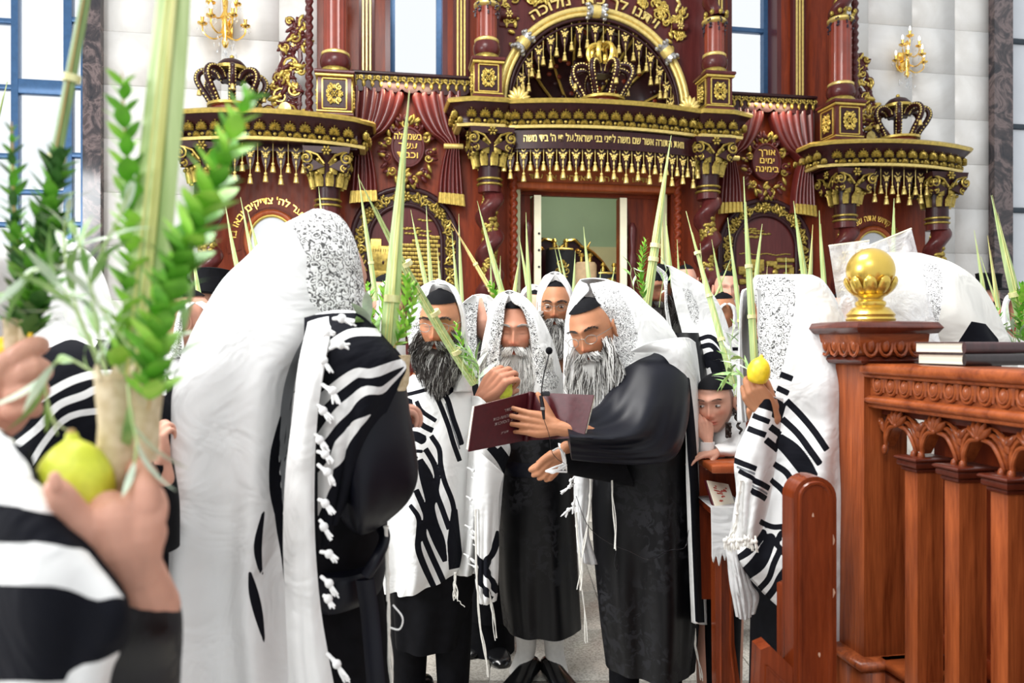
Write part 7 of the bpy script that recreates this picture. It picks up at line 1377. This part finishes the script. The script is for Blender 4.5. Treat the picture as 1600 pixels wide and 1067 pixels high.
# ================================================================ clear plastic bag on the far side of the post
m = NT('clear_plastic'); m.b.inputs['Base Color'].default_value = (.95, .95, .95, 1); m.b.inputs['Roughness'].default_value = .12; v = m.co(); nz = m.noise(v, 14, 4, .6, 1.5); m.bump(nz, .9, .02)
m.l(m.ramp(nz, [(.35, (.28, .28, .28)), (.6, (.5, .5, .5)), (.75, (.8, .8, .8))]), 'Alpha'); MT['plastic'] = m.mat
bagY = 2.42; bg_ = empty('plastic_bag', at(1390, 500, bagY)); tag(bg_, 'clear plastic sleeve bags hanging crumpled behind the gilt finial', 'plastic bag')
def bag(name, quad, seed, Y):
    n_ = 30; r_ = random.Random(seed); U, V = np.meshgrid(np.linspace(0, 1, n_), np.linspace(0, 1, n_)); q = [np.array(p, float) for p in quad]
    XY = ((1-U)*(1-V))[..., None]*q[0]+(U*(1-V))[..., None]*q[1]+(U*V)[..., None]*q[2]+((1-U)*V)[..., None]*q[3]
    for s_ in (-1, 1):
        D_ = Y+s_*(.012+.025*np.sin(U*PI)*np.sin(V*PI*.9+.3)+.008*np.sin(U*9+V*5+seed)+.005*np.sin(V*17+U*4)); b = MB(); b.grid(W(XY[..., 0], XY[..., 1], D_)); b.build('plastic_side', MT['plastic'], pb)
    b = MB(); P = [tuple(at(*(q[0]*(1-t)+q[1]*t), Y-.014)) for t in np.linspace(0, 1, 10)]; b.tube(P, .003, 6); b.build('folded_rim', MT['cream'], pb)
pb = bg_
bag('bag', [(1295, 384), (1358, 376), (1378, 562), (1322, 560)], 1, 2.46); bag('bag2', [(1338, 392), (1424, 357), (1476, 562), (1392, 564)], 5, 2.40)
b = MB(); b.ball(at(1335, 412, 2.45), (.017, .004, .009), 12, 8); b.build('red_label', plain('red_label', (.6, .03, .03), .5), bg_)
# ================================================================ citrons
citron('large green-yellow citron under the thumb of the foreground hand', 117, 752, .745, .088, -4)
citron('pale green citron gripped by the white-bearded man', 783, 603, 3.13, .115, -8)
citron('bright yellow citron raised in front of the right shawl', 1186, 578, 2.31, .084, 10, 'citron_y')
# ================================================================ palm bundles (lulavs): frond, ties, myrtle and willow
def bundle(label, tip, base, w_, Y, Yt=None, mat='palm', nodes=(.35,), blades=2, group=None, myrtle=(), willow=(), holder=None, bend=0, seed=0):
    e = empty('palm_bundle', at(*base, Y)); tag(e, label, 'palm bundle', group); frond(e, tip, base, w_, Y, Yt, mat, nodes, blades, bend=bend)
    for k, (pts, n, ll, lw) in enumerate(myrtle): sprig(e, pts, n, ll, lw, [MT['myrtle'], MT['myrtle_l'], MT['palm_b']], seed=seed+k)
    for k, (pts, n, ll, lw) in enumerate(willow): sprig(e, pts, n, ll, lw, [MT['willow'], MT['willow_p'], MT['palm']], 'willow_branch', 28, seed+9+k, .35, .0014, 1, .25)
    if holder:
        x, y, w2, h2 = holder; b = MB(); a_ = at(x, y, Y-.01); r_ = w2*Y/F/2; hh = h2*Y/F; b.lathe([(r_*.7, 0), (r_*.9, hh*.2), (r_, hh*.5), (r_*.95, hh*.8), (r_*1.1, hh), (r_*.9, hh)], (a_.x, a_.y, a_.z-hh), 18, 0, lambda a, z: .07*np.sin(a*5+z*120)); b.build('woven_holder', MT['holder'], e)
    return e
far_sp = [
 ('first thin frond left of the hooded figure, tip at the arched lettering', (352, 318), (374, 430), 9, 4.6), ('second thin frond just left of the hooded figure', (376, 308), (396, 410), 8, 4.5), ('short frond nearest the big white hood on the left', (386, 326), (404, 400), 8, 4.7),
 ('lone frond tip rising over the big hood before a capital', (498, 292), (505, 350), 6, 5.0), ('frond standing left of the big hood against the twisted column', (298, 372), (317, 505), 12, 3.4),
 ('slim frond crossing the gilt wall relief, left one', (642, 328), (668, 450), 8, 4.2), ('slim frond crossing the gilt wall relief, middle one', (666, 320), (674, 452), 8, 4.3), ('short yellowish frond below the gilt wall relief', (683, 384), (687, 446), 6, 4.6),
 ('upright frond along the right border of the wall relief', (717, 334), (722, 470), 7, 4.4), ('paler upright frond beside it on the relief border', (706, 360), (715, 470), 7, 4.5),
 ('frond leaning right across the left twisted column', (746, 314), (787, 462), 10, 3.9), ('short frond at the foot of the left twisted column', (766, 398), (768, 452), 5, 4.8), ('narrow frond low beside the left twisted column', (782, 400), (779, 452), 5, 4.8),
 ('tall pale frond against the left door edge', (822, 332), (829, 490), 9, 4.0), ('leaning frond left of the open door', (811, 368), (826, 460), 8, 4.6), ('broad short frond beside the rope post', (812, 402), (804, 468), 9, 4.5),
 ('left of two thin fronds before the black scroll', (867, 388), (878, 436), 5, 4.6), ('right of two thin fronds before the black scroll', (870, 378), (883, 440), 5, 4.6), ('frond overlapping the beige scroll', (912, 354), (922, 446), 8, 4.2), ('short frond at the right edge of the black scroll', (899, 392), (896, 446), 6, 4.7), ('low frond left of the right door', (939, 420), (938, 446), 5, 4.8), ('low frond touching the right door', (961, 417), (955, 446), 6, 4.8),
 ('yellow frond behind the tall myrtle bundle', (1034, 312), (1035, 430), 8, 4.6), ('green frond behind the tall myrtle bundle', (1040, 334), (1048, 430), 9, 4.5), ('thin frond on the right rope post', (1058, 374), (1061, 446), 6, 4.9), ('frond leaning right below the rope post', (1069, 408), (1083, 458), 7, 4.6),
 ('narrow frond on the right twisted column', (1112, 374), (1124, 438), 6, 4.6), ('crossed frond at the foot of the right twisted column', (1142, 404), (1114, 470), 6, 4.6), ('frond beside it leaning the other way', (1094, 380), (1102, 470), 5, 4.8),
 ('pale frond left of the hill-town relief', (1137, 340), (1157, 510), 9, 3.4), ('slim frond against the hill-town relief', (1191, 350), (1182, 440), 8, 4.2), ('tall frond right of the hill-town relief', (1240, 314), (1258, 440), 11, 4.0), ('yellow-green frond on the right border of the relief', (1270, 351), (1264, 440), 8, 4.3), ('far right frond of the relief group, over the shawl', (1280, 329), (1288, 446), 9, 4.0), ('tiny frond tip at the centre of the hill-town relief', (1228, 402), (1228, 440), 4, 4.8), ('tiny yellowish tip left in the hill-town relief', (1199, 414), (1199, 440), 4, 4.8),
 ('frond tip above the plastic bag', (1397, 310), (1396, 380), 8, 4.2),
 ('left of the right-edge fronds, against the stone wall', (1522, 360), (1541, 490), 9, 4.4), ('thin frond against the wall behind the black hat', (1532, 400), (1556, 470), 5, 5.0), ('brownish frond in front of the black hat', (1543, 368), (1562, 500), 9, 4.2),
 ('dim blade at the far left window', (12, 128), (-16, 250), 8, 2.0)]
for i, (lb, tip, base, w_, Y) in enumerate(far_sp):
    dx_, dy_ = base[0]-tip[0], base[1]-tip[1]; q_ = 45/math.hypot(dx_, dy_); base = (base[0]+dx_*q_, base[1]+dy_*q_)
    bundle(lb, tip, base, w_*1.1, Y, mat='palm_y' if 'yellow' in lb or 'brown' in lb else 'palm', nodes=(.25,) if w_ > 7 else (), blades=2 if w_ > 5 else 1, bend=((i*7) % 5-2)*.6)
bundle('forked frond rising beside the big hood, left blade upright', (560, 272), (588, 470), 10, 3.2, myrtle=(([(586, 520, 3.1), (578, 480, 3.1), (574, 440, 3.1)], 9, .06, .022), ([(596, 510, 3.1), (600, 470, 3.1), (604, 440, 3.1)], 8, .06, .022)), nodes=(.3,))
bundle('long palm slanting across the spectacled man toward the citron hand', (560, 276), (742, 600), 17, 2.93, 2.5, nodes=(.18, .38, .62), myrtle=(([(744, 596, 2.88), (724, 545, 2.9), (710, 500, 2.9)], 12, .045, .015),), willow=(([(742, 592, 2.88), (738, 560, 2.85), (726, 545, 2.85), (722, 590, 2.85)], 9, .09, .018), ([(746, 600, 2.88), (748, 575, 2.85), (740, 560, 2.85), (738, 600, 2.85)], 9, .09, .018)), bend=-6)
bundle('big pale palm held up by the tall figure seen from behind', (641, 142), (603, 590), 28, 1.80, 1.84, nodes=(.07, .27), blades=3, myrtle=(([(614, 545, 1.78), (640, 500, 1.78), (650, 440, 1.78)], 15, .035, .013), ([(620, 540, 1.78), (634, 470, 1.78), (636, 430, 1.78)], 13, .035, .013)), willow=(([(596, 550, 1.78), (580, 510, 1.78), (572, 460, 1.78)], 7, .09, .028), ([(592, 560, 1.78), (572, 540, 1.78), (562, 500, 1.78)], 7, .09, .028)), holder=(618, 555, 44, 55))
bundle('brownish palm with bright myrtle behind the white-bearded man', (704, 345), (782, 480), 9, 3.8, mat='palm_b', nodes=(.2, .5), myrtle=(([(790, 480, 3.75), (776, 462, 3.75), (764, 440, 3.75)], 9, .05, .02),))
bundle('tall palm with white ties and thick myrtle, raised left of the doorway edge', (1049, 212), (1010, 480), 17, 3.7, nodes=(.36, .28), myrtle=(([(1006, 470, 3.6), (1002, 420, 3.6), (1008, 372, 3.6)], 22, .045, .014),), willow=(([(996, 470, 3.6), (985, 430, 3.6), (990, 418, 3.6), (998, 450, 3.6)], 5, .08, .016), ([(1030, 480, 3.6), (1036, 440, 3.6), (1046, 416, 3.6), (1048, 450, 3.6)], 5, .08, .016)))
bundle('long palm leaning over the boy with willow at its base', (1072, 330), (1146, 600), 13, 2.95, 3.1, nodes=(.25, .5, .75), willow=(([(1148, 620, 2.9), (1140, 560, 2.9), (1148, 500, 2.9)], 14, .075, .015), ([(1150, 620, 2.9), (1156, 560, 2.9), (1160, 505, 2.9)], 12, .075, .013)))
bundle('palm pressed to the silver collar of the right shawl', (1162, 276), (1180, 590), 14, 2.4, 2.44, nodes=(.3, .55), willow=(([(1178, 600, 2.38), (1160, 560, 2.38), (1130, 552, 2.38)], 7, .10, .012), ([(1176, 604, 2.38), (1150, 580, 2.38), (1132, 592, 2.38)], 5, .09, .012)))
bundle('large pale palm at the right edge crossing the marble pilaster', (1549, 305), (1600, 520), 19, 2.9, nodes=(.28, .10), myrtle=(([(1602, 540, 2.88), (1596, 490, 2.88), (1598, 440, 2.88)], 14, .06, .02), ([(1570, 560, 2.9), (1560, 520, 2.9), (1556, 480, 2.9)], 10, .05, .016)), willow=(([(1580, 560, 2.9), (1584, 520, 2.9), (1574, 505, 2.9), (1566, 560, 2.9)], 10, .09, .014), ([(1590, 560, 2.9), (1594, 530, 2.9), (1590, 505, 2.9), (1584, 560, 2.9)], 10, .09, .014)))
# foreground bundle in the near hand (thick frond leaving the frame at the top)
e = bundle('thick pale foreground palm with myrtle and willow in the near hand', (352, -760), (214, 640), 74, .80, .84, nodes=(), blades=3, bend=0)
for (pts, n, ll, lw, mt) in (([(232, 640, .765), (245, 520, .76), (280, 410, .755), (330, 290, .75), (392, 138, .745)], 30, .044, .024, 'l'), ([(178, 600, .80), (205, 480, .81), (212, 380, .81), (198, 250, .81), (190, 112, .81)], 24, .038, .022, 'l'), ([(170, 590, .84), (120, 480, .86), (100, 380, .88), (112, 300, .88)], 12, .055, .010, 'w'), ([(165, 600, .80), (110, 470, .80), (60, 420, .80), (10, 470, .80)], 12, .06, .010, 'w'), ([(160, 590, .78), (100, 560, .78), (70, 600, .78), (90, 680, .78)], 8, .06, .009, 'w'), ([(170, 600, .77), (150, 500, .77), (145, 430, .77), (190, 330, .77), (205, 290, .77)], 10, .055, .010, 'w'), ([(215, 560, .77), (150, 470, .775), (130, 400, .775), (105, 330, .775)], 9, .05, .011, 'w'), ([(200, 600, .755), (205, 650, .75), (215, 700, .745), (200, 750, .735)], 4, .075, .012, 'w'), ([(255, 600, .77), (300, 470, .77), (290, 380, .77), (300, 300, .77)], 9, .05, .010, 'w'), ([(235, 560, .79), (260, 470, .79), (262, 380, .79)], 9, .05, .010, 'w')):
    sprig(e, pts, n, ll, lw, [MT['myrtle_l'], MT['myrtle'], MT['palm_b']] if mt == 'l' else [MT['willow'], MT['willow_p'], MT['palm']], 'myrtle_branch' if mt == 'l' else 'willow_branch', 38 if mt == 'l' else 24, 3, .15 if mt == 'l' else .4, .0013, 3 if mt == 'l' else 1, 0 if mt == 'l' else .15)
for (x, y, w2, h2, Y) in ((180, 585, 54, 200, .775), (222, 600, 58, 120, .79)):
    b = MB(); a_ = at(x, y, Y); r_ = w2*Y/F/2; hh = h2*Y/F
    b.lathe([(r_*.75, 0), (r_*.85, hh*.15), (r_*.95, hh*.4), (r_*.9, hh*.6), (r_*1.0, hh*.85), (r_*1.15, hh), (r_*.9, hh*.98)], (a_.x, a_.y, a_.z-hh), 26, 0, lambda a, z: .06*np.sin(a*6+z*260)+.04*np.sin(z*520))
    for k in range(6): a = 2*PI*k/6; b.prism([(-.006, -.004), (.006, -.004), (.0, .010)], -.002, .002, 0, Matrix.Translation((a_.x+r_*1.05*math.cos(a), a_.y+r_*1.05*math.sin(a), a_.z)) @ Matrix.Rotation(a+PI/2, 4, 'Z'))
    b.build('woven_holder', MT['holder'], e)
e = bundle('dark slanting foreground palm in the fist at the left edge', (232, -520), (30, 560), 29, .98, 1.0, mat='palm_d', nodes=(.285, .40), blades=2)
for (pts, n, ll, lw) in (([(36, 540, .96), (44, 470, .96), (62, 380, .96), (84, 290, .96), (92, 240, .96)], 30, .042, .020), ([(24, 530, .98), (30, 430, .98), (22, 330, .98), (18, 190, .98)], 24, .030, .013), ([(40, 540, .95), (60, 460, .95), (80, 390, .95), (86, 330, .95)], 20, .042, .020)): sprig(e, pts, n, ll, lw, [MT['myrtle_d'], MT['myrtle'], MT['palm_b']], seed=5)
sprig(e, [(50, 500, .96), (80, 430, .95), (110, 400, .95), (140, 360, .95)], 8, .07, .010, [MT['willow'], MT['willow_p'], MT['palm']], 'willow_branch', 28, 4, .4, .0013, 1, .1)
for x, y, w2, h2 in ((22, 498, 28, 60), (40, 500, 22, 50)):
    b = MB(); a_ = at(x, y, .955); r_ = w2*.955/F/2; hh = h2*.955/F; b.lathe([(r_*.8, 0), (r_*.95, hh*.3), (r_, hh*.7), (r_*1.1, hh), (r_*.9, hh)], (a_.x, a_.y, a_.z-hh), 18, 0, lambda a, z: .06*np.sin(a*5+z*200)); b.build('woven_holder', MT['holder'], e)
MB().tube([tuple(at(48, 520, .94)), tuple(at(43, 560, .94))], .003, 6).build('yellow_stem', MT['citron_y'], e)
citron('slice of yellow citron behind the fist at the left edge', 14, 553, .99, .06, 60, 'citron_y')
